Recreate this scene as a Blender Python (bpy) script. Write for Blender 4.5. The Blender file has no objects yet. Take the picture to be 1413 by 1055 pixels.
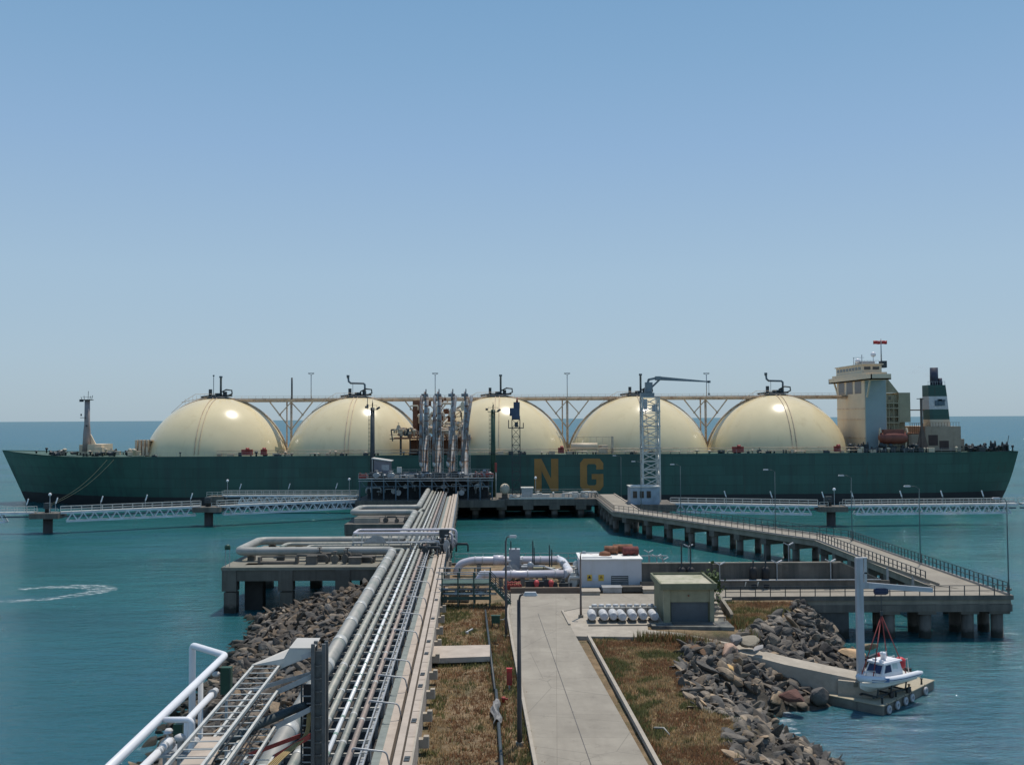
import bpy, bmesh, math, random
from mathutils import Vector, Matrix
random.seed(7)
scene = bpy.context.scene
COL = scene.collection
R = math.radians
F0, CX, CY, H = 1374.0, 706.5, 527.5, 23.3

# ------------------------------------------------------------------ camera
pitch = math.atan(49.5/F0)
roll = 0.0058
fwd = Vector((0, math.cos(pitch), math.sin(pitch)))
rt0 = Vector((1, 0, 0)); up0 = rt0.cross(fwd)
rt = (rt0*math.cos(roll) - up0*math.sin(roll)).normalized()
up = rt.cross(fwd).normalized()
cam_d = bpy.data.cameras.new('camera'); cam = bpy.data.objects.new('camera', cam_d); COL.objects.link(cam)
cam_d.sensor_width = 36.0; cam_d.lens = 36.0*F0/1413.0
cam_d.clip_start = 0.5; cam_d.clip_end = 60000
m = Matrix((( rt.x, up.x, -fwd.x, 0), (rt.y, up.y, -fwd.y, 0), (rt.z, up.z, -fwd.z, H), (0, 0, 0, 1)))
cam.matrix_world = m
scene.camera = cam

def ray(px, py): return fwd + rt*((px-CX)/F0) + up*((CY-py)/F0)
def G(px, py, z=0.0):
    r = ray(px, py); k = (z-H)/r.z
    return Vector((r.x*k, r.y*k, z))
def D(px, py, y):
    r = ray(px, py); k = y/r.y
    return Vector((r.x*k, y, H+r.z*k))
AJ = math.atan((706.5-648)/F0)
def J(t, s, z=0.0):           # the jetty's own axes: t across, s along
    return Vector((t*math.cos(AJ)-s*math.sin(AJ), t*math.sin(AJ)+s*math.cos(AJ), z))

# ------------------------------------------------------------------ mesh helper
class MB:
    def __init__(s): s.v = []; s.f = []; s.sm = []
    def add(s, vs, fs, smooth=False):
        o = len(s.v); s.v += [Vector(p) for p in vs]
        for f in fs: s.f.append([i+o for i in f]); s.sm.append(smooth)
        return s
    def box(s, c, d, rz=0.0, top=1.0):
        cx, cy, cz = c; hx, hy, hz = d[0]/2, d[1]/2, d[2]/2
        co, si = math.cos(rz), math.sin(rz); vs = []
        for z, k in ((-hz, 1), (hz, top)):
            for x, y in ((-hx, -hy), (hx, -hy), (hx, hy), (-hx, hy)):
                x *= k; y *= k
                vs.append((cx+x*co-y*si, cy+x*si+y*co, cz+z))
        return s.add(vs, [(3,2,1,0),(4,5,6,7),(0,1,5,4),(1,2,6,5),(2,3,7,6),(3,0,4,7)])
    def box2(s, a, b):
        return s.box([(a[i]+b[i])/2 for i in range(3)], [abs(b[i]-a[i]) for i in range(3)])
    def bar(s, p0, p1, w, h=None):
        h = h or w; p0 = Vector(p0); p1 = Vector(p1); d = (p1-p0)
        if d.length < 1e-6: return s
        d.normalize()
        ref = Vector((0,0,1)) if abs(d.z) < .95 else Vector((0,1,0))
        a = d.cross(ref).normalized()*w/2; b = a.cross(d).normalized()*h/2
        vs = [p+q for p in (p0, p1) for q in (-a-b, a-b, a+b, -a+b)]
        return s.add(vs, [(3,2,1,0),(4,5,6,7),(0,1,5,4),(1,2,6,5),(2,3,7,6),(3,0,4,7)])
    def tube(s, pts, r, n=8, cap=True):
        pts = [Vector(p) for p in pts]; rs = r if isinstance(r, (list, tuple)) else [r]*len(pts)
        o = len(s.v); prev = None
        for i, p in enumerate(pts):
            d = (pts[min(i+1, len(pts)-1)]-pts[max(i-1, 0)])
            if 0 < i < len(pts)-1:
                d = (pts[i+1]-p).normalized()+(p-pts[i-1]).normalized()
            d.normalize()
            if prev is None:
                ref = Vector((0,0,1)) if abs(d.z) < .9 else Vector((1,0,0))
                a = d.cross(ref).normalized()
            else:
                a = (prev-d*prev.dot(d)).normalized()
            prev = a; b = d.cross(a)
            for k in range(n):
                t = 2*math.pi*k/n
                s.v.append(p+(a*math.cos(t)+b*math.sin(t))*rs[i])
        for i in range(len(pts)-1):
            for k in range(n):
                q = (k+1) % n
                s.f.append([o+i*n+k, o+i*n+q, o+(i+1)*n+q, o+(i+1)*n+k]); s.sm.append(True)
        if cap:
            s.f.append([o+k for k in range(n)][::-1]); s.sm.append(False)
            e = o+(len(pts)-1)*n
            s.f.append([e+k for k in range(n)]); s.sm.append(False)
        return s
    def lathe(s, prof, c, n=16, axis=(0,0,1), smooth=True):
        ax = Vector(axis).normalized()
        ref = Vector((1,0,0)) if abs(ax.x) < .9 else Vector((0,1,0))
        a = ax.cross(ref).normalized(); b = ax.cross(a); c = Vector(c); o = len(s.v)
        for r, z in prof:
            for k in range(n):
                t = 2*math.pi*k/n
                s.v.append(c+ax*z+(a*math.cos(t)+b*math.sin(t))*r)
        for i in range(len(prof)-1):
            for k in range(n):
                q = (k+1) % n
                s.f.append([o+i*n+k, o+i*n+q, o+(i+1)*n+q, o+(i+1)*n+k]); s.sm.append(smooth)
        s.f.append([o+k for k in range(n)][::-1]); s.sm.append(False)
        e = o+(len(prof)-1)*n
        s.f.append([e+k for k in range(n)]); s.sm.append(False)
        return s
    def prism(s, poly, z0, z1):
        n = len(poly); z0s = z0 if isinstance(z0, (list, tuple)) else [z0]*n; z1s = z1 if isinstance(z1, (list, tuple)) else [z1]*n
        vs = [(p[0], p[1], z0s[i]) for i, p in enumerate(poly)]+[(p[0], p[1], z1s[i]) for i, p in enumerate(poly)]
        fs = [list(range(n))[::-1], [n+i for i in range(n)]]+[[i, (i+1) % n, n+(i+1) % n, n+i] for i in range(n)]
        return s.add(vs, fs)
    def slab(s, pts, th):       # outline of 3D points, extruded by the vector th
        n = len(pts); th = Vector(th)
        vs = [Vector(p) for p in pts]+[Vector(p)+th for p in pts]
        return s.add(vs, [list(range(n))[::-1], [n+i for i in range(n)]]+[[i, (i+1) % n, n+(i+1) % n, n+i] for i in range(n)])
    def build(s, name, mat, parent=None, loc=None):
        off = Vector((0,0,0)); q = parent
        while q is not None: off += q.location; q = q.parent
        if loc is not None: off = Vector(loc)
        me = bpy.data.meshes.new(name)
        me.from_pydata([tuple(p-off) for p in s.v], [], s.f)
        me.polygons.foreach_set('use_smooth', s.sm)
        bm = bmesh.new(); bm.from_mesh(me); bmesh.ops.recalc_face_normals(bm, faces=bm.faces); bm.to_mesh(me); bm.free()
        if mat: me.materials.append(mat)
        o = bpy.data.objects.new(name, me); COL.objects.link(o)
        if parent is not None: o.parent = parent
        elif loc is not None: o.location = off
        return o

def tag(o, label=None, cat=None, group=None, kind=None):
    if label: o['label'] = label
    if cat: o['category'] = cat
    if group: o['group'] = group
    if kind: o['kind'] = kind
    return o
def thing(name, label, cat, loc=(0,0,0), group=None, rz=0):
    o = bpy.data.objects.new(name, None); COL.objects.link(o)
    o.empty_display_size = .5; o.location = loc; o.rotation_euler = (0, 0, rz)
    return tag(o, label, cat, group)
def copy_tree(o, loc=None, rz=None, label=None, parent=None):
    c = o.copy(); COL.objects.link(c)
    if parent is not None: c.parent = parent
    if loc is not None: c.location = loc
    if rz is not None: c.rotation_euler = (0, 0, rz)
    if label: c['label'] = label
    for ch in list(o.children): copy_tree(ch, parent=c)
    return c
def dupmesh(o, parent, loc):
    c = o.copy(); COL.objects.link(c); c.parent = parent; c.location = loc
    return c

# ------------------------------------------------------------------ materials
def newmat(name):
    m = bpy.data.materials.new(name); m.use_nodes = True
    nt = m.node_tree; nt.nodes.clear()
    out = nt.nodes.new('ShaderNodeOutputMaterial'); b = nt.nodes.new('ShaderNodeBsdfPrincipled')
    nt.links.new(b.outputs[0], out.inputs[0])
    return m, nt, b
def N(nt, t, **k):
    n = nt.nodes.new(t)
    for a, v in k.items(): setattr(n, a, v)
    return n
def noise(nt, vec, scale, detail=4, rough=.6):
    n = N(nt, 'ShaderNodeTexNoise'); n.inputs['Scale'].default_value = scale
    n.inputs['Detail'].default_value = detail; n.inputs['Roughness'].default_value = rough
    nt.links.new(vec, n.inputs['Vector']); return n.outputs['Fac']
def ramp(nt, fac, stops):
    r = N(nt, 'ShaderNodeValToRGB'); e = r.color_ramp.elements
    while len(e) < len(stops): e.new(.5)
    for i, (p, c) in enumerate(stops):
        e[i].position = p; e[i].color = (c[0], c[1], c[2], 1)
    nt.links.new(fac, r.inputs[0]); return r.outputs[0]
def mixc(nt, fac, a, b):
    x = N(nt, 'ShaderNodeMix', data_type='RGBA')
    if isinstance(fac, float): x.inputs[0].default_value = fac
    else: nt.links.new(fac, x.inputs[0])
    for s_, i in ((a, 6), (b, 7)):
        if isinstance(s_, (tuple, list)): x.inputs[i].default_value = (s_[0], s_[1], s_[2], 1)
        else: nt.links.new(s_, x.inputs[i])
    return x.outputs[2]
def pos(nt, scale=None, rz=0.0):
    g = N(nt, 'ShaderNodeNewGeometry')
    if scale is None and rz == 0: return g.outputs['Position']
    mp = N(nt, 'ShaderNodeMapping'); nt.links.new(g.outputs['Position'], mp.inputs[0])
    mp.inputs['Scale'].default_value = scale or (1,1,1); mp.inputs['Rotation'].default_value = (0, 0, rz)
    return mp.outputs[0]
def sc(c, k): return tuple(min(1, x*k) for x in c)
def M(name, col, rough=.7, metal=0.0, var=.22, scale=.6, bump=0.0, bscale=6, stain=None, stain_lo=.55, stain_hi=.75, streak=False, sscale=1.0, spec=.5, wet=False):
    m, nt, b = newmat(name); p = pos(nt)
    c = ramp(nt, noise(nt, p, scale, 5), [(.3, sc(col, 1-var)), (.7, sc(col, 1+var))])
    if stain:
        sp = pos(nt, (sscale, sscale, sscale*.06)) if streak else p
        f = ramp(nt, noise(nt, sp, .9 if streak else sscale, 6, .7), [(stain_lo, (0,0,0)), (stain_hi, (1,1,1))])
        c = mixc(nt, f, c, stain)
    if wet:
        sz = N(nt, 'ShaderNodeSeparateXYZ'); nt.links.new(p, sz.inputs[0]); ad = N(nt, 'ShaderNodeMath', operation='MULTIPLY_ADD')
        nt.links.new(noise(nt, p, 1.5, 4), ad.inputs[0]); ad.inputs[1].default_value = -.9; nt.links.new(sz.outputs[2], ad.inputs[2])
        mr = N(nt, 'ShaderNodeMapRange'); mr.inputs[1].default_value = .15; mr.inputs[2].default_value = .6; nt.links.new(ad.outputs[0], mr.inputs[0])
        c = mixc(nt, mr.outputs[0], (.022,.024,.018), c)
    nt.links.new(c, b.inputs['Base Color'])
    b.inputs['Roughness'].default_value = rough; b.inputs['Metallic'].default_value = metal
    b.inputs['Specular IOR Level'].default_value = spec
    if bump:
        bp = N(nt, 'ShaderNodeBump'); bp.inputs['Strength'].default_value = bump; bp.inputs['Distance'].default_value = .1
        nt.links.new(noise(nt, p, bscale, 5), bp.inputs['Height']); nt.links.new(bp.outputs[0], b.inputs['Normal'])
    return m

hull_green = M('hull_green', (.026,.098,.078), .5, var=.16, scale=.05, stain=(.022,.055,.052), streak=True, sscale=.5, stain_lo=.45, stain_hi=.8)
hull_black = M('hull_black', (.012,.016,.018), .6)
def plates(m, w_, h_, k):
    nt = m.node_tree; b = [n for n in nt.nodes if n.type == 'BSDF_PRINCIPLED'][0]; src = b.inputs['Base Color'].links[0].from_socket
    g = N(nt, 'ShaderNodeNewGeometry'); sp = N(nt, 'ShaderNodeSeparateXYZ'); nt.links.new(g.outputs['Position'], sp.inputs[0]); cb = N(nt, 'ShaderNodeCombineXYZ')
    nt.links.new(sp.outputs[0], cb.inputs[0]); nt.links.new(sp.outputs[2], cb.inputs[1])
    br = N(nt, 'ShaderNodeTexBrick'); br.inputs['Scale'].default_value = 1; br.inputs['Brick Width'].default_value = w_; br.inputs['Row Height'].default_value = h_; br.inputs['Mortar Size'].default_value = .11
    br.inputs['Color1'].default_value = (1,1,1,1); br.inputs['Color2'].default_value = (.76,.80,.80,1); br.inputs['Mortar'].default_value = (k,k,k,1); nt.links.new(cb.outputs[0], br.inputs['Vector'])
    mm = N(nt, 'ShaderNodeMix', data_type='RGBA', blend_type='MULTIPLY'); mm.inputs[0].default_value = 1; nt.links.new(src, mm.inputs[6]); nt.links.new(br.outputs[0], mm.inputs[7])
    f = ramp(nt, noise(nt, pos(nt, (.35,.35,.03)), 1.3, 6, .75), [(.60, (0,0,0)), (.74, (1,1,1))])
    nt.links.new(mixc(nt, f, mm.outputs[2], (.05,.045,.035)), b.inputs['Base Color'])
plates(hull_green, 9.5, 2.6, .72)
deck_green = M('deck_green', (.05,.10,.08), .8)
cream = M('dome_cream', (.74,.62,.385), .21, var=.05, scale=.15, stain=(.58,.46,.26), streak=True, sscale=.35, stain_lo=.55, stain_hi=.9, spec=.28)
cream_d = M('cream_trim', (.60,.47,.34), .6, var=.18, scale=.4, stain=(.28,.13,.06), sscale=.6, stain_lo=.5, stain_hi=.75)
house_cream = M('house_cream', (.64,.52,.37), .6, var=.07, scale=.2, stain=(.50,.36,.22), streak=True, sscale=.6, stain_lo=.6, stain_hi=.9)
house_shade = M('house_shade', (.28,.355,.36), .6, var=.08, scale=.2, stain=(.4,.36,.3), streak=True, sscale=.6, stain_lo=.6, stain_hi=.9)  # bluish shade of the house side put into its base colour
dark_glass = M('dark_glass', (.05,.045,.04), .15)
dark_steel = M('dark_steel', (.035,.045,.05), .55, var=.3)
blue_steel = M('blue_steel', (.07,.11,.14), .5, var=.3)
ochre = M('ochre_letter', (.36,.175,.045), .6, var=.15, scale=.3, stain=(.12,.12,.06), streak=True, sscale=.5, stain_lo=.55, stain_hi=.9)
red = M('red_paint', (.42,.03,.03), .5)
red_dull = M('red_dull', (.30,.045,.035), .6)
orange = M('lifeboat_orange', (.20,.055,.035), .5)
rust = M('rust', (.20,.085,.045), .85, var=.4, scale=2)
white = M('white_paint', (.74,.74,.76), .4, var=.06)
white_old = M('white_worn', (.52,.515,.51), .5, var=.12, scale=1.0, stain=(.34,.30,.25), streak=True, sscale=1.2, stain_lo=.55, stain_hi=.85)
lav = M('pale_pipe', (.58,.55,.59), .3, var=.08, metal=.0, scale=1.2)
steel = M('galvanised', (.36,.37,.38), .45, metal=.35, var=.2, scale=2)
steel_l = M('galvanised_light', (.55,.54,.50), .5, metal=.2, var=.15, scale=2)
arm_grey = M('arm_grey', (.23,.255,.28), .6, metal=.0, var=.25, scale=.6, stain=(.17,.085,.045), sscale=.9, stain_lo=.46, stain_hi=.64)
concrete = M('concrete', (.24,.215,.175), .9, var=.2, scale=.5, bump=.2, stain=(.14,.125,.10), streak=True, sscale=.9, stain_lo=.45, stain_hi=.8, wet=True)
concrete_d = M('concrete_dark', (.145,.128,.108), .9, var=.25, scale=.5, bump=.2, stain=(.06,.06,.055), streak=True, sscale=.9, stain_lo=.4, stain_hi=.75, wet=True)
concrete_l = M('concrete_light', (.37,.325,.265), .9, var=.15, scale=.8, bump=.15, stain=(.28,.25,.2), sscale=1.3, stain_lo=.5, stain_hi=.8)
pink_c = M('pink_concrete', (.43,.365,.305), .9, var=.12, scale=.7, bump=.1, stain=(.33,.27,.22), sscale=1.1, stain_lo=.5, stain_hi=.8)
kiosk_m = M('kiosk_render', (.18,.185,.12), .9, var=.18, scale=.8, stain=(.12,.13,.08), streak=True, sscale=1.2, stain_lo=.5, stain_hi=.8)
kiosk_l = M('kiosk_pale', (.27,.26,.175), .9, var=.15, scale=.8, stain=(.2,.19,.13), streak=True, sscale=1.2, stain_lo=.55, stain_hi=.85)
shutter = M('roller_shutter', (.09,.11,.125), .5, var=.2)
green_st = M('green_steel', (.035,.075,.06), .6, var=.3)
green_dk = M('dark_green', (.012,.055,.032), .5)
clad = M('pipe_cladding', (.33,.32,.29), .55, metal=.05, var=.12, scale=.35, stain=(.25,.27,.24), sscale=.5, stain_lo=.5, stain_hi=.6)
clad2 = M('pipe_cladding_green', (.33,.32,.275), .55, metal=.1, var=.15, scale=.8, stain=(.22,.245,.21), sscale=.9, stain_lo=.5, stain_hi=.62)
clad_r = M('pipe_cladding_rusty', (.34,.26,.22), .6, metal=.1, var=.15, scale=.8, stain=(.26,.22,.18), sscale=.9, stain_lo=.5, stain_hi=.62)
clad_l = M('pipe_band', (.46,.455,.43), .45, metal=.1, var=.1)
tube_w = M('pipe_white_shiny', (.80,.80,.78), .25, var=.05)
grey_walk = M('walk_grating', (.20,.23,.22), .8, var=.2, scale=1.5)
black = M('black_rubber', (.02,.02,.022), .7)
tyre_w = M('tyre_pale', (.42,.43,.45), .8, var=.2)
navy = M('navy_glass', (.012,.02,.08), .15)
blue_p = M('blue_paint', (.015,.025,.07), .45)
yellow = M('yellow_sign', (.62,.40,.05), .6)
sling_m = M('red_sling', (.25,.05,.05), .8)
rope_m = M('mooring_rope', (.05,.065,.04), .9)
leaf_m = M('leaf', (.07,.10,.03), .8, var=.5, scale=3)

def rockmat(name, a, b_, c_):
    m, nt, b = newmat(name); p = pos(nt)
    oi = N(nt, 'ShaderNodeObjectInfo')
    geo = N(nt, 'ShaderNodeNewGeometry')
    c = ramp(nt, noise(nt, p, .9, 2), [(.30, a), (.55, b_), (.75, c_)])
    c2 = ramp(nt, geo.outputs['Random Per Island'], [(0, (.40,.40,.42)), (.65, (1,1,1)), (1, (1.9,1.65,1.35))])
    mm = N(nt, 'ShaderNodeMix', data_type='RGBA', blend_type='MULTIPLY'); mm.inputs[0].default_value = 1
    nt.links.new(c, mm.inputs[6]); nt.links.new(c2, mm.inputs[7])
    c3 = ramp(nt, oi.outputs['Random'], [(0, (.5,.5,.51)), (.7, (1,1,1)), (1, (1.9,1.65,1.35))])
    m3 = N(nt, 'ShaderNodeMix', data_type='RGBA', blend_type='MULTIPLY'); m3.inputs[0].default_value = 1
    nt.links.new(mm.outputs[2], m3.inputs[6]); nt.links.new(c3, m3.inputs[7])
    sx = N(nt, 'ShaderNodeSeparateXYZ'); nt.links.new(p, sx.inputs[0])
    wt = N(nt, 'ShaderNodeMapRange'); wt.inputs[1].default_value = .25; wt.inputs[2].default_value = .75; nt.links.new(sx.outputs[2], wt.inputs[0])
    cw = mixc(nt, wt.outputs[0], (.018,.020,.014), m3.outputs[2])
    nt.links.new(cw, b.inputs['Base Color']); b.inputs['Roughness'].default_value = .85
    bp = N(nt, 'ShaderNodeBump'); bp.inputs['Strength'].default_value = .6; bp.inputs['Distance'].default_value = .12
    nt.links.new(noise(nt, p, 4, 6), bp.inputs['Height']); nt.links.new(bp.outputs[0], b.inputs['Normal'])
    return m
rock_dark = rockmat('basalt_rock', (.06,.056,.052), (.125,.115,.103), (.24,.215,.185))
rock_tan = rockmat('tan_rock', (.12,.095,.07), (.22,.175,.13), (.34,.28,.21))

# grass-covered ground
def ground_mat():
    m, nt, b = newmat('dry_grass_ground'); p = pos(nt)
    dry = ramp(nt, noise(nt, p, .9, 8, .75), [(.32, (.12,.088,.05)), (.5, (.235,.162,.09)), (.68, (.34,.245,.145))])
    grn = ramp(nt, noise(nt, p, 1.3, 8, .75), [(.3, (.03,.035,.014)), (.7, (.10,.105,.04))])
    f = ramp(nt, noise(nt, p, .22, 5, .65), [(.49, (0,0,0)), (.67, (.9,.9,.9))])
    c = mixc(nt, f, dry, grn)
    sx = N(nt, 'ShaderNodeSeparateXYZ'); nt.links.new(p, sx.inputs[0])
    mr = N(nt, 'ShaderNodeMapRange'); mr.inputs[1].default_value = 3.55; mr.inputs[2].default_value = 3.95
    nt.links.new(sx.outputs[2], mr.inputs[0])
    dirt = ramp(nt, noise(nt, p, 1.5, 6, .7), [(.3, (.03,.028,.025)), (.7, (.11,.095,.075))])
    c = mixc(nt, mr.outputs[0], dirt, c)
    nt.links.new(c, b.inputs['Base Color']); b.inputs['Roughness'].default_value = .95
    bp = N(nt, 'ShaderNodeBump'); bp.inputs['Strength'].default_value = .8; bp.inputs['Distance'].default_value = .25
    nt.links.new(noise(nt, p, 3.5, 8, .8), bp.inputs['Height']); nt.links.new(bp.outputs[0], b.inputs['Normal'])
    return m
def road_mat():
    m, nt, b = newmat('concrete_road'); p = pos(nt)
    c = ramp(nt, noise(nt, p, .35, 6, .65), [(.3, (.25,.222,.18)), (.7, (.335,.30,.245))])
    f = ramp(nt, noise(nt, pos(nt, (1.0,.22,1), AJ), .5, 5), [(.5, (0,0,0)), (.8, (1,1,1))])
    c = mixc(nt, f, c, (.225,.198,.16))
    f2 = ramp(nt, noise(nt, p, .9, 8, .75), [(.56, (0,0,0)), (.68, (.55,.55,.55))]); c = mixc(nt, f2, c, (.17,.148,.12))
    vo = N(nt, 'ShaderNodeTexVoronoi', feature='DISTANCE_TO_EDGE'); vo.inputs['Scale'].default_value = .16; nt.links.new(p, vo.inputs['Vector'])
    f3 = ramp(nt, vo.outputs[0], [(.0, (.5,.5,.5)), (.006, (0,0,0))]); c = mixc(nt, f3, c, (.10,.09,.075))
    q = pos(nt, None, AJ)
    br = N(nt, 'ShaderNodeTexBrick'); br.offset = 0
    br.inputs['Scale'].default_value = 1; br.inputs['Brick Width'].default_value = 60; br.inputs['Row Height'].default_value = 4.6
    br.inputs['Mortar Size'].default_value = .018; br.inputs['Color1'].default_value = (1,1,1,1); br.inputs['Color2'].default_value = (.93,.93,.93,1)
    br.inputs['Mortar'].default_value = (.72,.71,.7,1)
    nt.links.new(q, br.inputs['Vector'])
    mm = N(nt, 'ShaderNodeMix', data_type='RGBA', blend_type='MULTIPLY'); mm.inputs[0].default_value = 1
    nt.links.new(c, mm.inputs[6]); nt.links.new(br.outputs[0], mm.inputs[7])
    nt.links.new(mm.outputs[2], b.inputs['Base Color']); b.inputs['Roughness'].default_value = .9
    bp = N(nt, 'ShaderNodeBump'); bp.inputs['Strength'].default_value = .2; bp.inputs['Distance'].default_value = .05
    nt.links.new(noise(nt, p, 9, 6), bp.inputs['Height']); nt.links.new(bp.outputs[0], b.inputs['Normal'])
    return m
def water_mat():
    m, nt, b = newmat('sea_water'); p = pos(nt)
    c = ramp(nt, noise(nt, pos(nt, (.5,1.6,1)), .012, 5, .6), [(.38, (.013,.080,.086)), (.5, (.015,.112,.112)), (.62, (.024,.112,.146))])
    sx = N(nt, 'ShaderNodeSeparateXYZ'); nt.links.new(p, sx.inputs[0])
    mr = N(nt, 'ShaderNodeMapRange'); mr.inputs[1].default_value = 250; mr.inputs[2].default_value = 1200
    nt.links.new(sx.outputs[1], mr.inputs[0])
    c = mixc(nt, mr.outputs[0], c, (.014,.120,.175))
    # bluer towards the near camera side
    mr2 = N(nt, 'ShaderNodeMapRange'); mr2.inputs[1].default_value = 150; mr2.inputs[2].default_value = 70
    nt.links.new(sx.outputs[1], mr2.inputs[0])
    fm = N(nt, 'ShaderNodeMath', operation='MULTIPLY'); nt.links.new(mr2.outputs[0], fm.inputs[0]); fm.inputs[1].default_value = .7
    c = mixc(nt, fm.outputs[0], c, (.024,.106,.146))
    n1 = noise(nt, pos(nt, (.5,1.0,1), R(-14)), 1.1, 6, .68)
    n2 = noise(nt, pos(nt, (.35,1.0,1), R(-20)), .22, 4, .55)
    n3 = noise(nt, pos(nt, (.6,1.0,1), R(12)), .05, 3, .5)
    ad = N(nt, 'ShaderNodeMath', operation='MULTIPLY_ADD'); nt.links.new(n2, ad.inputs[0]); ad.inputs[1].default_value = 2.6; nt.links.new(n1, ad.inputs[2])
    ad2 = N(nt, 'ShaderNodeMath', operation='MULTIPLY_ADD'); nt.links.new(n3, ad2.inputs[0]); ad2.inputs[1].default_value = 5.0; nt.links.new(ad.outputs[0], ad2.inputs[2])
    bp = N(nt, 'ShaderNodeBump'); bp.inputs['Strength'].default_value = 1.0; bp.inputs['Distance'].default_value = .26
    nt.links.new(ad2.outputs[0], bp.inputs['Height'])
    bp2 = N(nt, 'ShaderNodeBump'); bp2.inputs['Strength'].default_value = 1.0; bp2.inputs['Distance'].default_value = .75
    nt.links.new(noise(nt, pos(nt, (.7,1.0,1), R(9)), .95, 2, .5), bp2.inputs['Height']); nt.links.new(bp.outputs[0], bp2.inputs['Normal'])
    df = N(nt, 'ShaderNodeBsdfDiffuse'); nt.links.new(c, df.inputs[0]); nt.links.new(bp.outputs[0], df.inputs['Normal'])
    gl = N(nt, 'ShaderNodeBsdfGlossy'); gl.inputs['Roughness'].default_value = .10; nt.links.new(bp.outputs[0], gl.inputs['Normal'])
    gs = N(nt, 'ShaderNodeBsdfGlossy'); gs.inputs['Roughness'].default_value = .025; nt.links.new(bp2.outputs[0], gs.inputs['Normal'])
    fr = N(nt, 'ShaderNodeFresnel'); fr.inputs[0].default_value = 1.33; nt.links.new(bp.outputs[0], fr.inputs['Normal'])
    mr3 = N(nt, 'ShaderNodeMapRange'); mr3.inputs[1].default_value = .02; mr3.inputs[2].default_value = .55; mr3.inputs[3].default_value = .04; mr3.inputs[4].default_value = .42; nt.links.new(fr.outputs[0], mr3.inputs[0])
    m1 = N(nt, 'ShaderNodeMixShader'); nt.links.new(mr3.outputs[0], m1.inputs[0]); nt.links.new(df.outputs[0], m1.inputs[1]); nt.links.new(gl.outputs[0], m1.inputs[2])
    m2 = N(nt, 'ShaderNodeMixShader'); m2.inputs[0].default_value = .08; nt.links.new(m1.outputs[0], m2.inputs[1]); nt.links.new(gs.outputs[0], m2.inputs[2])
    out = [n for n in nt.nodes if n.type == 'OUTPUT_MATERIAL'][0]; nt.links.new(m2.outputs[0], out.inputs[0]); nt.nodes.remove(b)
    return m
ground_m = ground_mat(); road_m = road_mat(); water_m = water_mat()

# ------------------------------------------------------------------ world and sun
SUN = Vector((.15, .30, .945)).normalized()
el = math.asin(SUN.z); az = math.atan2(SUN.x, SUN.y)
w = bpy.data.worlds.new('World'); scene.world = w; w.use_nodes = True
nt = w.node_tree; nt.nodes.clear()
sky = nt.nodes.new('ShaderNodeTexSky'); sky.sky_type = 'NISHITA'; sky.sun_disc = False
sky.sun_elevation = el; sky.sun_rotation = az; sky.altitude = 0; sky.air_density = 1.0; sky.dust_density = 0.6; sky.ozone_density = 2.5
# summer haze: the clear sky is blended with a pale blue band that deepens with elevation
tc = nt.nodes.new('ShaderNodeTexCoord'); sp = nt.nodes.new('ShaderNodeSeparateXYZ'); nt.links.new(tc.outputs['Generated'], sp.inputs[0])
hz = ramp(nt, sp.outputs[2], [(0, (.385,.505,.595)), (.06, (.395,.53,.65)), (.14, (.375,.53,.68)), (.26, (.285,.455,.675)), (.34, (.23,.41,.63)), (.42, (.185,.365,.59)), (1, (.08,.18,.40))])
k12 = nt.nodes.new('ShaderNodeMix'); k12.data_type = 'RGBA'; k12.blend_type = 'MULTIPLY'; k12.inputs[0].default_value = 1; k12.inputs[7].default_value = (11.4, 11.4, 11.4, 1)
k12.clamp_result = False; nt.links.new(hz, k12.inputs[6])
sk = mixc(nt, .85, sky.outputs[0], k12.outputs[2])
bg = nt.nodes.new('ShaderNodeBackground'); bg.inputs[1].default_value = .088
out = nt.nodes.new('ShaderNodeOutputWorld')
nt.links.new(sk, bg.inputs[0]); nt.links.new(bg.outputs[0], out.inputs[0])
sd = bpy.data.lights.new('sun', 'SUN'); sd.energy = 3.7; sd.angle = R(.5); sd.color = (1, .93, .82)
so = bpy.data.objects.new('sun', sd); COL.objects.link(so)
so.rotation_euler = (-SUN).to_track_quat('-Z', 'Y').to_euler()
scene.view_settings.view_transform = 'Standard'; scene.view_settings.look = 'None'
scene.view_settings.exposure = 0; scene.view_settings.gamma = 1

# ------------------------------------------------------------------ setting: sea, ground, road
def sea():
    mb = MB(); ys = [-400, 20, 400, 1500, 6000, 40000]; xs = [-40000, -6000, -1500, -300, 300, 1500, 6000, 40000]
    vs = [(x, y, 0) for y in ys for x in xs]; n = len(xs)
    mb.add(vs, [(j*n+i, j*n+i+1, (j+1)*n+i+1, (j+1)*n+i) for j in range(len(ys)-1) for i in range(n-1)])
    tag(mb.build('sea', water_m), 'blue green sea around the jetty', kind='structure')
sea()

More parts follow.
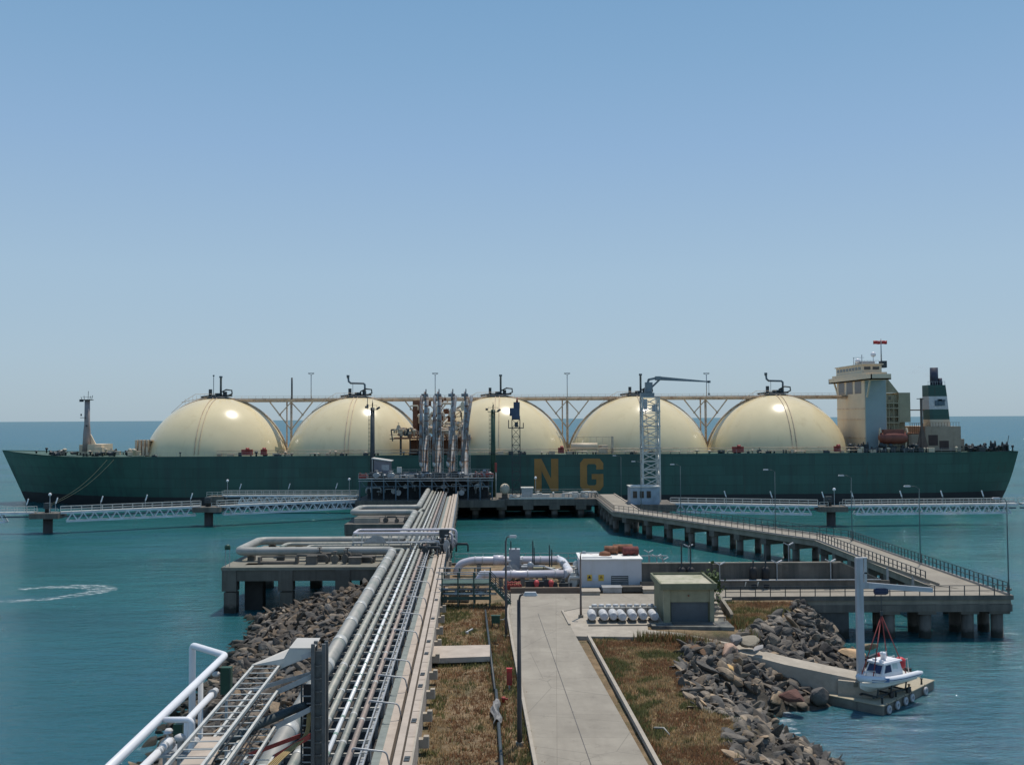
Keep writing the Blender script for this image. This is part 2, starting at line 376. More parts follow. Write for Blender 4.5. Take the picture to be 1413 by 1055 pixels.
LAND = [tuple(J(-11.5, 25)[:2]), tuple(J(-11.8, 60)[:2]), tuple(J(-11.5, 100)[:2]), tuple(J(-11, 122)[:2]), tuple(J(-11, 132)[:2]),
        (16, 132), (16.5, 119), (31, 117), (31, 106), (29, 103.5), (26.8, 98.5), (22.5, 93), (17.8, 87.6), (15, 84.5), (12.6, 78), (12.2, 72),
        (12.0, 66.5), (14.6, 63.5), (12.9, 60), (12.4, 55), (12, 25)]
def inside(x, y):
    c = False; n = len(LAND)
    for i in range(n):
        (x0, y0), (x1, y1) = LAND[i], LAND[(i+1) % n]
        if (y0 > y) != (y1 > y) and x < (x1-x0)*(y-y0)/(y1-y0)+x0: c = not c
    return c
def edge_dist(x, y):
    best = 1e9; n = len(LAND)
    for i in range(n):
        (x0, y0), (x1, y1) = LAND[i], LAND[(i+1) % n]
        dx, dy = x1-x0, y1-y0; k = max(0, min(1, ((x-x0)*dx+(y-y0)*dy)/(dx*dx+dy*dy)))
        best = min(best, math.hypot(x-x0-k*dx, y-y0-k*dy))
    return best
ZR = 4.42
PATH = [Vector((11.0, 88.6, ZR-.02)), Vector((14.5, 87.9, 4.2)), Vector((18.6, 87.0, 3.5)), Vector((23.1, 84.9, 2.7)), Vector((28.4, 82.4, 2.05))]
from mathutils import noise as mn
def path_cut(x, y, h):
    for a, b in zip(PATH[:-1], PATH[1:]):
        dx, dy = b.x-a.x, b.y-a.y; k = max(0, min(1, ((x-a.x)*dx+(y-a.y)*dy)/(dx*dx+dy*dy)))
        d = math.hypot(x-a.x-k*dx, y-a.y-k*dy)
        if d < 4: h = min(h, a.z+(b.z-a.z)*k-.3+max(0, d-1.7)*.55)
    return h
def gz(x, y):
    d = edge_dist(x, y); n = mn.noise(Vector((x*.35, y*.35, 0)))*.18
    if inside(x, y): return path_cut(x, y, 4.12+min(d, 1.5)/1.5*n*.6)
    s = (.40-.0022*max(0, min(50, y-67))) if x < -8 else (1.0 if x > 27 and y > 93 else (.54 if y < 80 else .42))
    if y > 119: s = 1.6
    wob = 1+(.16 if x < -8 else .3)*mn.noise(Vector((x*.08, y*.08, 3)))
    return path_cut(x, y, max(-3, 4.12-d*s*wob+n))
def ground():
    mb = MB(); xs = [-52+i*.8 for i in range(126)]; ys = [28+i*.8 for i in range(142)]
    vs = [(x, y, gz(x, y)) for y in ys for x in xs]; n = len(xs)
    mb.add(vs, [(j*n+i, j*n+i+1, (j+1)*n+i+1, (j+1)*n+i) for j in range(len(ys)-1) for i in range(n-1)], True)
    tag(mb.build('ground', ground_m), 'dry grass ground of the jetty root', kind='structure')
ground()

def kerb_line(pts, w_, h, name, mat, label):
    mb = MB()
    for a, b in zip(pts[:-1], pts[1:]):
        mb.bar(Vector(a)+Vector((0,0,h/2-.08)), Vector(b)+Vector((0,0,h/2-.08)), w_, h+.16)
    tag(mb.build(name, mat), label, kind='structure')
def road():
    tl, tr = .19*18.9, .533*18.9
    A = [J(tl, 28), J(tr, 28), G(794, 876, ZR), G(777, 843, ZR), G(800, 838, ZR), G(905, 838, ZR), G(905, 818.5, ZR), G(699, 818.5, ZR), G(701, 840, ZR), J(tl, 98)]
    mb = MB(); mb.prism([(p.x, p.y) for p in A], ZR-.5, ZR)
    o = mb.build('road', road_m); tag(o, 'pale concrete service road running down the jetty root', kind='structure')
    jt = MB(); jt.bar(J(.345*18.9, 28, ZR+.002), J(.345*18.9, 97, ZR+.002), .05, .012)
    tag(jt.build('road_joint', M('joint_tar', (.10,.095,.09), .9)), 'dark joint along the middle of the road', kind='structure')
    B = [G(777, 843.5, ZR), G(800, 838.5, ZR), G(985, 838.5, ZR), G(1002, 828, ZR), G(990, 856, ZR), G(893, 860, ZR), G(896, 878.5, ZR), G(794, 877, ZR)]
    mb = MB(); mb.prism([(p.x, p.y) for p in B], ZR-.55, ZR-.006)
    tag(mb.build('pavement', concrete_l), 'pale concrete apron beside the cylinders and kiosk', kind='structure')
    C_ = [G(905, 818.5, ZR), G(1010, 818.5, ZR), G(1010, 826, ZR), G(905, 838, ZR)]
    mb = MB(); mb.prism([(p.x, p.y) for p in C_], ZR-.56, ZR-.012)
    tag(mb.build('road', road_m), 'concrete road leading to the causeway', kind='structure')
    kerb_line([J(tl-.1, 28, ZR), J(tl-.1, 84, ZR), J(tl-.02, 97, ZR), G(703, 833, ZR)], .2, .14, 'kerb', concrete_l, 'pale kerb between grass strip and road')
    kerb_line([J(tr+.1, 28, ZR), J(tr+.1, 86.5, ZR)], .24, .16, 'kerb', concrete_l, 'pale kerb between road and right hand grass')
    kerb_line([G(776, 843, ZR), G(786, 862, ZR)], .2, .14, 'kerb', concrete_l, 'short pale kerb at the apron corner')
road()
def path():
    mb = MB(); L = []; Rr = []
    for i, p in enumerate(PATH):
        d = (PATH[min(i+1, 4)]-PATH[max(i-1, 0)]); d.z = 0; d.normalize(); nrm = Vector((-d.y, d.x, 0))
        L.append(p+nrm*1.35); Rr.append(p-nrm*1.25)
    for i in range(4):
        mb.slab([L[i], Rr[i], Rr[i+1], L[i+1]], (0, 0, -3.5))
    e = PATH[4]; mb.box((e.x-.2, e.y-.3, .6), (3.0, 2.6, 2.7), R(-25))
    tag(mb.build('path', concrete_l), 'sloping concrete path down to the boat pontoon', kind='structure')
path()
def on_path(x, y, m_=1.7):
    for a, b in zip(PATH[:-1], PATH[1:]):
        dx, dy = b.x-a.x, b.y-a.y; k = max(0, min(1, ((x-a.x)*dx+(y-a.y)*dy)/(dx*dx+dy*dy)))
        if math.hypot(x-a.x-k*dx, y-a.y-k*dy) < m_: return True
    return False

# ------------------------------------------------------------------ the gas carrier
def pieces(name, mat, parent, n, kinds, place):
    # n small parts of a few shapes, each one an object of its own
    protos = []
    for k in kinds:
        t = MB()
        if k == 'winch':
            t.lathe([(.75, -.7), (.75, -.6), (.4, -.55), (.4, .55), (.75, .6), (.75, .7)], (0, 0, .8), 10, (1, 0, 0)); t.box((0, 0, .3), (1.0, .9, .6))
        elif k == 'bollard':
            for dx in (-.45, .45): t.lathe([(.24, 0), (.2, .8), (.3, .85), (.3, .95)], (dx, 0, 0), 8)
            t.box((0, 0, .08), (1.5, .6, .16))
        elif k == 'locker':
            t.box((0, 0, .5), (1.5, .9, 1.0)); t.box((0, 0, 1.03), (1.6, 1.0, .08))
        elif k == 'vent':
            t.lathe([(.22, 0), (.22, .9), (.45, .95), (.45, 1.25), (.15, 1.4)], (0, 0, 0), 10)
        elif k == 'valve':
            t.lathe([(.55, -.4), (.55, -.3), (.3, -.25), (.3, .25), (.55, .3), (.55, .4)], (0, 0, .55), 10, (0, 1, 0)); t.bar((0, 0, .5), (0, 0, 1.5), .12); t.lathe([(.3, 1.45), (.3, 1.52)], (0, 0, 0), 10)
        elif k == 'pipe_run':
            t.tube([(-1.1, 0, 0), (-1.1, 0, .7), (-.9, 0, .9), (.9, 0, .9), (1.1, 0, .7), (1.1, 0, 0)], .18, 6)
        protos.append((k, t))
    first = {}
    for i in range(n):
        k, t = protos[i % len(protos)]; p, sx, sz = place(i)
        if k not in first: o = t.build(k if name is None else name, mat); first[k] = o; o.parent = parent
        else: o = first[k].copy(); COL.objects.link(o)
        off = Vector((0,0,0)); q = parent
        while q is not None: off += q.location; q = q.parent
        o.location = Vector(p)-off; o.scale = (sx, sx, sz)

YN, YC = 267.0, 290.0           # near side and centreline
DK = 13.6
def X(px, y): return D(px, 600, y).x
def Z(px, py, y): return D(px, py, y).z
def ship():
    s = thing('gas_carrier', 'long dark green gas carrier with five cream domes moored across the bay', 'ship', (0, YC, 0))
    # hull from cross sections: (x at deck, x at keel, half beam deck, half beam water, deck z)
    st = []
    bow, stern = -148.3, 137.8
    for u in [0, .02, .05, .1, .16, .24, .34, .46, .6, .8, 1.0]:
        hb = 23*(1-(1-u)**2.3)
        wb = 23*(1-(1-max(0, u-.02))**1.6)
        dz = DK+1.35*max(0, 1-u*2.0)+0.0
        st.append((bow+u*52, -141.2+u*56, max(hb, .15), max(wb, .1), dz))
    for x in (-60, -20, 20, 60, 95): st.append((x, x, 23, 23, DK))
    for u, hb, wb in ((.2, 22.8, 22.6), (.45, 22.2, 21.4), (.7, 21, 19), (.88, 19.6, 16), (1.0, 18.3, 13)):
        xk = 95+u*40.4; xd = 95+u*42.8
        st.append((xd, xk, hb, wb, DK))
    def profile(t):     # five levels
        xd, xk, hb, wb, dz = t; out_ = []
        for k in (1, .86, .6, .4, .2, 0, -.2):
            z = dz*k; q = min(1, max(0, k))
            curve = q**1.0 if xk < 0 else 1-(1-q)**2.8
            out_.append((xk+(xd-xk)*curve, wb+(hb-wb)*(q**1.4), z))
        return out_
    P = [profile(t) for t in st]; nl = 7
    mb = MB(); bt = MB()
    for sgn in (-1, 1):
        o = len(mb.v)
        vs = [(x, YC+sgn*b, z) for pr in P for x, b, z in pr]
        fs = [(i*nl+j, i*nl+j+1, (i+1)*nl+j+1, (i+1)*nl+j) for i in range(len(P)-1) for j in range(nl-1)]
        mb.add(vs, fs, True)
    a = P[-1]; n = len(a)
    mb.add([(x, YC-b, z) for x, b, z in a]+[(x, YC+b, z) for x, b, z in a], [(j, j+1, n+j+1, n+j) for j in range(n-1)])
    b_ = P[0]
    mb.add([(x, YC-b, z) for x, b, z in b_]+[(x, YC+b, z) for x, b, z in b_], [(j, j+1, n+j+1, n+j) for j in range(n-1)])
    mb.build('hull', hull_green, s)
    for sgn in (-1, 1):
        vs = []
        for pr in P:
            for j, z in ((4, pr[4][2]), (5, 0)):
                x, bb, _ = pr[j]; vs.append((x, YC+sgn*(bb+.04), pr[j][2]))
        bt.add(vs, [(i*2, i*2+1, i*2+3, i*2+2) for i in range(len(P)-1)], True)
    bt.build('boot_topping', hull_black, s)
    dk = MB(); nn = len(P)
    dk.add([(p[0][0], YC-p[0][1], p[0][2]-.25) for p in P]+[(p[0][0], YC+p[0][1], p[0][2]-.25) for p in P],
           [(i, i+1, nn+i+1, nn+i) for i in range(nn-1)])
    dk.build('deck', deck_green, s)
    # railing along the near deck edge and waist pipes
    rl = MB()
    for z in (.55, 1.05):
        rl.bar((-100, YN+.3, DK+z), (120, YN+.5, DK+z), .035)
    for i in range(89): rl.bar((-100+i*2.5, YN+.3, DK), (-100+i*2.5, YN+.3, DK+1.08), .04)
    rl.build('deck_railing', steel, s)
    # letters
    def letter(name, polys, x0, x1, z0, z1):
        mb = MB()
        for poly in polys:
            mb.slab([(x0+(x1-x0)*a, YN-.02, z0+(z1-z0)*b) for a, b in poly], (0, -.035, 0))
        mb.build(name, ochre, s)
    zt, zb = Z(780, 632.5, YN), Z(780, 677, YN)
    x0, x1 = X(737, YN), X(770, YN)
    letter('letter', [[(0,0),(.30,0),(.30,1),(0,1)], [(.70,0),(1,0),(1,1),(.70,1)], [(.30,1),(.30,.62),(.70,0),(.70,.38)]], x0, x1, zb, zt)
    x0, x1 = X(800, YN), X(832, YN)
    gpts_o = [(1,.66),(1,.86),(.84,1),(.16,1),(0,.86),(0,.14),(.16,0),(.84,0),(1,.14),(1,.5)]
    letter('letter', [[(0,.14),(.30,.22),(.30,.78),(0,.86)], [(0,.86),(.30,.78),(.36,.83),(.16,1)], [(.16,1),(.36,.83),(.64,.83),(.84,1)], [(.84,1),(.64,.83),(.70,.78),(1,.86)],
                      [(1,.86),(.70,.78),(.70,.66),(1,.66)], [(0,.14),(.16,0),(.36,.17),(.30,.22)], [(.16,0),(.84,0),(.64,.17),(.36,.17)], [(.84,0),(1,.14),(.70,.22),(.64,.17)],
                      [(1,.14),(1,.52),(.70,.52),(.70,.22)], [(.70,.52),(.50,.52),(.50,.36),(.70,.36)]], x0, x1, zb, zt)
    # tank domes
    RD, CZ = 20.7, 9.0
    def dome_mesh():
        mb = MB(); nu, nv = 64, 20; t0 = math.asin((12.6-CZ)/RD)
        vs = []
        for j in range(nv):
            t = t0+(math.pi/2-t0)*j/nv
            for i in range(nu):
                a = 2*math.pi*i/nu; vs.append((RD*math.cos(t)*math.cos(a), RD*math.cos(t)*math.sin(a), CZ+RD*math.sin(t)))
        vs.append((0, 0, CZ+RD)); top = len(vs)-1
        fs = [(j*nu+i, j*nu+(i+1) % nu, (j+1)*nu+(i+1) % nu, (j+1)*nu+i) for j in range(nv-1) for i in range(nu)]
        fs += [((nv-1)*nu+i, (nv-1)*nu+(i+1) % nu, top) for i in range(nu)]
        return mb.add(vs, fs, True)
    cen = [X(px, YC) for px in (301, 493.5, 687, 880, 1070)]
    d0 = None
    for i, xc in enumerate(cen):
        if d0 is None:
            d0 = dome_mesh().build('tank_dome', cream, None); d = d0
            d.parent = s; d.location = (xc, 0, 0)
        else: d = dupmesh(d0, s, (xc, 0, 0))
        rb = MB()
        arc = [(R_*math.cos(t), 0, CZ+R_*math.sin(t)) for R_ in (RD+.18,) for t in [math.pi*(.065+.87*k/40) for k in range(41)]]
        rb.tube(arc, .3, 6); o = rb.build('rim_pipe', cream_d); o.parent = d
        lad = MB()
        for off in (-.55, .55):
            lad.tube([(off+.0*k, -(RD+.12)*math.cos(t), CZ+(RD+.12)*math.sin(t)) for k, t in enumerate([.24+(math.pi/2-.28)*q/20 for q in range(21)])], .10, 5)
        o = lad.build('stairway', cream_d); o.parent = d
        # deck house and pipes on the crown
        cr = MB()
        cr.lathe([(3.2, CZ+RD-.5), (3.2, CZ+RD+.25), (2.6, CZ+RD+.35)], (0, 0, 0), 20)
        cr.tube([(-5, 0, CZ+RD+.3), (-2, .3, CZ+RD+.7), (4, .2, CZ+RD+.7)], .28, 7)
        cr.box((-2.2, -.3, CZ+RD+1.4), (.8, .8, 2.3)); cr.box((.2, -.5, CZ+RD+.9), (1.8, 1.2, 1.0)); cr.box((2.0, -.2, CZ+RD+1.1), (1.0, .9, 1.5))
        cr.tube([(1.0, -1, CZ+RD+.5), (1.0, -1, CZ+RD+1.6), (2.6, -1, CZ+RD+2.4), (4.2, -1, CZ+RD+2.2), (4.3, -1, CZ+RD+1.2), (3, -1, CZ+RD+.6)], .22, 7)
        o = cr.build('crown_equipment', dark_steel); o.parent = d
        cr = MB(); zz = CZ+RD
        for q in range(9):
            xx = -9+q*1.1; cr.bar((xx, -2, zz-abs(xx)**2/42-.1), (xx, -2, zz+1.2-abs(xx)**2/60), .06)
        cr.tube([(-13, -2, zz-4.3), (-9, -2, zz-.7), (-6, -2, zz+1.1), (0, -2, zz+1.2)], .06, 5)
        cr.bar((-10, -2, zz-1.2), (-2, -2, zz+.3), .5, .12)
        o = cr.build('crown_walkway', cream_d); o.parent = d
        vp = MB()
        if i in (1, 4):
            vp.tube([(2.2, -.6, zz+.3), (2.2, -.6, zz+3.6), (1.8, -.6, zz+4.0), (-1.9, -.6, zz+4.1), (-2.5, -.6, zz+4.6), (-2.7, -.6, zz+6.2)], .30, 8)
            vp.lathe([(.38, zz+5.6), (.45, zz+6.3), (.40, zz+6.45)], (-2.7, -.6, 0), 10)
            vp.bar((-1.3, -.6, zz+1), (-1.3, -.6, zz+4), .1)
        else:
            vp.lathe([(.30, zz+.2), (.30, zz+5.8), (.48, zz+5.9), (.48, zz+6.3), (.34, zz+6.4)], (.9, -.6, 0), 10)
            if i == 0: vp.bar((-1.2, -.6, zz+.3), (-1.2, -.6, zz+6.6), .14); vp.box((-1.2, -.6, zz+6.5), (.4, .4, .4))
        o = vp.build('vent_mast', blue_steel); o.parent = d
    # pipe bridge over the crowns, on posts in the gaps
    zg = Z(706, 550, YC)
    g = MB(); xa, xb_ = X(325, YC), X(1172, YC)
    g.box2((xa, YC-.9, zg-.6), (xb_, YC+.9, zg+.5)); g.build('pipe_bridge', cream_d, s)
    g = MB()
    for k, (dy, dz) in enumerate(((-1.0, .7), (-1.0, 1.15))): g.bar((xa, YC+dy, zg+dz), (xb_, YC+dy, zg+dz), .06)
    for k in range(88): g.bar((xa+k*2.03, YC-1.0, zg+.3), (xa+k*2.03, YC-1.0, zg+1.17), .05)
    g.tube([(xa, YC-1.15, zg+.05), (xb_, YC-1.15, zg+.05)], .16, 6)
    g.build('bridge_handrail', cream_d, s)
    for px in (402, 589, 783, 974):
        x = X(px, YC); t = MB()
        t.tube([(x, YC, DK-1), (x, YC, zg-.5)], .34, 8)
        if px != 589: t.tube([(x-1.4, YC+.5, DK-1), (x-1.4, YC+.5, zg-.5)], .22, 6)
        for sg in (-1, 1):
            t.bar((x+sg*6.2, YC-.2, zg-.6), (x, YC-.2, zg-8.6), .34)
            t.bar((x, YC-.3, zg-.6), (x+sg*3.4, YC-.3, zg-4.3), .28)
            t.box((x+sg*3.3, YC-.2, zg-4.3), (.6, .4, .6))
        t.build('bridge_trestle', cream_d, s)
    for px, kind in ((430, 1), (601, 1), (783, 1), (975, 1), (403.5, 0)):
        x = X(px, YC); t = MB(); zt_ = Z(px, 517 if kind else 521, YC)
        t.tube([(x, YC-.8, zg+.3), (x, YC-.8, zt_)], .12 if kind else .26, 6)
        if kind:
            t.bar((x-.9, YC-.8, zt_+.35), (x, YC-.8, zt_), .12); t.bar((x+.9, YC-.8, zt_+.35), (x, YC-.8, zt_), .12)
            t.box((x, YC-.8, zt_+.42), (1.7, .5, .22))
        t.build('light_mast' if kind else 'vent_riser', steel if kind else dark_steel, s)
    # forecastle: mast, houses, winches
    yb = YC-4
    mbx = X(122, yb); mt = MB()
    zt_ = Z(122, 552, yb)
    mt.add([], [])
    mt.lathe([(1.25, DK+1), (1.05, DK+6), (.78, DK+9), (.72, zt_)], (mbx-.4, yb, 0), 12)
    fm = mt.build('foremast', M('mast_backlit', (.30,.255,.24), .6), s)  # backlit tone of the mast put into its colour
    t = MB(); t.box((mbx-.4, yb, zt_+.1), (2.6, 2.4, .2)); t.box((mbx-1.9, yb-.4, zt_-.1), (1.0, .6, .7))
    for dx, h in ((-1.3, 1.0), (-.6, 1.3), (.4, 2.6), (.9, 1.2), (1.4, 1.4)): t.bar((mbx-.4+dx, yb-.5, zt_), (mbx-.4+dx*1.25, yb-.5, zt_+h), .1)
    t.bar((mbx-1.6, yb-.5, zt_+.9), (mbx+1.2, yb-.5, zt_+.9), .08); t.box((mbx-1.2, yb-1, zt_-5), (1.4, .6, .15)); t.box((mbx-1.7, yb-1, zt_-4.2), (.3, .3, .6))
    t.box((mbx-.1, yb-1.05, zt_-7.3), (.5, .3, .4))
    o = t.build('mast_top', dark_steel); o.parent = fm; 
    for v in o.data.vertices: v.co -= Vector((0, YC, 0))
    t = MB(); t.slab([(mbx+.7, yb, DK+1), (mbx+3.2, yb, DK+1), (mbx+.5, yb, DK+6)], (0, .5, 0)); t.box2((mbx+.6, yb-2, DK), (mbx+4.6, yb+6, DK+3.0)); t.box2((mbx-3.5, yb+2, DK), (mbx+.5, yb+7, DK+2.8)); t.box2((mbx+3, yb-3, DK), (mbx+5.2, yb, DK+2.2))
    t.build('mast_house', house_cream, s)
    rr = random.Random(3)
    def pl(i):
        x = X(30+rr.random()*175, YN+8); y = YN+4+rr.random()*18
        hbx = 23*(1-(1-min(1, max(0, (x+148.3)/52)))**2.3); y = max(y, YC-hbx+1.2)
        return (x, y, DK+.0+max(0, 1.2*(1-(x+148)/26))), .7+rr.random()*.6, .55+rr.random()*.6
    pieces(None, dark_steel, s, 40, ['winch', 'bollard', 'vent'], pl)
    def pl(i):
        x = X(60+rr.random()*140, YN+6); return (x, YN+3+rr.random()*3 if x > -105 else YC-14*(x+148)/43, DK+.2), .8+rr.random()*.6, .8+rr.random()*.6
    pieces(None, house_cream, s, 16, ['locker', 'vent'], pl)
    t = MB(); x = X(197, YN+10)
    for k in range(4): t.box2((x-1.8+k*1.0, YN+9, DK), (x-1.2+k*1.0, YN+13, DK+4.3))
    t.box2((x-2, YN+10, DK+1), (x+2.4, YN+12, DK+1.4)); t.box2((x-2, YN+10, DK+3.9), (x+2.4, YN+12, DK+4.3)); t.build('breakwater_post', cream_d, s)
    # things on the side deck along the domes
    def pl(i): return (-98+rr.random()*195, YN+1.2+rr.random()*1.2, DK-.2), .5+rr.random()*.8, .5+rr.random()*.6
    pieces(None, dark_steel, s, 40, ['locker', 'valve', 'bollard', 'vent'], pl)
    pieces(None, cream_d, s, 40, ['pipe_run', 'locker', 'vent'], pl)
    for zz in (.9, 1.7):
        t2 = MB(); t2.tube([(-80, YN+2.6, DK+zz-.3), (95, YN+2.6, DK+zz-.3)], .1, 6); t2.build('deck_pipe', cream_d, s)
    for px, py, w_ in ((341, 622, 2.9), (364, 622, 1.5), (774, 621, 1.6), (1018, 621, 3.0), (1155, 619, 1.6)):
        x = X(px, YN+1.5); t = MB(); t.box((x, YN+1.6, DK+1.0), (w_, 1.0, 1.5)); t.lathe([(.55, -.4), (.55, .4)], (x+.2, YN+1.2, DK+1.7), 10, (1, 0, 0)); t.build('fire_hose_box', red_dull, s)
    t = MB(); xl, xr_ = X(788, YN+4), X(824, YN+4); zt_ = Z(806, 611.5, YN+4)
    t.tube([(xl, YN+4, zt_-.8), (xr_, YN+4, zt_-.8)], .95, 14); t.build('deck_tank', house_cream, s)
    t = MB()
    for dx in (0, 3, 7): t.bar((xl+dx, YN+4, DK), (xl+dx, YN+4, zt_-1.2), .3)
    t.box2((xr_+.4, YN+3, DK), (xr_+2.8, YN+5, zt_-.5)); t.bar((xl-1, YN+3, zt_+1.7), (xr_+4, YN+3, zt_+1.7), .1); t.bar((xr_+4, YN+3, DK), (xr_+4, YN+3, zt_+1.9), .6)
    for k in range(7): t.bar((xl+k*1.7, YN+3, zt_+.2), (xl+k*1.7, YN+3, zt_+1.7), .07)
    t.build('tank_frame', cream_d, s)
    # manifold amidships: brown platform house, columns, pipework and a small hose crane
    xm0, xm1 = X(567, YN+8), X(646, YN+8); zm = Z(600, 602, YN+5)
    t = MB(); t.box2((xm0, YN+6, DK), (xm1, YN+14, zm-1.0))
    for k in range(9): t.bar((xm0+k*2, YN+5.4, DK), (xm0+k*2, YN+5.4, zm), .35)
    t.box2((xm0-4, YN+1.5, zm-.6), (xm1+1, YN+8, zm-.2)); t.box2((xm0+.3, YN+10, zm), (xm0+2.3, YN+13, zg-.6))
    t.build('manifold_house', rust, s)
    def pl(i): return (xm0-3+rr.random()*(xm1-xm0+3), YN+2+rr.random()*3, zm-.3+rr.random()*2.0), .8+rr.random()*.7, .8+rr.random()*1.2
    pieces(None, cream_d, s, 54, ['valve', 'pipe_run', 'vent'], pl)
    def pl(i): return (xm0+4+rr.random()*8, YN+12+rr.random()*2, zm+1.5+rr.random()*9), .5+rr.random()*.5, .6+rr.random()*.8
    pieces(None, rust, s, 26, ['locker', 'valve'], pl)
    def pl(i): return (xm0+1+rr.random()*14, YN+5+rr.random()*5, zm+.5+rr.random()*7), .9+rr.random()*.9, .9+rr.random()*1.6
    pieces(None, house_cream, s, 22, ['pipe_run', 'vent', 'valve'], pl)
    t = MB()
    for k in range(5):
        for zz in (zm+2.6, zm+5.4): t.bar((xm0+2+k*3, YN+8, zm), (xm0+2+k*3, YN+8, zm+8.2-k*.4), .24); t.bar((xm0+2, YN+8, zz), (xm0+14, YN+8, zz), .2)
    t.bar((xm0+2, YN+8, zm+2.6), (xm0+8, YN+8, zm+8), .16); t.bar((xm0+8, YN+8, zm+2.6), (xm0+14, YN+8, zm+7), .16); t.build('manifold_frame', rust, s)
    t = MB(); xc = X(553, YN+3); t.bar((xc, YN+3, DK), (xc, YN+3, zm+1), .5); t.bar((xc+2.5, YN+3, DK), (xc+2.5, YN+3, zm), .3)
    t.box((xc+1.6, YN+3, zm+1.2), (1.4, 1.2, 2.0)); t.bar((xc+1.6, YN+3, zm+2.1), (xc-2.6, YN+3, zm+1.9), .4); t.bar((xc-2.6, YN+3, zm+1.9), (xc-2.2, YN+3, zm-1.2), .3)
    t.bar((xc-3, YN+3, zm-.5), (xm0, YN+3, zm-.5), .25); t.bar((xc-3.0, YN+3, zm+.6), (xm0, YN+3, zm+.6), .12)
    t.build('hose_crane', dark_steel, s)
    # accommodation block
    xf = X(1194, 275); hz = Z(1194, 524, 276)
    t = MB(); t.box2((xf, 275, DK), (X(1224, 275), 298.4, hz)); ac = t.build('accommodation_block', house_cream, s)
    t = MB(); xs_ = X(1224, 275); t.box2((xf+.25, 274.93, DK+.5), (xs_-.1, 275.0, hz)); t.build('side_wall', house_shade, s)
    t = MB()
    for py in (563.5, 578.5, 604): t.box2((xf-.14, 274.9, Z(1194, py, 276)-.12), (xf, 298.4, Z(1194, py, 276)+.12))
    t.build('deck_line', cream_d, s)
    for k in range(3):
        a0 = 277.5+k*7.0; t = MB(); t.box2((xf-.05, a0, Z(1180, 543.5, 285)), (xf+.3, a0+5.2, Z(1180, 525.5, 285))); t.build('front_window', M('shaded_glass', (.10,.065,.05), .3), s) if k == 0 else t.build('front_window', bpy.data.materials['shaded_glass'], s)
    ax1 = X(1256, 278); az1 = Z(1250, 541.5, 278)
    t = MB(); t.box2((xs_, 281.5, DK), (ax1, 303, az1)); t.box2((ax1-3.2, 277.5, DK+8), (ax1, 281.5, az1)); 
    olive = M('house_olive', (.33,.30,.20), .7, var=.12, stain=(.2,.17,.11), streak=True, sscale=.7)
    t.build('aft_block', olive, s)
    t = MB()
    for py in (556, 563, 575, 583, 593): z = Z(1240, py, 278); t.box2((xs_, 277.2, z-.16), (ax1-3.2, 281.5, z+.16))
    for k in range(4): t.box2((xs_+.2+k*1.3, 277.3, DK), (xs_+.4+k*1.3, 277.5, az1-2))
    t.slab([(xs_, 278, hz+.5), (xs_+1.5, 278, hz+.5), (xs_+4.6, 278, az1), (xs_, 278, az1)], (0, .5, 0))
    t.box2((xs_+.02, 278.6, DK), (ax1-3.25, 279, az1-.6))
    t.build('side_deck', olive, s)
    ws = M('window_shade', (.12,.11,.085), .4)
    for k in range(4):
        for q in range(2): t = MB(); t.box2((xs_+.6+q*1.3, 278.55, DK+5.6+k*2.9), (xs_+1.3+q*1.3, 278.6, DK+6.5+k*2.9)); t.build('side_window', ws, s)
    # bridge wings, wheelhouse, roof gear
    w0 = xf-.8; w1 = xf+7.0; wz0 = Z(1196, 525, 276); wz1 = Z(1196, 515, 276)
    t = MB(); t.box2((w0, 267.5, wz0), (w0+5.4, 303.5, wz0+.35)); t.box2((w0, 267.5, wz0), (w0+.25, 303.5, wz0+1.5)); t.box2((w0, 267.5, wz0), (w0+5.4, 267.8, wz0+1.5)); t.box2((w0, 303.2, wz0), (w0+5.4, 303.5, wz0+1.5))
    t.box2((w0+.3, 272, wz0+.35), (w0+6, 301, wz0+2.2))
    for yy in (270, 300): t.bar((w0+.6, yy, wz0), (w0+1.0, yy+(3.6 if yy < 290 else -3.0), wz0-4.6), .4)
    t.build('bridge_wing', house_cream, s)
    t = MB(); wh0 = Z(1196, 515, 276); wh1 = Z(1190, 504.5, 282); t.box2((w0+.9, 277, wh0), (w0+6.4, 299, wh1)); t.box2((w0+.6, 276.5, wh1), (w0+6.8, 299.5, wh1+.3)); wh = t.build('wheelhouse', house_cream, s)
    t = MB()
    for k in range(8): t.box2((w0+.84, 278+k*2.6, wh0+1.1), (w0+.9, 279.9+k*2.6, wh1-.5))
    for k in range(2): t.box2((w0+1.5+k*2.4, 276.94, wh0+1.1), (w0+3.3+k*2.4, 277, wh1-.5))
    o = t.build('window', dark_glass); o.parent = wh
    for v in o.data.vertices: v.co -= Vector((0, YC, 0))
    t = MB(); z = wh1+.3
    t.bar((w0+.8, 279, z+1.0), (w0+6.4, 279, z+1.0), .08)
    for k in range(8): t.bar((w0+.8+k*.8, 279, z), (w0+.8+k*.8, 279, z+1), .07)
    t.box2((w0+2.4, 281, z), (w0+6.0, 287, z+.9)); t.bar((w0+3.4, 284, z), (w0+3.4, 284, z+3.0), .16); t.bar((w0+1.2, 285, z+2.2), (w0+4.4, 285, z+2.2), .1); t.bar((w0+1.4, 285, z), (w0+1.4, 285, z+2.2), .14)
    t.build('roof_rail', steel, s)
    t = MB(); xx = X(1221, 280); t.box2((xx-.9, 279, z-1), (xx+.6, 281, z+.9)); t.build('mast_base', dark_steel, s)
    t = MB()
    zt_ = Z(1218, 467, 280); t.tube([(xx-.6, 280, z), (xx-.6, 280, zt_)], [.22, .12], 8); t.bar((xx-1.7, 280, zt_-.8), (xx+.5, 280, zt_-.8), .1)
    t.build('radar_mast', steel, s)
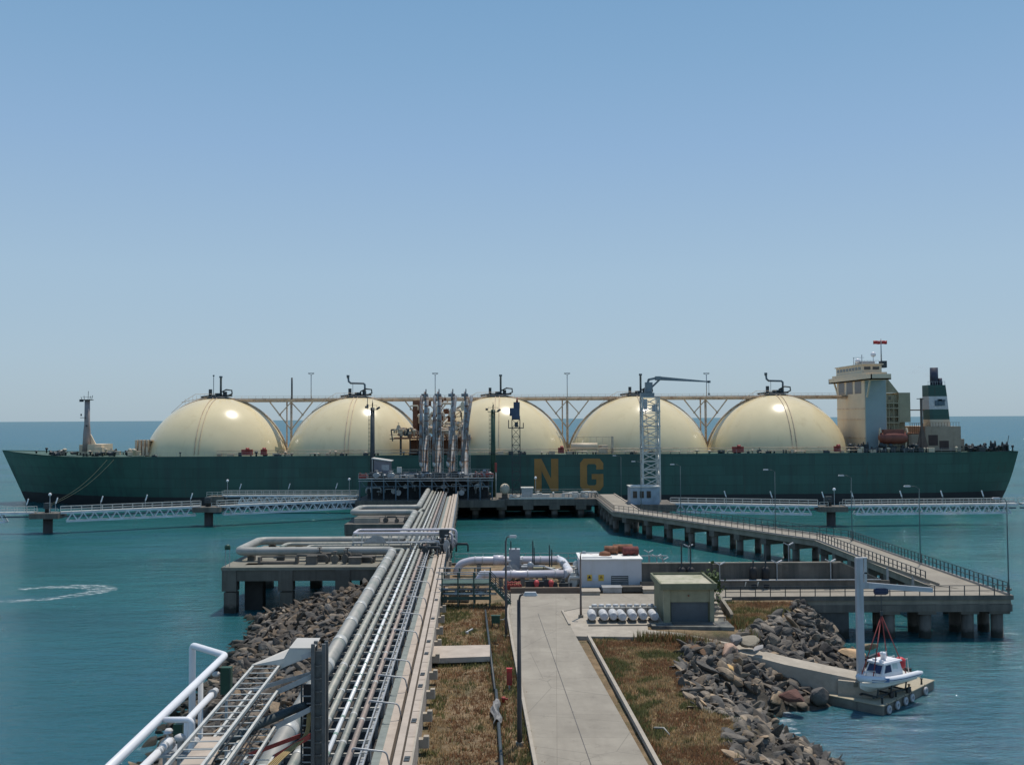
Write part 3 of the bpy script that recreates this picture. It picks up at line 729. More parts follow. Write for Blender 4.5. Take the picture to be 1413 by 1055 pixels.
    t = MB(); zf = Z(1218, 472, 280)
    for k in range(2):
        n_ = 7; x0 = xx-2.8 if k == 0 else xx-.5
        vs = [(x0+(2.1 if k == 0 else 1.6)*i/n_, 280+.18*math.sin(i*1.4), zf+dz+.05*math.sin(i)) for dz in (-.55, .45) for i in range(n_+1)]
        t.add(vs, [(i, i+1, n_+2+i, n_+1+i) for i in range(n_)], True)
    fo = t.build('flag', red, s); sm = fo.modifiers.new('thick', 'SOLIDIFY'); sm.thickness = .03
    for px, py in ((1185.5, 498), (1207, 489)):
        t = MB(); x = X(px, 283); zz = Z(px, py, 283); t.bar((x, 283, z), (x, 283, zz), .18)
        t.lathe([(.1, -.75), (.6, -.5), (.78, 0), (.6, .5), (.1, .75)], (x, 283, zz), 12); t.build('radome', white, s)
    # lifeboat
    t = MB(); xl = X(1234, 270); zl = Z(1234, 599, 270)
    prof = [(.3, -3.9), (1.3, -3.6), (1.75, -2.2), (1.8, 0), (1.75, 2.2), (1.3, 3.6), (.3, 3.9)]; zl -= .9
    t.lathe(prof, (xl, 271, zl), 12, (1, 0, 0)); t.box((xl, 271, zl+1.6), (5.6, 1.9, 1.2)); lb = t.build('lifeboat', orange, s)
    t = MB()
    for dx in (-3.6, 3.6):
        t.bar((xl+dx, 271.6, DK), (xl+dx*1.0, 270.6, zl+2.6), .4); t.bar((xl+dx, 270.6, zl+2.6), (xl+dx, 270.0, zl+1.4), .3)
    t.build('lifeboat_davit', house_cream, s)
    # engine casing and funnel
    t = MB(); t.box2((X(1258, 277), 279, DK), (X(1278, 277), 300, DK+4.6)); cz = Z(1300, 588, 278)
    t.box2((X(1277, 278), 278, DK), (X(1326, 278), 302, cz)); t.box2((X(1326, 278), 280, DK), (X(1335, 278), 298, DK+3.2)); t.build('engine_casing', M('casing_shaded', (.34,.27,.20), .7, var=.15, stain=(.2,.13,.09), streak=True, sscale=.7), s)  # casing colour darkened to carry the shade it stands in
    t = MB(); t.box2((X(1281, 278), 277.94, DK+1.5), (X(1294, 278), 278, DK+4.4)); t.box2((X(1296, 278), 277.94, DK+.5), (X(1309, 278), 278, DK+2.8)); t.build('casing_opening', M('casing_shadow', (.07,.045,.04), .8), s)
    t = MB(); t.bar((X(1256, 278), 279, cz+.9), (X(1276, 278), 279, cz+.9), .12); t.box2((X(1258, 278), 279, DK+4.6), (X(1280, 278), 290, DK+5.0)); t.bar((X(1255, 278), 279, Z(1270, 565.5, 278)), (X(1278, 278), 279, Z(1270, 565.5, 278)), .3)
    for k in range(7): t.bar((X(1258+k*3, 278), 279, DK+4.6), (X(1258+k*3, 278), 279, cz+.9), .1)
    for k in range(12): t.bar((X(1280+k*4, 278), 278.2, cz), (X(1280+k*4, 278), 278.2, cz+1.1), .07)
    t.bar((X(1280, 278), 278.2, cz+1.1), (X(1325, 278), 278.2, cz+1.1), .07)
    t.build('casing_railing', rust, s)
    yq0, yq1 = 281, 286
    zs = [Z(1290, p, yq0) for p in (588, 578.5, 564.5, 546.5, 531)]
    xl_ = [X(p, yq0) for p in (1284.5, 1284, 1283.6, 1283.2, 1283)]; xr2 = [X(p, yq0) for p in (1312, 1311, 1310, 1308.6, 1307)]
    for k, (mtl, nm) in enumerate(((house_cream, 'funnel_base'), (hull_green, 'funnel_band'), (white_old, 'funnel_band'), (hull_green, 'funnel_band'))):
        t = MB(); in0, in1 = .1*k, .1*(k+1)
        a = [(xl_[k], yq0+in0, zs[k]), (xr2[k], yq0+in0, zs[k]), (xr2[k], yq1-in0, zs[k]), (xl_[k], yq1-in0, zs[k])]
        b = [(xl_[k+1], yq0+in1, zs[k+1]), (xr2[k+1], yq0+in1, zs[k+1]), (xr2[k+1], yq1-in1, zs[k+1]), (xl_[k+1], yq1-in1, zs[k+1])]
        t.add(a+b, [(3,2,1,0),(4,5,6,7),(0,1,5,4),(1,2,6,5),(2,3,7,6),(3,0,4,7)]); t.build(nm, mtl, s)
    t = MB(); yy = yq0+.18; c = (X(1298, yq0), (zs[2]+zs[3])/2)
    for dx, dz, w_, h_ in ((-.9, -.1, .9, 1.5), (.1, .1, 1.0, 1.9), (1.0, -.1, .8, 1.3), (.5, .7, 2.2, .4)):
        t.box((c[0]+dx, yy, c[1]+dz), (w_, .3, h_))
    t.build('funnel_emblem', blue_steel, s)
    t = MB(); t.lathe([(1.15, zs[4]-.3), (1.1, zs[4]+5.0)], (X(1290.5, 283.4), 283.4, 0), 14); t.lathe([(.6, zs[4]-.3), (.5, zs[4]+2)], (X(1299, 283), 283, 0), 10); t.box((X(1297, 284), 284, zs[4]+1), (1.2, 1, 1.2)); t.build('exhaust_stack', M('soot_stack', (.035,.04,.07), .6), s)
    t = MB()
    for k in range(8): t.bar((xl_[4]+.1+k*.68, yq0+.7, zs[4]), (xl_[4]+.1+k*.68, yq0+.7, zs[4]+1.0), .07)
    t.bar((xl_[4], yq0+.7, zs[4]+1), (xr2[4], yq0+.7, zs[4]+1), .07); t.build('funnel_railing', steel, s)
    t = MB(); x = X(1272, 272); t.bar((x, 272, DK), (x, 272, Z(1272, 549, 272)), .5); t.bar((x-1.2, 272, Z(1272, 550, 272)), (x+.6, 272, Z(1272, 550, 272)), .2); t.slab([(x-1.6, 272, DK), (x+2.0, 272, DK), (x+.3, 272, DK+7), (x-.1, 272, DK+7)], (0, .4, 0)); t.build('provision_crane', M('crane_brown', (.12,.09,.075), .7), s)
    def pl(i): return (X(1340+rr.random()*54, 274), 272+rr.random()*10, DK-.2), .8+rr.random()*.8, .7+rr.random()*1.3
    pieces(None, dark_steel, s, 36, ['winch', 'bollard', 'vent', 'locker'], pl)
    t = MB(); t.bar((X(1388, 275), 275, DK), (X(1392, 275), 275, DK+4.2), .12); t.build('stern_light_pole', dark_steel, s)
    def pl(i): return (X(1163+rr.random()*110, 270), 269+rr.random()*3, DK-.2), .8+rr.random()*.7, .7+rr.random()*1.3
    pieces(None, dark_steel, s, 30, ['winch', 'vent', 'locker'], pl)
    def pl(i): return (X(1163+rr.random()*160, 269), 268.5+rr.random(), DK-.1), .6+rr.random()*.5, .5+rr.random()*.8
    pieces(None, house_cream, s, 14, ['locker', 'vent'], pl)
    return s
ship()
def ropes():
    for i, (a, b) in enumerate((((66, 697, 207), (148, 634, 268)), ((70, 697, 207), (158, 633, 268)))):
        p0, p1 = D(*a), D(*b); t = MB()
        pts = [p0.lerp(p1, k/10)-Vector((0, 0, 1.4*math.sin(math.pi*k/10))) for k in range(11)]
        t.tube(pts, .045, 5)
        tag(t.build('mooring_rope', rope_m), ('lower' if i else 'upper')+' of two green mooring ropes from the bow to the outer dolphin', 'rope', 'mooring ropes at the bow')
ropes()

# ------------------------------------------------------------------ loading platform and what stands on it
PF = 232.0
def lattice(mb, x, y, wx, wy, z0, z1, n, r=.09, leg=.16):
    for sx in (-1, 1):
        for sy in (-1, 1): mb.bar((x+sx*wx/2, y+sy*wy/2, z0), (x+sx*wx/2, y+sy*wy/2, z1), leg)
    h = (z1-z0)/n
    for i in range(n+1):
        z = z0+i*h
        c = [(x-wx/2, y-wy/2), (x+wx/2, y-wy/2), (x+wx/2, y+wy/2), (x-wx/2, y+wy/2)]
        for k in range(4):
            a, b = c[k], c[(k+1) % 4]; mb.bar((a[0], a[1], z), (b[0], b[1], z), r)
            if i < n:
                if (i+k) % 2: a, b = b, a
                mb.bar((a[0], a[1], z), (b[0], b[1], z+h), r)
def platform():
    p = thing('loading_platform', 'dark two storey loading platform standing on piles in front of the gas carrier', 'jetty platform', D(600, 690, PF+8))
    xl, xr_ = X(490, PF), X(684, PF); xe = X(822, PF+12)
    z2, z1 = 9.5, 4.4
    t = MB(); t.box2((xl, PF, z1-1.7), (xr_+2, PF+22, z1)); t.box2((xr_+2, PF+2, z1-1.5), (xe, PF+20, z1)); t.build('deck_slab', concrete_d, p)
    t = MB(); t.box2((xl+1, PF+20.5, -1.5), (xe-.5, PF+21, z1-1.5)); t.build('shade_backing', M('backing_shade', (.03,.03,.03), .9), p)  # added dark sheet closing the view, stands in for shade under the deck
    t = MB(); t.box2((xl+.6, PF+1, z2-.25), (xr_-.6, PF+20, z2)); t.build('upper_deck', dark_steel, p)
    t = MB(); t.box2((xl+2, PF+6, z1), (xr_-2, PF+19, z2-1.2)); t.build('plant_room', M('plant_dark', (.025,.03,.035), .7), p)
    t = MB()
    for i in range(12):
        x = xl+.9+i*(xr_-xl-1.8)/11; t.bar((x, PF+1.1, z1), (x, PF+1.1, z2-.25), .3)
        if i < 11: t.bar((x, PF+1.1, z2-.4), (x+1.3, PF+1.1, z2-2.0), .14); t.bar((x, PF+1.1, z2-1.9), (x+2.8, PF+1.1, z2-1.9), .16)
    t.build('steel_frame', blue_steel, p)
    t = MB()
    for x0, x1, y in ((xl+.6, xr_-.6, PF+1), (xl+.6, xr_-.6, PF+19.8)):
        for dz in (.55, 1.1): t.bar((x0, y, z2+dz), (x1, y, z2+dz), .07)
        for k in range(17): t.bar((x0+(x1-x0)*k/16, y, z2), (x0+(x1-x0)*k/16, y, z2+1.1), .07)
    for dz in (-.08, -.6): t.bar((xl+.6, PF+.9, z2+dz), (xr_-.6, PF+.9, z2+dz), .16)
    t.build('upper_railing', steel, p)
    for k, x in enumerate([xl+3+i*6.2 for i in range(9)]+[]):
        if x > xe-1: break
        for y in (PF+3, PF+9, PF+15, PF+20):
            t = MB(); t.box((x, y, z1-1.7), (2.4, 2.2, 1.5)); t.build('pile_cap', concrete_d, p)
            t = MB(); t.lathe([(.75, -4), (.75, z1-2.2)], (x, y, 0), 12); t.build('pile', concrete_d, p)
    t = MB()
    for dz in (.5, 1.0): t.bar((xr_+3, PF+2.1, z1+dz), (xe-4, PF+2.1, z1+dz), .06)
    for k in range(14): t.bar((xr_+3+k*1.35, PF+2.1, z1), (xr_+3+k*1.35, PF+2.1, z1+1), .06)
    for dz in (.5, 1.0): t.bar((xr_+3, PF+19.8, z1+dz), (xe-1, PF+19.8, z1+dz), .06)
    t.box2((xr_+3, PF+2.0, z1), (xe-6, PF+2.3, z1+.35))
    t.build('lower_railing', steel_l, p)
    rr = random.Random(11)
    def pl(i): return (xl+2+rr.random()*(xr_-xl-4), PF+2+rr.random()*4, z2), .7+rr.random()*.8, .6+rr.random()*.7
    pieces(None, steel, p, 30, ['valve', 'pipe_run', 'vent'], pl)
    pieces(None, dark_steel, p, 20, ['locker', 'pipe_run', 'valve'], pl)
    pieces(None, red_dull, p, 3, ['valve'], lambda i: (xl+1.5+i*1.2, PF+2, z2), 1.0, .8) if False else None
    def pl2(i): return (X(656+i*4, PF+3), PF+2.5+rr.random()*2, z2), .8, .9
    pieces(None, red_dull, p, 6, ['valve', 'pipe_run'], pl2)
    def pl3(i): return (X(497+i*4, PF+2), PF+2.0, z2), .8, .8
    pieces(None, red_dull, p, 3, ['valve', 'locker'], pl3)
    def pl4(i): return (xr_+3+rr.random()*22, PF+3+rr.random()*4, z1), .7+rr.random()*.6, .7+rr.random()*.8
    pieces(None, steel_l, p, 20, ['valve', 'pipe_run', 'locker', 'vent'], pl4)
    def pl5(i): return (xl+2+rr.random()*(xr_-xl-4), PF+1.8+rr.random()*3, z1+.6+rr.random()*2.2), .8+rr.random()*.8, .7+rr.random()*.7
    pieces(None, steel, p, 26, ['pipe_run', 'valve', 'vent'], pl5)
    # control cabin and small box on the upper deck
    x0, x1 = X(514, PF+8), X(541, PF+8); t = thing('control_cabin', 'small grey lean-to cabin with a sloping roof on the upper loading deck', 'cabin', ((x0+x1)/2, PF+8, z2))
    w_ = MB(); w_.slab([(x0+.5, PF+6.4, z2), (x1-.4, PF+6.4, z2), (x1-.4, PF+6.4, z2+3.7), (x0+.5, PF+6.4, z2+4.3)], (0, 4, 0)); w_.build('wall', M('cabin_grey', (.20,.19,.21), .7), t)
    r_ = MB(); r_.slab([(x0, PF+6, z2+4.35), (x1, PF+6, z2+3.65), (x1, PF+6, z2+3.85), (x0, PF+6, z2+4.55)], (0, 5, 0)); r_.build('roof', steel_l, t)
    w_ = MB(); w_.box2((x0+2.4, PF+6.35, z2+1.6), (x0+4.2, PF+6.4, z2+2.9)); w_.build('window', steel, t)
    w_ = MB(); w_.bar((x0+.2, PF+6.1, z2), (x0+.2, PF+6.1, z2+4.4), .14); w_.build('post', steel_l, t)
    x = X(551, PF+6); t = thing('equipment_box', 'pale square equipment box on a post beside the lean-to cabin', 'box', (x, PF+6, z2))
    w_ = MB(); w_.box((x, PF+6, z2+1.7), (1.1, .8, 1.3)); w_.build('cabinet', steel_l, t); w_ = MB(); w_.bar((x, PF+6, z2), (x, PF+6, z2+1.1), .2); w_.build('post', steel, t)
    # horizontal vessel and a plain tank on the lower deck
    x = X(696, PF+4); t = thing('pressure_vessel', 'round pale end of a horizontal tank on the lower loading deck', 'tank', (x, PF+5, z1))
    w_ = MB(); w_.lathe([(.2, -.4), (.8, -.25), (1.15, 0), (1.15, 4), (.8, 4.3)], (x, PF+3.2, z1+2.2), 16, (0, 1, 0)); w_.build('shell', M('vessel_paint', (.42,.38,.30), .6), t)
    w_ = MB(); w_.box((x, PF+3.8, z1+.55), (1.4, .4, 1.1)); w_.build('saddle', concrete_d, t)
    x = X(727, PF+4); t = thing('pump_house', 'small grey plant shed with a flat roof right of the horizontal tank', 'shed', (x, PF+6, z1))
    w_ = MB(); w_.box((x, PF+5, z1+1.2), (2.6, 3, 2.4)); w_.build('wall', steel, t); w_ = MB(); w_.box((x, PF+5, z1+2.5), (3.0, 3.4, .16)); w_.build('roof', steel_l, t)
platform()

def marine_loaders():
    z2 = 9.5
    def proto():
        t = thing('marine_loader', '', 'loading arm', (0, 0, 0), 'marine loading arms on the platform')
        b = MB(); b.lathe([(1.1, 0), (1.1, .3), (.72, .35), (.66, 11)], (0, 0, 0), 12); b.build('riser', arm_grey, t)
        b = MB(); b.bar((-.75, .3, 0), (-.55, .3, 12), .3); b.bar((.75, .3, 0), (.55, .3, 12), .3)
        for k in range(7): b.bar((-.72, .3, .5+k*1.7), (.66, .3, 2.0+k*1.7), .12)
        b.build('support_column', arm_grey, t)
        b = MB(); b.tube([(.35, -.6, 10.6), (.55, -.4, 19.6)], .50, 10); b.bar((.75, -.4, 10.6), (.62, -.4, 19.6), .2); b.build('inboard_arm', arm_grey, t)
        b = MB(); b.tube([(-.6, -.9, 19.4), (-1.0, -1.0, 3.4)], .42, 10); b.bar((-.75, -1.2, 19), (-1.1, -1.2, 6), .16); b.build('outboard_arm', arm_grey, t)
        b = MB(); b.lathe([(1.15, -.15), (1.15, .15)], (.1, -.6, 19.3), 16, (1, 0, 0)); b.bar((-.7, -.6, 19.5), (.9, -.6, 19.5), .7); b.bar((.4, -.6, 19.6), (.4, -.6, 21.0), .25); b.build('apex_swivel', arm_grey, t)
        b = MB(); b.lathe([(.95, -.2), (.95, .2)], (.5, -.7, 10.8), 14, (1, 0, 0)); b.box((.9, .9, 9.2), (1.0, 1.4, 1.3)); b.build('counterweight', arm_grey, t)
        b = MB(); b.tube([(-.95, -1, 3.5), (-.95, -.8, 2.6), (-.5, -.6, 2.2)], .3, 8); b.lathe([(.6, -.2), (.6, .2)], (-.7, -.7, 2.6), 12, (1, 0, 0)); b.build('triple_swivel', steel_l, t)
        b = MB()
        for k in range(13): b.bar((1.0, .1, .3+k*.8), (1.35, .1, .3+k*.8), .06)
        b.bar((1.0, .1, 0), (1.0, .1, 10.5), .08); b.bar((1.35, .1, 0), (1.35, .1, 10.5), .08); b.build('ladder', steel_l, t)
        b = MB()
        for k, zz in enumerate((3.5, 6.2, 8.6)): b.box((0, -.1, zz), (2.0, 1.5, .14)); b.bar((-.95, -.8, zz+.9), (.95, -.8, zz+.9), .07); b.bar((-.95, -.8, zz), (-.95, -.8, zz+.9), .07); b.bar((.95, -.8, zz), (.95, -.8, zz+.9), .07)
        b.build('service_landing', rust, t)
        b = MB(); b.tube([(-.2, -.7, 0), (-.2, -.75, 10.8), (.2, -.8, 19.2)], .12, 6); b.tube([(.9, -.7, .5), (.85, -.7, 19)], .09, 6); b.build('hydraulic_line', steel_l, t)
        for k in range(5): b = MB(); b.lathe([(.56, -.1), (.56, .1)], (.38+k*.035, -.55, 11.5+k*1.8), 10); b.build('flange', rust, t)
        return t
    L = ['leftmost of the four grey loading arms, beside the rusty manifold column', 'second grey loading arm from the left, folded upright over the platform',
         'third grey loading arm from the left, with its outer pipe slightly spread', 'rightmost of the four grey loading arms, against the middle dome']
    p0 = None
    for i, px in enumerate((586, 604, 623, 641)):
        x = X(px, PF+10)
        if p0 is None: p0 = proto(); o = p0; o.location = (x, PF+10, z2)
        else: o = copy_tree(p0, (x, PF+10, z2))
        o['label'] = L[i]
        if i >= 2:
            for ch in o.children:
                if ch.name.startswith('outboard_arm'): ch.rotation_euler = (0, R(5 if i == 2 else 7), 0)
marine_loaders()

def towers():
    # green fire-monitor towers
    for px, lab, ytop, y in ((514, 'slim dark green monitor tower left of the loading arms', 562, PF+12), (680.5, 'slim dark green monitor tower right of the loading arms', 565, PF+9)):
        x = X(px, y); zt_ = Z(px, ytop, y); zb_ = 4.4
        t = thing('monitor_tower', lab, 'tower', (x, y, zb_), 'green monitor towers on the platform')
        b = MB(); b.lathe([(.62, zb_), (.5, zt_)], (x, y, 0), 12); b.build('mast', green_dk if px > 600 else dark_steel, t)
        b = MB(); b.bar((x-.95, y-.3, zb_), (x-.95, y-.3, zt_-.6), .07); b.bar((x-.62, y-.3, zb_), (x-.62, y-.3, zt_-.6), .07)
        for k in range(22): b.bar((x-1.0, y-.3, zb_+k*.98), (x-.5, y-.3, zb_+k*.98), .1)
        b.build('ladder', green_dk, t)
        b = MB(); b.box((x, y, zt_-.5), (2.6, 1.8, .14)); b.box((x, y, zb_+10.5), (2.2, 1.8, .14)); b.bar((x-1.2, y-.8, zt_+.5), (x+1.2, y-.8, zt_+.5), .07)
        for dx in (-1.2, 0, 1.2): b.bar((x+dx, y-.8, zt_-.5), (x+dx, y-.8, zt_+.5), .07)
        b.build('platform', dark_steel, t)
        b = MB(); b.tube([(x, y, zt_-.4), (x, y, zt_+.9), (x+.1, y-.4, zt_+1.1)], .15, 7); b.bar((x, y, zt_), (x, y, zt_+1.8), .1)
        b.build('water_monitor', dark_steel, t)
        b = MB(); b.lathe([(.2, -.5), (.28, .5)], (x+1.4, y-.2, zt_-.2), 10, (1, 0, .7)); b.build('floodlight', dark_steel, t)
        b = MB(); b.lathe([(.3, -.3), (.2, .3)], (x-1.5, y, zt_+.1), 10, (1, 0, 0)); b.build('floodlight', dark_steel, t)
        if px < 600:
            b = MB(); b.tube([(x-1.3, y+.5, zt_), (x-1.3, y+.5, zt_+2.6)], .09, 6); b.lathe([(.26, -.5), (.26, .5)], (x-1.3, y+.5, zt_+.3), 8); b.build('antenna', dark_steel, t)
    # gangway tower
    y = PF+6; x = X(712, y); z1 = Z(712, 578, y); zt_ = Z(712, 557, y)
    t = thing('gangway_tower', 'open lattice gangway tower with a dark boxy head right of the green tower', 'tower', (x, y, 4.4))
    b = MB(); lattice(b, x, y, 1.9, 1.9, 4.4, z1, 9, .1, .2); b.build('lattice', dark_steel, t)
    b = MB(); b.box((x-.3, y, z1+1.7), (2.4, 1.6, 1.9)); b.box((x+.2, y, z1+3.3), (1.5, 1.3, 1.5)); b.box((x, y, z1+.3), (2.0, 1.6, .9)); b.build('winch_head', M('winch_blue', (.05,.07,.12), .6), t)
    b = MB(); b.box((x, y-.3, z1-2.1), (3.6, 2.2, .2)); b.bar((x-1.75, y-1, z1-2.2), (x-1.75, y-1, z1-.2), .2); b.bar((x+1.75, y-1, z1-2.2), (x+1.75, y-1, z1-.9), .2); b.box((x+.1, y-1.1, z1-1.3), (.8, .4, 1.2)); b.build('landing', dark_steel, t)
    b = MB(); b.lathe([(.3, 0), (.1, 1.1)], (x+.3, y, z1+4.0), 8); b.build('beacon', red_dull, t)
    # thin white and red pole beside it
    y = PF+3; x = X(684, y); t = thing('warning_pole', 'thin white pole with a red top between the green tower and the tank end', 'pole', (x, y, 4.4))
    b = MB(); b.tube([(x, y, 4.4), (x, y, 11)], .1, 6); b.build('pole', steel_l, t); b = MB(); b.box((x, y, 11.8), (.5, .3, 2.2)); b.build('red_sleeve', red_dull, t)
    # lattice crane tower at the right end
    y = 226.0; x = X(897, y); zt_ = Z(897, 548, y)
    t = thing('crane_tower', 'tall grey lattice crane tower with a thin jib by the right walkway', 'crane', (x, y, 4.4))
    b = MB(); lattice(b, x, y, 3.8, 3.4, 4.4, zt_, 13, .19, .36); b.build('lattice', steel_l, t)
    b = MB(); b.box((x-.2, y-.5, (zt_+4.4)/2-1), (1.2, 1.2, .9)) if False else None
    b.bar((x+1.0, y-1.9, 4.4), (x+1.0, y-1.9, zt_), .12); b.bar((x+1.5, y-1.9, 4.4), (x+1.5, y-1.9, zt_), .12)
    for k in range(28): b.bar((x+.95, y-1.9, 4.8+k*.83), (x+1.55, y-1.9, 4.8+k*.83), .08)
    b.build('ladder', steel_l, t)
    b = MB()
    for z in (zt_-3.2, zt_-6.5, zt_-11.5): b.box((x, y, z), (4.3, 4.0, .16)); 
    b.box((x-1.2, y-1.4, zt_-1.6), (.8, .8, 2.4)); b.box((x+.8, y-1.4, zt_-2.4), (.9, .8, 1.4)); b.build('landing', steel, t)
    b = MB(); b.box((x-.6, y, zt_+.5), (3.0, 2.6, 1.0)); b.lathe([(1.0, 0), (.8, 1.2)], (x-.3, y, zt_+.8), 12); b.box((x-.2, y, zt_+2.6), (1.6, 1.5, 1.6)); b.bar((x+.4, y, zt_+2.2), (x+2.4, y, zt_+4.1), .4); b.bar((x-.9, y, zt_+1.4), (x-.2, y, zt_+4.0), .5); b.bar((x-.3, y, zt_+4.0), (x+2.3, y, zt_+4.5), .5); b.box((x+1.9, y, zt_+4.3), (1.2, 1.2, .9)); b.build('slewing_head', M('crane_slate', (.19,.22,.235), .5, var=.2), t)
    b = MB(); x2 = X(979, y); z3 = Z(979, 526.5, y)
    b.slab([(x+1.9, y-.3, zt_+3.9), (x2, y-.3, z3-.12), (x2, y-.3, z3+.12), (x+1.9, y-.3, zt_+4.75)], (0, .6, 0)); b.box((x2, y, z3), (.7, .6, .5)); b.build('jib', bpy.data.materials['crane_slate'], t)
    b = MB(); b.bar((x2, y, z3), (x2, y, z3-2.6), .07); b.box((x2, y, z3-2.8), (.3, .3, .5)); b.build('hook', dark_steel, t)
    x0, x1 = X(865, 224), X(904, 224); t = thing('machinery_house', 'pale blue grey machinery house at the foot of the lattice crane tower', 'cabin', ((x0+x1)/2, 221, 4.4))
    b = MB(); b.box2((x0, 218, 4.4), (x1, 223.6, 8.1)); b.build('wall', M('machinery_blue', (.28,.34,.40), .6), t); b = MB(); b.box2((x0-.2, 217.8, 8.1), (x1+.2, 223.8, 8.3)); b.build('roof', steel_l, t)
    b = MB()
    for k in range(3): b.box2((x0+.5+k*1.5, 217.94, 5.8), (x0+1.4+k*1.5, 218, 7.3))
    b.build('window', dark_glass, t)
    t = thing('crane_platform', 'dark concrete pier under the lattice crane tower', 'pier', (x, y, 0))
    b = MB(); b.box2((x0-1, 216.5, 3.0), (X(925, 224), 230, 4.4)); b.build('deck_slab', concrete_d, t)
    for px in (872, 898, 918):
        for yy in (219, 228): b = MB(); b.lathe([(.8, -4), (.8, 3.2)], (X(px, yy), yy, 0), 12); b.build('pile', concrete_d, t)
towers()

# ------------------------------------------------------------------ walkways and dolphins
def catwalk(p0, p1, label, w_=1.5, t0=.04, t1=.96, mat=None):
    p0, p1 = Vector(p0), Vector(p1); d = (p1-p0); L = d.length; d.normalize(); nrm = Vector((-d.y, d.x, 0)).normalized()
    t = thing('walkway_bridge', label, 'walkway', (p0+p1)/2, 'steel truss walkways over the water')
    zt_ = p0.z
    b = MB(); b.bar(p0, p1, w_, .14); b.build('deck', steel_l, t)
    a, e = p0+d*L*t0, p0+d*L*t1
    for sg in (-1, 1):
        b = MB(); o = nrm*sg*w_/2; n = max(4, round((e-a).length/2.1)); lo = Vector((0, 0, -2.0)); hi = Vector((0, 0, -.25))
        b.bar(p0+o+hi, p1+o+hi, .3); b.bar(a+o+lo, e+o+lo, .3)
        for i in range(n):
            q0 = a.lerp(e, i/n)+o; q1 = a.lerp(e, (i+.5)/n)+o; q2 = a.lerp(e, (i+1)/n)+o
            b.bar(q0+lo, q1+hi, .22); b.bar(q1+hi, q2+lo, .22)
        b.build('truss', M('truss_grey', (.56,.60,.64), .5) if 'truss_grey' not in bpy.data.materials else bpy.data.materials['truss_grey'], t)
        b = MB()
        for h_ in (.55, 1.1): b.bar(p0+o+Vector((0,0,h_)), p1+o+Vector((0,0,h_)), .08)
        k = round(L/2)
        for i in range(k+1): q = p0.lerp(p1, i/k)+o; b.bar(q, q+Vector((0,0,1.1)), .07)
        b.build('handrail', steel_l, t)
    b = MB(); b.bar(p0+Vector((0,0,-1.0)), p1+Vector((0,0,-1.0)), .5, .3); b.build('service_pipe', blue_steel, t)
    return t
def dolphin(px, py, label, w_=6.0, z=4.4):
    p = G(px, py, 0); t = thing('mooring_dolphin', label, 'dolphin', (p.x, p.y, 0), 'mooring dolphins')
    b = MB(); b.lathe([(.95, -5), (.95, z-1.2)], (p.x, p.y, 0), 16); b.build('pile', M('dolphin_pile', (.045,.04,.04), .7, var=.3) if 'dolphin_pile' not in bpy.data.materials else bpy.data.materials['dolphin_pile'], t)
    b = MB(); b.box((p.x, p.y, z-.75), (w_, 4.2, 1.1)); b.build('cap', concrete_d, t)
    b = MB(); b.lathe([(.6, 0), (.5, 1.2), (.75, 1.3), (.75, 1.5)], (p.x-.3, p.y+.5, z-.2), 12); b.box((p.x-.3, p.y+.5, z+1.2), (1.3, 1.1, 1.2)); b.build('mooring_hook', dark_steel, t)
    for sx in (-1, 1):
        b = MB()
        for dz in (.5, 1.0): b.bar((p.x+sx*w_/2, p.y-2, z-.2+dz), (p.x+sx*w_/2*.4, p.y-2, z-.2+dz), .07)
        b.bar((p.x+sx*w_/2, p.y-2, z-.2), (p.x+sx*w_/2, p.y-2, z+.8), .07); b.bar((p.x+sx*w_/2*.4, p.y-2, z-.2), (p.x+sx*w_/2*.4, p.y-2, z+.8), .07)
        b.build('guardrail', steel_l, t)
    return p
d1 = dolphin(66, 735, 'dark single pile dolphin nearest the bow, with the mooring ropes')
d2 = dolphin(288, 725, 'dark single pile dolphin between the two left walkways')
d3 = dolphin(1147, 725, 'dark single pile dolphin under the right hand walkway')
ZW = 4.4
def P(v, dx=0): return Vector((v.x+dx, v.y, ZW))
catwalk((d1.x-60, d1.y-6, ZW), P(d1, -2.6), 'steel truss walkway running off past the bow, farthest left', t1=.90)
catwalk(P(d1, 2.6), P(d2, -1.8), 'steel truss walkway between the two left hand dolphins')
catwalk(P(d2, 1.8), Vector((X(489, 232), 236, ZW)), 'steel truss walkway from the inner left dolphin to the loading platform')
catwalk(Vector((X(308, 252), 252, ZW)), Vector((X(494, 250), 250, ZW)), 'second steel walkway behind, close along the green hull', t0=.12, t1=.98)
catwalk(Vector((X(924, 222), 222, ZW)), P(d3, -2.8), 'steel truss walkway from the lattice crane to the right dolphin')
catwalk(P(d3, 2.8), Vector((d3.x+40.5, d3.y+2, ZW)), 'steel truss walkway right of the right dolphin, below the stern', t0=.06, t1=.96)
catwalk(Vector((d3.x+41.5, d3.y+2, ZW)), Vector((d3.x+84, d3.y+4, ZW)), 'steel walkway at the far right running out of the picture', t0=.06)
def breasting():
    for px, lab in ((300, 'small dolphin platform at the left end of the hull side walkway'),):
        x = X(px, 252); t = thing('breasting_dolphin', lab, 'dolphin', (x, 252, 0))
        b = MB(); b.lathe([(.9, -5), (.9, 3)], (x, 252, 0), 14); b.build('pile', bpy.data.materials['dolphin_pile'], t)
        b = MB(); b.box((x, 252, 3.6), (4, 4, 1.2)); b.build('cap', concrete_d, t)
        b = MB()
        for dz in (.6, 1.1): b.bar((x-2, 250, 4.2+dz), (x+2, 250, 4.2+dz), .08)
        for k in range(4): b.bar((x-2+k*1.33, 250, 4.2), (x-2+k*1.33, 250, 5.3), .08)
        b.build('guardrail', steel_l, t)
breasting()
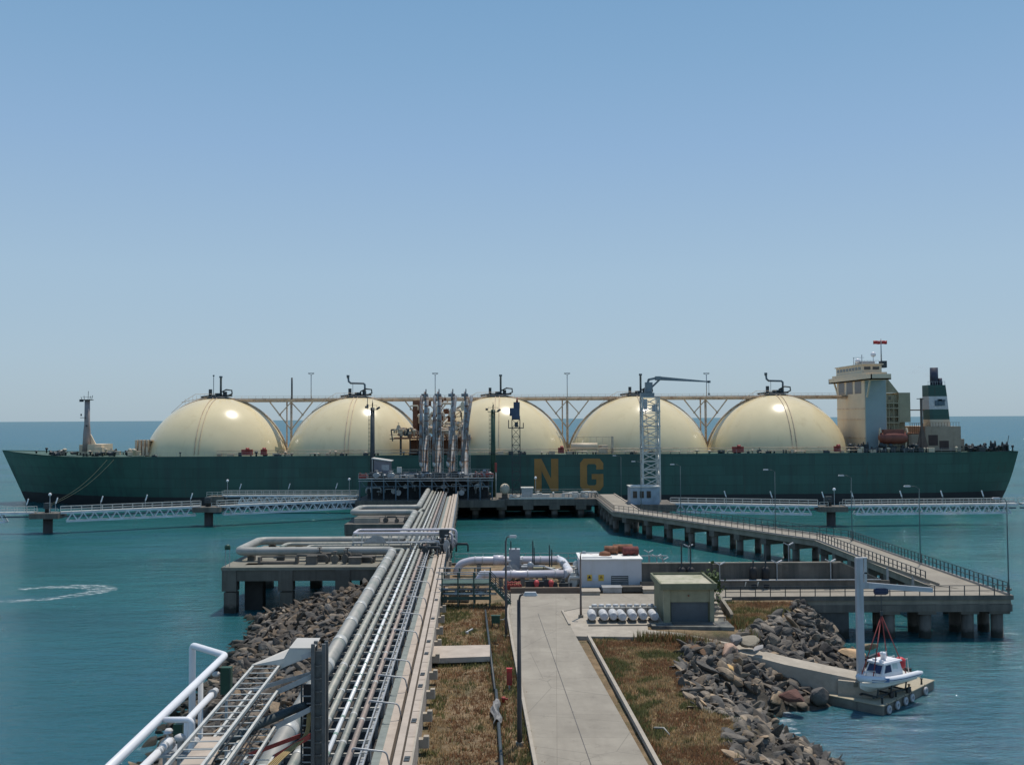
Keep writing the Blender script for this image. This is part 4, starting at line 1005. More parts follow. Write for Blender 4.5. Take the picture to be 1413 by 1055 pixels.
def walk_lamps():
    def proto():
        t = thing('walkway_lamp', '', 'lamp', (0,0,0), 'small white lamps along the walkways')
        b = MB(); b.bar((0,0,0), (0,0,2.0), .09); b.build('post', steel, t)
        b = MB(); b.slab([(-.02,-.12,1.7), (.16,-.12,1.7), (.52,-.12,2.9), (.34,-.12,2.95)], (0,.24,0)); b.build('lamp_head', white, t)
        return t
    p0 = None
    zone = {'a': 'on the outermost left walkway', 'b': 'on the walkway between the two left dolphins', 'd': 'on the walkway close along the hull', 'e': 'on the walkway between lattice crane and right dolphin', 'f': 'on the walkway below the stern'}
    ordn = ['first', 'second', 'third', 'fourth', 'fifth']; cnt = {}
    L = [(40, 'a'), (80, 'b'), (142, 'b'), (203, 'b'), (265, 'b'), (332, 'd'), (399, 'd'), (464, 'd'), (1000, 'e'), (1063, 'e'), (1134, 'e'), (1174, 'f'), (1241, 'f'), (1297, 'f'), (1353, 'f')]
    for px, zn in L:
        cnt[zn] = cnt.get(zn, 0)+1
        n_ = sum(1 for q in L if q[1] == zn)
        y = {'a': d1.y-2, 'b': d1.y+(d2.y-d1.y)*(px-66)/222, 'd': 251, 'e': 219-(px-930)/217*6, 'f': d3.y+1}[zn]
        x = X(px, y); lab = ('white slanted lamp ' if n_ == 1 else ordn[cnt[zn]-1]+' white slanted lamp from the left ')+zone[zn]
        if p0 is None: p0 = proto(); o = p0; o.location = (x, y-.8, ZW)
        else: o = copy_tree(p0, (x, y-.8, ZW))
        o['label'] = lab
        if zn in 'ef': o.rotation_euler = (0, 0, math.pi)
    def ball():
        t = thing('beacon_lamp', '', 'lamp', (0,0,0), 'round white beacon lamps')
        b = MB(); b.bar((0,0,0), (0,0,2.6), .12); b.build('post', steel, t)
        b = MB(); b.lathe([(.1,-.3),(.3,-.15),(.34,.05),(.2,.28),(.05,.34)], (0,0,2.8), 10); b.build('lamp_head', white, t); return t
    p1 = None
    for px, py, y, lab in ((69, 682, d1.y-1, 'round white beacon on the dolphin nearest the bow'), (314, 663, 251, 'round white beacon at the left end of the hull side walkway'),
                           (482, 661, 249, 'round white beacon beside the left edge of the loading platform'), (1151, 675, d3.y-1, 'round white beacon on the right hand dolphin'), (739, 659, PF+6, 'round white beacon in front of the letter N')):
        p = D(px, py, y); z0 = p.z-2.8
        if p1 is None: p1 = ball(); o = p1; o.location = (p.x, y, z0)
        else: o = copy_tree(p1, (p.x, y, z0))
        o['label'] = lab
        for ch in o.children:
            if ch.name.startswith('post'): 
                zb = ZW if px not in (739,) else 4.4
                k = (z0+2.6-zb)/2.6; ch.scale = (1, 1, k); ch.location = (0, 0, zb-z0)
walk_lamps()

# ------------------------------------------------------------------ causeway and trestle road
ZD = 4.4
def offset_poly(line, w_):
    out_ = []
    for i, p in enumerate(line):
        p = Vector((p[0], p[1], 0)); a = Vector((*line[max(i-1, 0)], 0)); b = Vector((*line[min(i+1, len(line)-1)], 0))
        d1_ = (p-a).normalized() if i else None; d2_ = (b-p).normalized() if i < len(line)-1 else None
        if d1_ is None: d1_ = d2_
        if d2_ is None: d2_ = d1_
        n1 = Vector((-d1_.y, d1_.x, 0)); n2 = Vector((-d2_.y, d2_.x, 0)); nn = (n1+n2); nn = nn/(nn.length**2)*2
        q = p+nn*w_; out_.append((q.x, q.y))
    return out_
LEFT = [(19.7, 247), (20.3, 201), (25.2, 193.5), (46.4, 153), (46.6, 112.6)]
RIGHT = [(25.2, 247), (26.0, 203.5), (30.2, 196.3), (51.9, 154.8), (52.2, 105.4)]
def railing(name, pts, label, mat, h=1.1, rails=(.55, 1.1), step=2.0, rw=.07, pw=.08, cat='railing', group=None):
    pts = [Vector(p) for p in pts]; t = thing(name, label, cat, pts[0], group)
    for hh in rails:
        b = MB()
        for a, c in zip(pts[:-1], pts[1:]): b.bar(a+Vector((0,0,hh)), c+Vector((0,0,hh)), rw)
        b.build('rail', mat, t)
    p0 = None
    for a, c in zip(pts[:-1], pts[1:]):
        n = max(1, round((c-a).length/step))
        for i in range(n+1 if c is pts[-1] else n):
            q = a.lerp(c, i/n)-pts[0]
            if p0 is None:
                b = MB(); b.bar((0,0,0), (0,0,h), pw); p0 = b.build('post', mat); p0.parent = t; p0.location = q
            else: dupmesh(p0, t, q)
    return t
def trestle():
    t = thing('trestle_bridge', 'long concrete road trestle on piles curving from the platform to the right corner', 'bridge', (46, 150, 0))
    b = MB(); poly = LEFT+RIGHT[::-1]; b.prism(poly, ZD-.9, ZD); b.build('deck', concrete, t)
    b = MB(); poly = offset_poly(LEFT, -.35)+offset_poly(RIGHT, .35)[::-1]
    rd = MB(); rd.prism(poly, ZD, ZD+.05); rd.build('roadway', road_m, t)
    for L_, sg in ((LEFT, -1), (RIGHT, 1)):
        b = MB()
        for a, c in zip(L_[:-1], L_[1:]): b.bar((a[0]+.12*-sg, a[1], ZD+.12), (c[0]+.12*-sg, c[1], ZD+.12), .24, .24)
        b.build('kerb', pink_c, t)
    front = [(21.5, 105.2), (52.2, 105.2), (52.2, 109.6), (46.4, 112.4), (46.4, 110.2), (21.5, 110.2)]
    b = MB(); b.prism(front, ZD-.85, ZD-.004); b.build('front_deck', concrete, t)
    b = MB(); b.prism([(21.5, 105.5), (51.9, 105.5), (51.9, 109.2), (46.6, 110.0), (21.5, 109.9)], ZD-.004, ZD+.04); b.build('front_roadway', road_m, t)
    b = MB(); b.box2((21.5, 105.0, ZD-.35), (52.4, 105.2, ZD+.1)); b.box2((30, 105.1, ZD-1.6), (52.3, 105.6, ZD-.85)); b.build('edge_beam', concrete_d, t)
    # bents
    def bent(x0, y0, x1, y1):
        d = Vector((x1-x0, y1-y0, 0)); 
        b = MB(); b.bar((x0, y0, ZD-1.4), (x1, y1, ZD-1.4), 1.3, 1.0); b.build('pile_cap', concrete_d, t)
        for k in (.14, .86):
            q = Vector((x0, y0, 0))+d*k; b = MB(); b.lathe([(.58, -5), (.58, ZD-1.6)], (q.x, q.y, 0), 12); b.build('pile', concrete_d, t)
    def along(L_, s):
        for a, c in zip(L_[:-1], L_[1:]):
            l = math.hypot(c[0]-a[0], c[1]-a[1])
            if s <= l: k = s/l; return (a[0]+(c[0]-a[0])*k, a[1]+(c[1]-a[1])*k)
            s -= l
        return L_[-1]
    s_ = 3.0
    while s_ < 150-5:
        a = along(LEFT, s_); d_ = .0
        # the matching point on the other edge
        best = min(((q[0]-a[0])**2+(q[1]-a[1])**2, q) for q in [along(RIGHT, k*.5) for k in range(310)])[1]
        if a[1] > 113: bent(a[0], a[1], best[0], best[1])
        s_ += 6.6
    for x in (39.6, 43.4, 47.9, 51.0):
        b = MB(); b.box((x, 107.3, ZD-1.35), (1.9 if x < 50 else 2.2, 4.2, 1.05)); b.build('pile_cap', concrete_d, t)
        for y in (105.9, 108.9): b = MB(); b.lathe([(.62, -5), (.62, ZD-1.8)], (x, y, 0), 12); b.build('pile', concrete_d, t)
    b = MB(); b.box2((21.5, 105.3, -3), (35.2, 109.9, ZD-.85)); b.build('abutment', M('abutment_dark', (.07,.07,.068), .9, var=.3, wet=True), t)
    up_ = lambda L_: [(p[0], p[1], ZD+.24) for p in L_]
    railing('railing', up_(LEFT[:2])[0:2], 'dark railing on the left edge of the trestle beside the platform', dark_steel, step=1.6, group='railings of the road trestle')
    railing('railing', [(p[0]+.1, p[1], p[2]) for p in up_(LEFT)[1:4]], 'dark railing along the near edge of the diagonal trestle road', dark_steel, step=1.5, group='railings of the road trestle')
    railing('railing', [(46.5, 153, ZD+.24), (46.7, 113.5, ZD+.24)], 'dark railing along the inner edge of the straight trestle road', dark_steel, step=1.35, group='railings of the road trestle', pw=.1)
    railing('railing', up_(RIGHT)[1:4], 'dark railing along the far edge of the diagonal trestle road', dark_steel, step=1.5, group='railings of the road trestle')
    railing('railing', [(51.9, 154.8, ZD+.24), (52.1, 105.6, ZD+.24)], 'dark close-set railing along the outer edge of the straight trestle road', dark_steel, step=1.1, group='railings of the road trestle', pw=.1)
    railing('railing', [(22.3, 105.3, ZD), (52.1, 105.3, ZD)], 'thin dark railing along the front edge of the causeway', dark_steel, step=1.55, group='railings of the road trestle', rw=.06)
trestle()
def sea_walls():
    t = thing('sea_wall', 'long grey concrete wall behind the kiosk with a sloping right end', 'wall', (25, 111, ZD))
    x0 = X(880, 111); x1 = X(1157, 111); x2 = X(1229, 109)
    zt_ = Z(1000, 777, 111)
    b = MB(); b.box2((x0, 110.8, 2), (x1, 111.2, zt_)); b.slab([(x1, 110.8, 2), (x2, 110.8, 2), (x2, 110.8, 4.9), (x1, 110.8, zt_)], (0, .4, 0)); b.build('wall', concrete_d, t)
    b = MB(); b.bar((x0, 111, zt_+.06), (x1, 111, zt_+.06), .5, .12); b.bar((x1, 111, zt_+.06), (x2, 111, 4.96), .5, .12); b.build('coping', concrete, t)
    for px in (984, 1073, 1149): b = MB(); b.box((X(px, 110.6), 110.65, (zt_+ZD)/2), (.5, .3, zt_-ZD)); b.build('buttress', concrete_d, t)
    b = MB(); b.box2((x0, 110.1, ZD), (x2, 110.35, ZD+.9)); b.build('low_wall', concrete_d, t)
    b = MB(); b.tube([(x0+2, 110.0, ZD+1.0), (x2-1, 110.0, ZD+1.0)], .09, 6); b.build('pipe_rail', steel, t)
    t = thing('sloping_rail', 'pale sloping pipe rail on posts beside the trestle road', 'railing', (47, 112, ZD))
    p0 = D(1190, 769.5, 113.5); p1 = Vector((46.9, 110.3, 4.75)); b = MB(); b.bar(p0, p1, .22, .3); b.build('rail', concrete, t)
    for k in (.02, .33, .66): q = p0.lerp(p1, k); b = MB(); b.bar((q.x, q.y, 2.2), q, .2); b.build('post', steel, t)
    b = MB(); b.bar((p0.x, p0.y, 2.6), (p1.x-.4, p1.y+1, 3.4), .3, 1.8); b.build('skirt_wall', concrete_d, t)
sea_walls()
def lamp_thing(label, base, z1, arm, two=False, mat=None, name='street_lamp', cat='street lamp', group=None, head=(.95, .34, .16), r=.09, am=None):
    t = thing(name, label, cat, base, group); x, y, z = base
    b = MB(); b.tube([(x, y, z), (x, y, z+1.2), (x, y, z1-.3)], [r*1.25, r*1.1, r*.8], 8); b.build('pole', mat or dark_steel, t)
    b = MB(); b.box((x, y, z+.12), (.45, .45, .24)); b.build('base_plate', concrete, t)
    for a in ([arm] if not two else [arm, -arm]):
        b = MB(); b.tube([(x, y, z1-.4), (x+a*.25, y, z1-.05), (x+a*.75, y, z1+.05)], r*.55, 6); b.build('arm', mat or dark_steel, t)
        b = MB(); hx = x+a*.75+math.copysign(head[0]/2, a)
        b.box((hx, y, z1+.06), head, 0, .75); b.box((hx, y, z1-.05), (head[0]*.8, head[1]*.8, .06)); b.build('lamp_head', white_old, t)
    return t
def trestle_lamps():
    ordn = ['nearest the platform', 'second from the platform', 'third from the platform', 'fourth from the platform', 'fifth from the platform', 'second from the near corner', 'at the near right corner']
    for i, (px, d) in enumerate(((858, 237), (876, 205), (937, 191), (1067, 170), (1172, 152), (1265, 128), (1385, 108.5))):
        x = {0: 25.6, 1: 26.2}.get(i, X(px, d)); 
        lamp_thing('slender street lamp on the outer edge of the trestle road, '+ordn[i], (x+.15, d, ZD), 14.3, -1.4 if i < 6 else -.9, mat=M('lamp_pole_grey', (.06,.10,.105), .5) if i == 0 else bpy.data.materials['lamp_pole_grey'], group='street lamps on the trestle road', r=.075, head=(.9, .3, .15))
trestle_lamps()

# ------------------------------------------------------------------ pipe rack, pipelines and expansion loops
def rounded(pts, r, n=5):
    pts = [Vector(p) for p in pts]; out_ = [pts[0]]
    for a, b, c in zip(pts[:-2], pts[1:-1], pts[2:]):
        d1_ = (a-b); d2_ = (c-b); k = min(r, d1_.length*.45, d2_.length*.45)
        p, q = b+d1_.normalized()*k, b+d2_.normalized()*k
        for i in range(n+1):
            t = i/n; out_.append(p*(1-t)**2+b*2*t*(1-t)+q*t*t)
    return out_+[pts[-1]]
S0, S1 = 30, 233
def pipeline(name, t_, z, r, mat, label, detours=(), bands=None, band_mat=None, bend=1.2, s0=S0, s1=S1, cat='pipeline', flange=None):
    pts = [J(t_, s0, z)]
    for sa, sb, px_left in detours:
        xl = px_left; a, b = J(t_, sa, z), J(t_, sb, z)
        pts += [a, Vector((xl, a.y, z)), Vector((xl, b.y, z)), b]
    pts.append(J(t_, s1, z))
    # cut long runs so the cladding joints can follow them
    line = rounded(pts, bend)
    root = tag(MB().tube(line, r, 14).build(name, mat), label, cat, 'pipelines on the rack')
    if bands:
        s = s0+3; first = None
        while s < s1-2:
            if not any(a-2 < s < b+2 for a, b, _ in detours):
                if first is None:
                    t = MB(); w_ = bands[1]; d = J(0, 1)-J(0, 0)
                    t.tube([-d*w_/2, d*w_/2], r*1.05, 14); first = t.build('pipe_band' if not flange else 'flange', band_mat); first.parent = root; first.location = J(t_, s, z)
                else: dupmesh(first, root, J(t_, s, z))
            s += bands[0]
    return root
ZB = 6.15      # top of the crossbeams
XA = -35.2
pipeline('pipeline', -9.75, 6.72, .53, clad, 'fat grey insulated pipeline, widest on the rack, with the long outer loops', [(127, 138, XA+.4), (178.5, 188, -28.6)], (7.0, 1.1), clad_l, 1.4)
pipeline('pipeline', -8.70, 6.45, .28, clad2, 'second thickest grey green pipeline right of the fat one', [(129.6, 136, -30.6), (180.6, 186.4, -17)], (9.0, .5), clad_l, .9)
pipeline('pipeline', -8.05, 6.37, .20, clad2, 'medium green grey pipeline between the second thickest and the shiny white one', [(131.2, 134.6, -27.2)], (6.0, .35), clad_l, .7)
pipeline('pipeline', -7.32, 6.30, .13, tube_w, 'thin shiny white pipeline with green flanges in the middle of the rack', [], (3.1, .35), M('flange_green', (.20,.30,.25), .6), flange=True)
pipeline('pipeline', -6.72, 6.36, .20, clad2, 'medium green grey pipeline right of the shiny white one', [], (5.0, .3), clad_l)
pipeline('pipeline', -6.15, 6.34, .17, clad_r, 'rusty brownish pipeline, rightmost of the round pipes on the rack', [], (8.0, .3), clad_l)
def rack():
    t = thing('pipe_rack', 'long steel rack of crossbeams carrying the pipelines to the platform', 'pipe rack', J(-8, 130, 4))
    b0 = None
    n = 96
    b = MB(); bv = None
    for i in range(n):
        s = 36+i*(195/n)
        if b0 is None:
            m_ = MB(); v = J(-5.5, 0)-J(-10.5, 0); m_.bar(-v/2, v/2, .14, .16); b0 = m_.build('crossbeam', steel_l); b0.parent = t; b0.location = J(-8, s, ZB-.09)-t.location
        else: dupmesh(b0, t, J(-8, s, ZB-.09)-t.location)
    for tt in (-10.45, -5.55): m_ = MB(); m_.bar(J(tt, S0, ZB-.3), J(tt, S1, ZB-.3), .16, .26); m_.build('side_beam', steel, t)
    l0 = None
    for i in range(24):
        s = 40+i*4
        for tt in (-10.4, -5.6):
            if l0 is None:
                m_ = MB(); m_.bar((0,0,-2.4), (0,0,0), .2); l0 = m_.build('leg', steel); l0.parent = t; l0.location = J(tt, s, ZB-.4)-t.location
            else: dupmesh(l0, t, J(tt, s, ZB-.4)-t.location)
    # pipe shoes show as pale dots between the pipes
    sh = None
    for tt in (-9.15, -8.38, -7.68, -7.02, -6.43):
        pass
    # low dark slab under the rack
    m_ = MB(); a = [J(-10.4, S0), J(-5.4, S0), J(-5.4, 124), J(-10.4, 124)]; m_.prism([(p.x, p.y) for p in a], 3.6, 4.45)
    m_.build('base_slab', M('rack_base', (.045,.042,.04), .95, var=.4, scale=1.2), t)
    # cable ladder along the right side of the rack
    c = thing('cable_ladder', 'narrow steel cable ladder beside the rusty pipeline', 'cable ladder', J(-5.3, 130, 6))
    for tt in (-5.62, -5.34): m_ = MB(); m_.bar(J(tt, S0, 6.3), J(tt, S1, 6.3), .07, .14); m_.build('side_rail', steel, c)
    r0 = None
    for i in range(95):
        q = J(-5.48, 46+i*1.95, 6.28)-c.location
        if r0 is None:
            m_ = MB(); v = J(-5.34, 0)-J(-5.62, 0); m_.bar(-v/2, v/2, .06); r0 = m_.build('rung', steel_l); r0.parent = c; r0.location = q
        else: dupmesh(r0, c, q)
    # walkway, trench and concrete cable troughs
    def strip(name, ta, tb, z0, z1, mat, label, cat, s0=S0, s1=S1, joints=None):
        m_ = MB()
        a = [J(ta, s0), J(tb, s0), J(tb, s1), J(ta, s1)]; m_.prism([(p.x, p.y) for p in a], z0, z1)
        return tag(m_.build(name, mat), label, cat)
    strip('rack_walkway', -5.25, -4.78, 4.2, 5.35, grey_walk, 'grey green walkway grating beside the cable ladder', 'walkway')
    tr = strip('cable_trough', -4.76, -4.28, 4.2, 5.5, pink_c, 'sunlit concrete strip between walkway and dark trench', 'cable trough')
    strip('cable_trench', -4.28, -4.02, 4.0, 4.9, black, 'dark open trench full of cables between the concrete troughs', 'cable trench')
    u = strip('cable_trough', -4.0, -3.62, 4.1, 5.85, pink_c, 'narrow pinkish concrete trough wall left of the widest cover strip', 'cable trough')
    strip('cable_trench', -3.62, -3.50, 4.0, 5.45, black, 'thin dark gap between the two rightmost concrete strips', 'cable trench')
    v_ = strip('cable_trough', -3.50, -3.0, 4.1, 5.85, pink_c, 'rightmost pinkish concrete trough along the grass edge', 'cable trough')
    m_ = MB(); m_.bar(J(-3.02, S0, 5.88), J(-3.02, S1, 5.88), .1, .12); m_.build('edge_rib', concrete_l, v_)
    j0 = None
    for i in range(56):
        q = J(-3.27, 46+i*2.4, 5.853)
        if j0 is None:
            m_ = MB(); w_ = J(-3.06, 0)-J(-3.48, 0); m_.bar(-w_/2, w_/2, .05, .012); j0 = m_.build('cover_joint', concrete_d); j0.parent = v_; j0.location = q
        else: dupmesh(j0, v_, q)
    h0 = None
    for i, s in enumerate((52, 58.5, 66, 69, 75, 79, 88, 97)):
        q = J(-3.3, s, 5.86)
        if h0 is None:
            m_ = MB(); m_.box((0,0,.02), (.3,.7,.04)); m_.box((0,.1,.03), (.2,.3,.07)); h0 = m_.build('cable_opening', dark_steel); h0.parent = v_; h0.location = q
        else: dupmesh(h0, v_, q)
    k0 = None
    for i in range(17):
        q = J(-2.72, 48+i*5, 4.75)
        if k0 is None:
            m_ = MB(); m_.box((0,0,0), (.6,.45,.5)); m_.box((.15,0,.3), (.3,.4,.2)); k0 = m_.build('support_block', concrete_l); k0.parent = v_; k0.location = q
        else: dupmesh(k0, v_, q)
    # small gooseneck conduits crossing from the rusty pipe into the trench
    g0 = None
    words = ['nearest', 'second', 'third', 'fourth', 'fifth', 'sixth', 'seventh', 'eighth', 'farthest']
    for i, s in enumerate((51.5, 60, 66, 70.5, 80, 87, 95, 104, 114)):
        if g0 is None:
            m_ = MB(); m_.tube(rounded([(-6.1-(-6.1), 0, .0), (.0, 0, .35), (1.75, 0, .12), (1.95, 0, -.9)], .25, 4), .045, 6)
            m_.bar((0, 0, .3), (1.2, 0, .18), .1, .05); m_.bar((.95, 0, .18), (.95, 0, -.5), .05)
            g0 = m_.build('conduit_gooseneck', steel, None); o = g0
        else: o = g0.copy(); COL.objects.link(o)
        o.location = J(-6.05, s, 6.3); o.rotation_euler = (0, 0, AJ)
        tag(o, '%s bent grey conduit crossing from the rusty pipeline to the trench, counted from the camera' % words[i], 'conduit', 'bent conduits over the walkway')
rack()
def rack_trestle():
    t = thing('pipe_trestle', 'concrete trestle on piles carrying the pipe rack over the water', 'bridge', J(-7, 180, 0))
    b = MB(); a = [J(-10.8, 122), J(-2.7, 122), J(-2.7, 233), J(-10.8, 233)]; b.prism([(p.x, p.y) for p in a], 4.2, 5.2); b.build('deck', concrete_d, t)
    for i in range(13):
        s = 128+i*8.2
        b = MB(); b.bar(J(-10.9, s, 3.8), J(-2.6, s, 3.8), 1.2, .9); b.build('pile_cap', concrete_d, t)
        for tt in (-9.6, -3.9): q = J(tt, s); b = MB(); b.lathe([(.5, -5), (.5, 3.5)], (q.x, q.y, 0), 10); b.build('pile', concrete_d, t)
    railing('railing', [J(-2.75, 128, 5.5), J(-2.75, 228, 5.5)], 'steel railing along the right side of the pipe trestle over the water', steel, step=1.6, group=None, h=1.3, rails=(.5, .9, 1.3))
    railing('railing', [J(-2.9, 118, 5.9), J(-2.9, 136, 5.9)], 'short dark railing where the pipe rack leaves the shore', dark_steel, step=1.3, h=1.2, rails=(.4, .8, 1.2))
rack_trestle()
def loop_platforms():
    pc = M('platform_shaded', (.125,.112,.092), .9, var=.2, scale=.5, bump=.2, stain=(.06,.055,.045), streak=True, sscale=.9, stain_lo=.45, stain_hi=.8, wet=True); pt = M('platform_lit', (.19,.18,.145), .9, var=.2)  # faces coloured darker for their shade, deck top lighter as if sunlit
    t = thing('loop_platform', 'concrete platform on square piers carrying the nearest big pipe loop', 'platform', (-27, 131, 0))
    z = 5.5; xr_ = -16.5
    b = MB(); b.box2((-35.3, 121, z-.35), (xr_, 142, z)); b.build('deck', pt, t)
    b = MB(); b.box2((-35.0, 121.1, z-1.65), (xr_, 121.7, z-.35)); b.box2((-35.0, 141, z-1.65), (xr_, 141.7, z-.35)); b.box2((-35.1, 121.7, z-1.65), (-34.5, 141, z-.35)); b.build('edge_beam', pc, t)
    for x in (-34.3, -27.5, -20.6):
        for y in (121.7, 139.5):
            b = MB(); b.box((x, y, z-1.6), (1.75, 1.5, 2.5)); b.build('pile_cap', pc, t)
            b = MB(); b.box((x+.1, y, -.6), (1.5, 1.3, 6.2)); b.build('pier', pc, t)
    b = MB(); b.box((-31.9, 124.0, 1.0), (2.2, 1.6, 9)); b.build('inner_pier', M('pier_black', (.035,.033,.03), .9), t)
    b = MB()
    for x0 in (-33.5,): 
        b.bar((-35.1, 121.2, z+.5), (-35.1, 141.5, z+.5), .05); b.bar((-35.1, 121.2, z+1), (-35.1, 141.5, z+1), .05)
    for k in range(12): b.bar((-35.1, 121.2+k*1.84, z), (-35.1, 121.2+k*1.84, z+1), .05)
    s0 = None
    for x in (-33.2, -29.5, -25.8, -22.2, -18.8):
        for y in (127.2, 138.2):
            q = Vector((x, y, z))-t.location
            if s0 is None:
                m_ = MB(); m_.box((0,0,.3), (.9,.7,.6)); m_.box((0,0,.65), (.5,.5,.2)); s0 = m_.build('pipe_saddle', concrete_d); s0.parent = t; s0.location = q
            else: dupmesh(s0, t, q)
    b = MB(); b.box2((-31.5, 123.5, z+.05), (-26.6, 124.6, z+.3)); b.box2((-31.5, 123.5, z+.3), (-31.2, 124.6, z+.9)); b.box2((-26.9, 123.5, z+.3), (-26.6, 124.6, z+.9)); b.box2((-31.5, 124.5, z+.7), (-26.6, 124.6, z+.9)); b.build('trough', concrete_d, t)
    rr = random.Random(5)
    def pl(i): return (-26+rr.random()*8.5, 123.3+rr.random()*2.5, z), .7+rr.random()*.4, .7+rr.random()*.5
    pieces(None, concrete_d, t, 12, ['valve', 'pipe_run', 'locker'], pl)
    b = MB(); b.tube([(XA+5.6, 127.1, 6.72), (XA+6.3, 127.1, 6.72)], .60, 14); b.build('pipe_clamp', green_st, t)
    x, y = X(316, 122), 121.6
    l = thing('navigation_light', 'small green navigation light on two posts at the platform corner', 'lamp', (x, y, z))
    b = MB(); b.bar((x-.25, y, z), (x-.25, y, z+2.2), .06); b.bar((x+.25, y, z), (x+.25, y, z+2.2), .06); b.build('post', steel, l)
    b = MB(); b.lathe([(.34, 0), (.34, .45), (.2, .6)], (x, y, z+2.1), 10); b.build('lamp_head', green_dk, l)
    t = thing('loop_platform', 'smaller dark concrete platform farther out under the second big pipe loop', 'platform', (-22, 180, 0))
    b = MB(); b.box2((-29.4, 174.5, 3.2), (-16, 191, 5.0)); b.build('deck', concrete_d, t)
    for x in (-28.4, -22.5, -17.5):
        for y in (175.5, 190): b = MB(); b.box((x, y, 2.2), (1.8, 1.6, 2.0)); b.build('pile_cap', concrete_d, t); b = MB(); b.lathe([(.6, -5), (.6, 1.2)], (x, y, 0), 10); b.build('pile', concrete_d, t)
    b = MB(); b.box2((-28.0, 176.5, 5.0), (-23.6, 178, 5.9)); b.build('valve_box', concrete_l, t)
    def pl(i): return (-22.5+rr.random()*5.5, 175.5+rr.random()*2, 5.0), .7+rr.random()*.4, .7+rr.random()*.5
    pieces(None, concrete_d, t, 7, ['valve', 'pipe_run'], pl)
    # raised narrow loop across the rack
    zz = 8.15; yn, yf = 133, 137.2
    xl = X(488, yn); xr_ = X(607, yn)
    t = thing('crossover_pipe', 'raised thin pale pipe loop bridging over the rack on posts', 'pipeline', (xl, yn, zz))
    b = MB(); b.tube(rounded([(xr_+1.6, yn, zz-2), (xr_+1.6, yn, zz), (xl, yn, zz), (xl, yf, zz), (xr_+1.9, yf, zz), (xr_+1.9, yf, zz-2)], .6), .17, 10); b.build('pipe', lav, t)
    b = MB(); b.bar((xl+.6, yn+.6, zz-.35), (xr_, yn+.6, zz-.35), .12, .2); b.bar((xl+.6, yf-.6, zz-.35), (xr_, yf-.6, zz-.35), .12, .2)
    for k in range(5): b.bar((xl+1+k*2.7, yn+.6, zz-.3), (xl+1+k*2.7, yf-.6, zz-.3), .1)
    b.build('support_beam', steel_l, t)
    for k in range(4):
        for y in (yn+.6, yf-.6): q = xl+1+k*3.6; b = MB(); b.bar((q, y, 5.2), (q, y, zz-.3), .14); b.build('post', steel_l, t)
    t = thing('valve_station', 'dark boxy valve station at the right end of the raised pipe loop', 'valve station', (xr_, yn, 5.5))
    b = MB(); b.box((xr_+.55, yn+.2, zz-.05), (1.3, 1.2, 1.05)); b.build('housing', dark_steel, t)
    b = MB()
    for k in range(4): b.bar((xr_-1.2+k*.8, yn, 5.4), (xr_-1.2+k*.8, yn, zz-.5), .13)
    b.bar((xr_-1.6, yn, 6.9), (xr_+1.6, yn, 6.9), .12); b.build('frame', dark_steel, t)
    def pl(i): return (xr_-2.2+rr.random()*3.8, yn-3+rr.random()*6, 5.9), .5+rr.random()*.4, .9+rr.random()*.6
    pieces(None, steel, t, 16, ['valve', 'vent', 'pipe_run'], pl)
    pieces(None, dark_steel, t, 10, ['valve', 'pipe_run'], lambda i: ((xr_-2.0+rr.random()*5.0, yn-8+rr.random()*9, 5.6), .5+rr.random()*.4, .8+rr.random()*.6))
    # footbridge with railing across the pipes
    t = thing('footbridge', 'light steel footbridge with railings crossing above the pipes in front of the raised loop', 'footbridge', (-20, 131, 7))
    xa, xb_ = X(486, 130), X(600, 130)
    b = MB(); b.box2((xa, 130.2, 7.2), (xb_, 131.2, 7.3)); b.build('deck', steel, t)
    for y in (130.2, 131.2):
        b = MB()
        for h_ in (.5, 1.0): b.bar((xa, y, 7.3+h_), (xb_, y, 7.3+h_), .05)
        for k in range(10): b.bar((xa+(xb_-xa)*k/9, y, 7.3), (xa+(xb_-xa)*k/9, y, 8.3), .05)
        b.build('handrail', steel_l, t)
    for k in range(4): b = MB(); q = xa+.5+k*3.5; b.bar((q, 130.7, 5.2), (q, 130.7, 7.2), .12); b.build('post', steel, t)
    b = MB(); q = xa+3.0; b.slab([(q-1.6, 130.1, 7.3), (q+1.4, 130.1, 7.3), (q+1.0, 130.1, 8.0), (q-.2, 130.1, 8.25)], (0, .1, 0)); b.build('gusset_panel', steel, t)
loop_platforms()

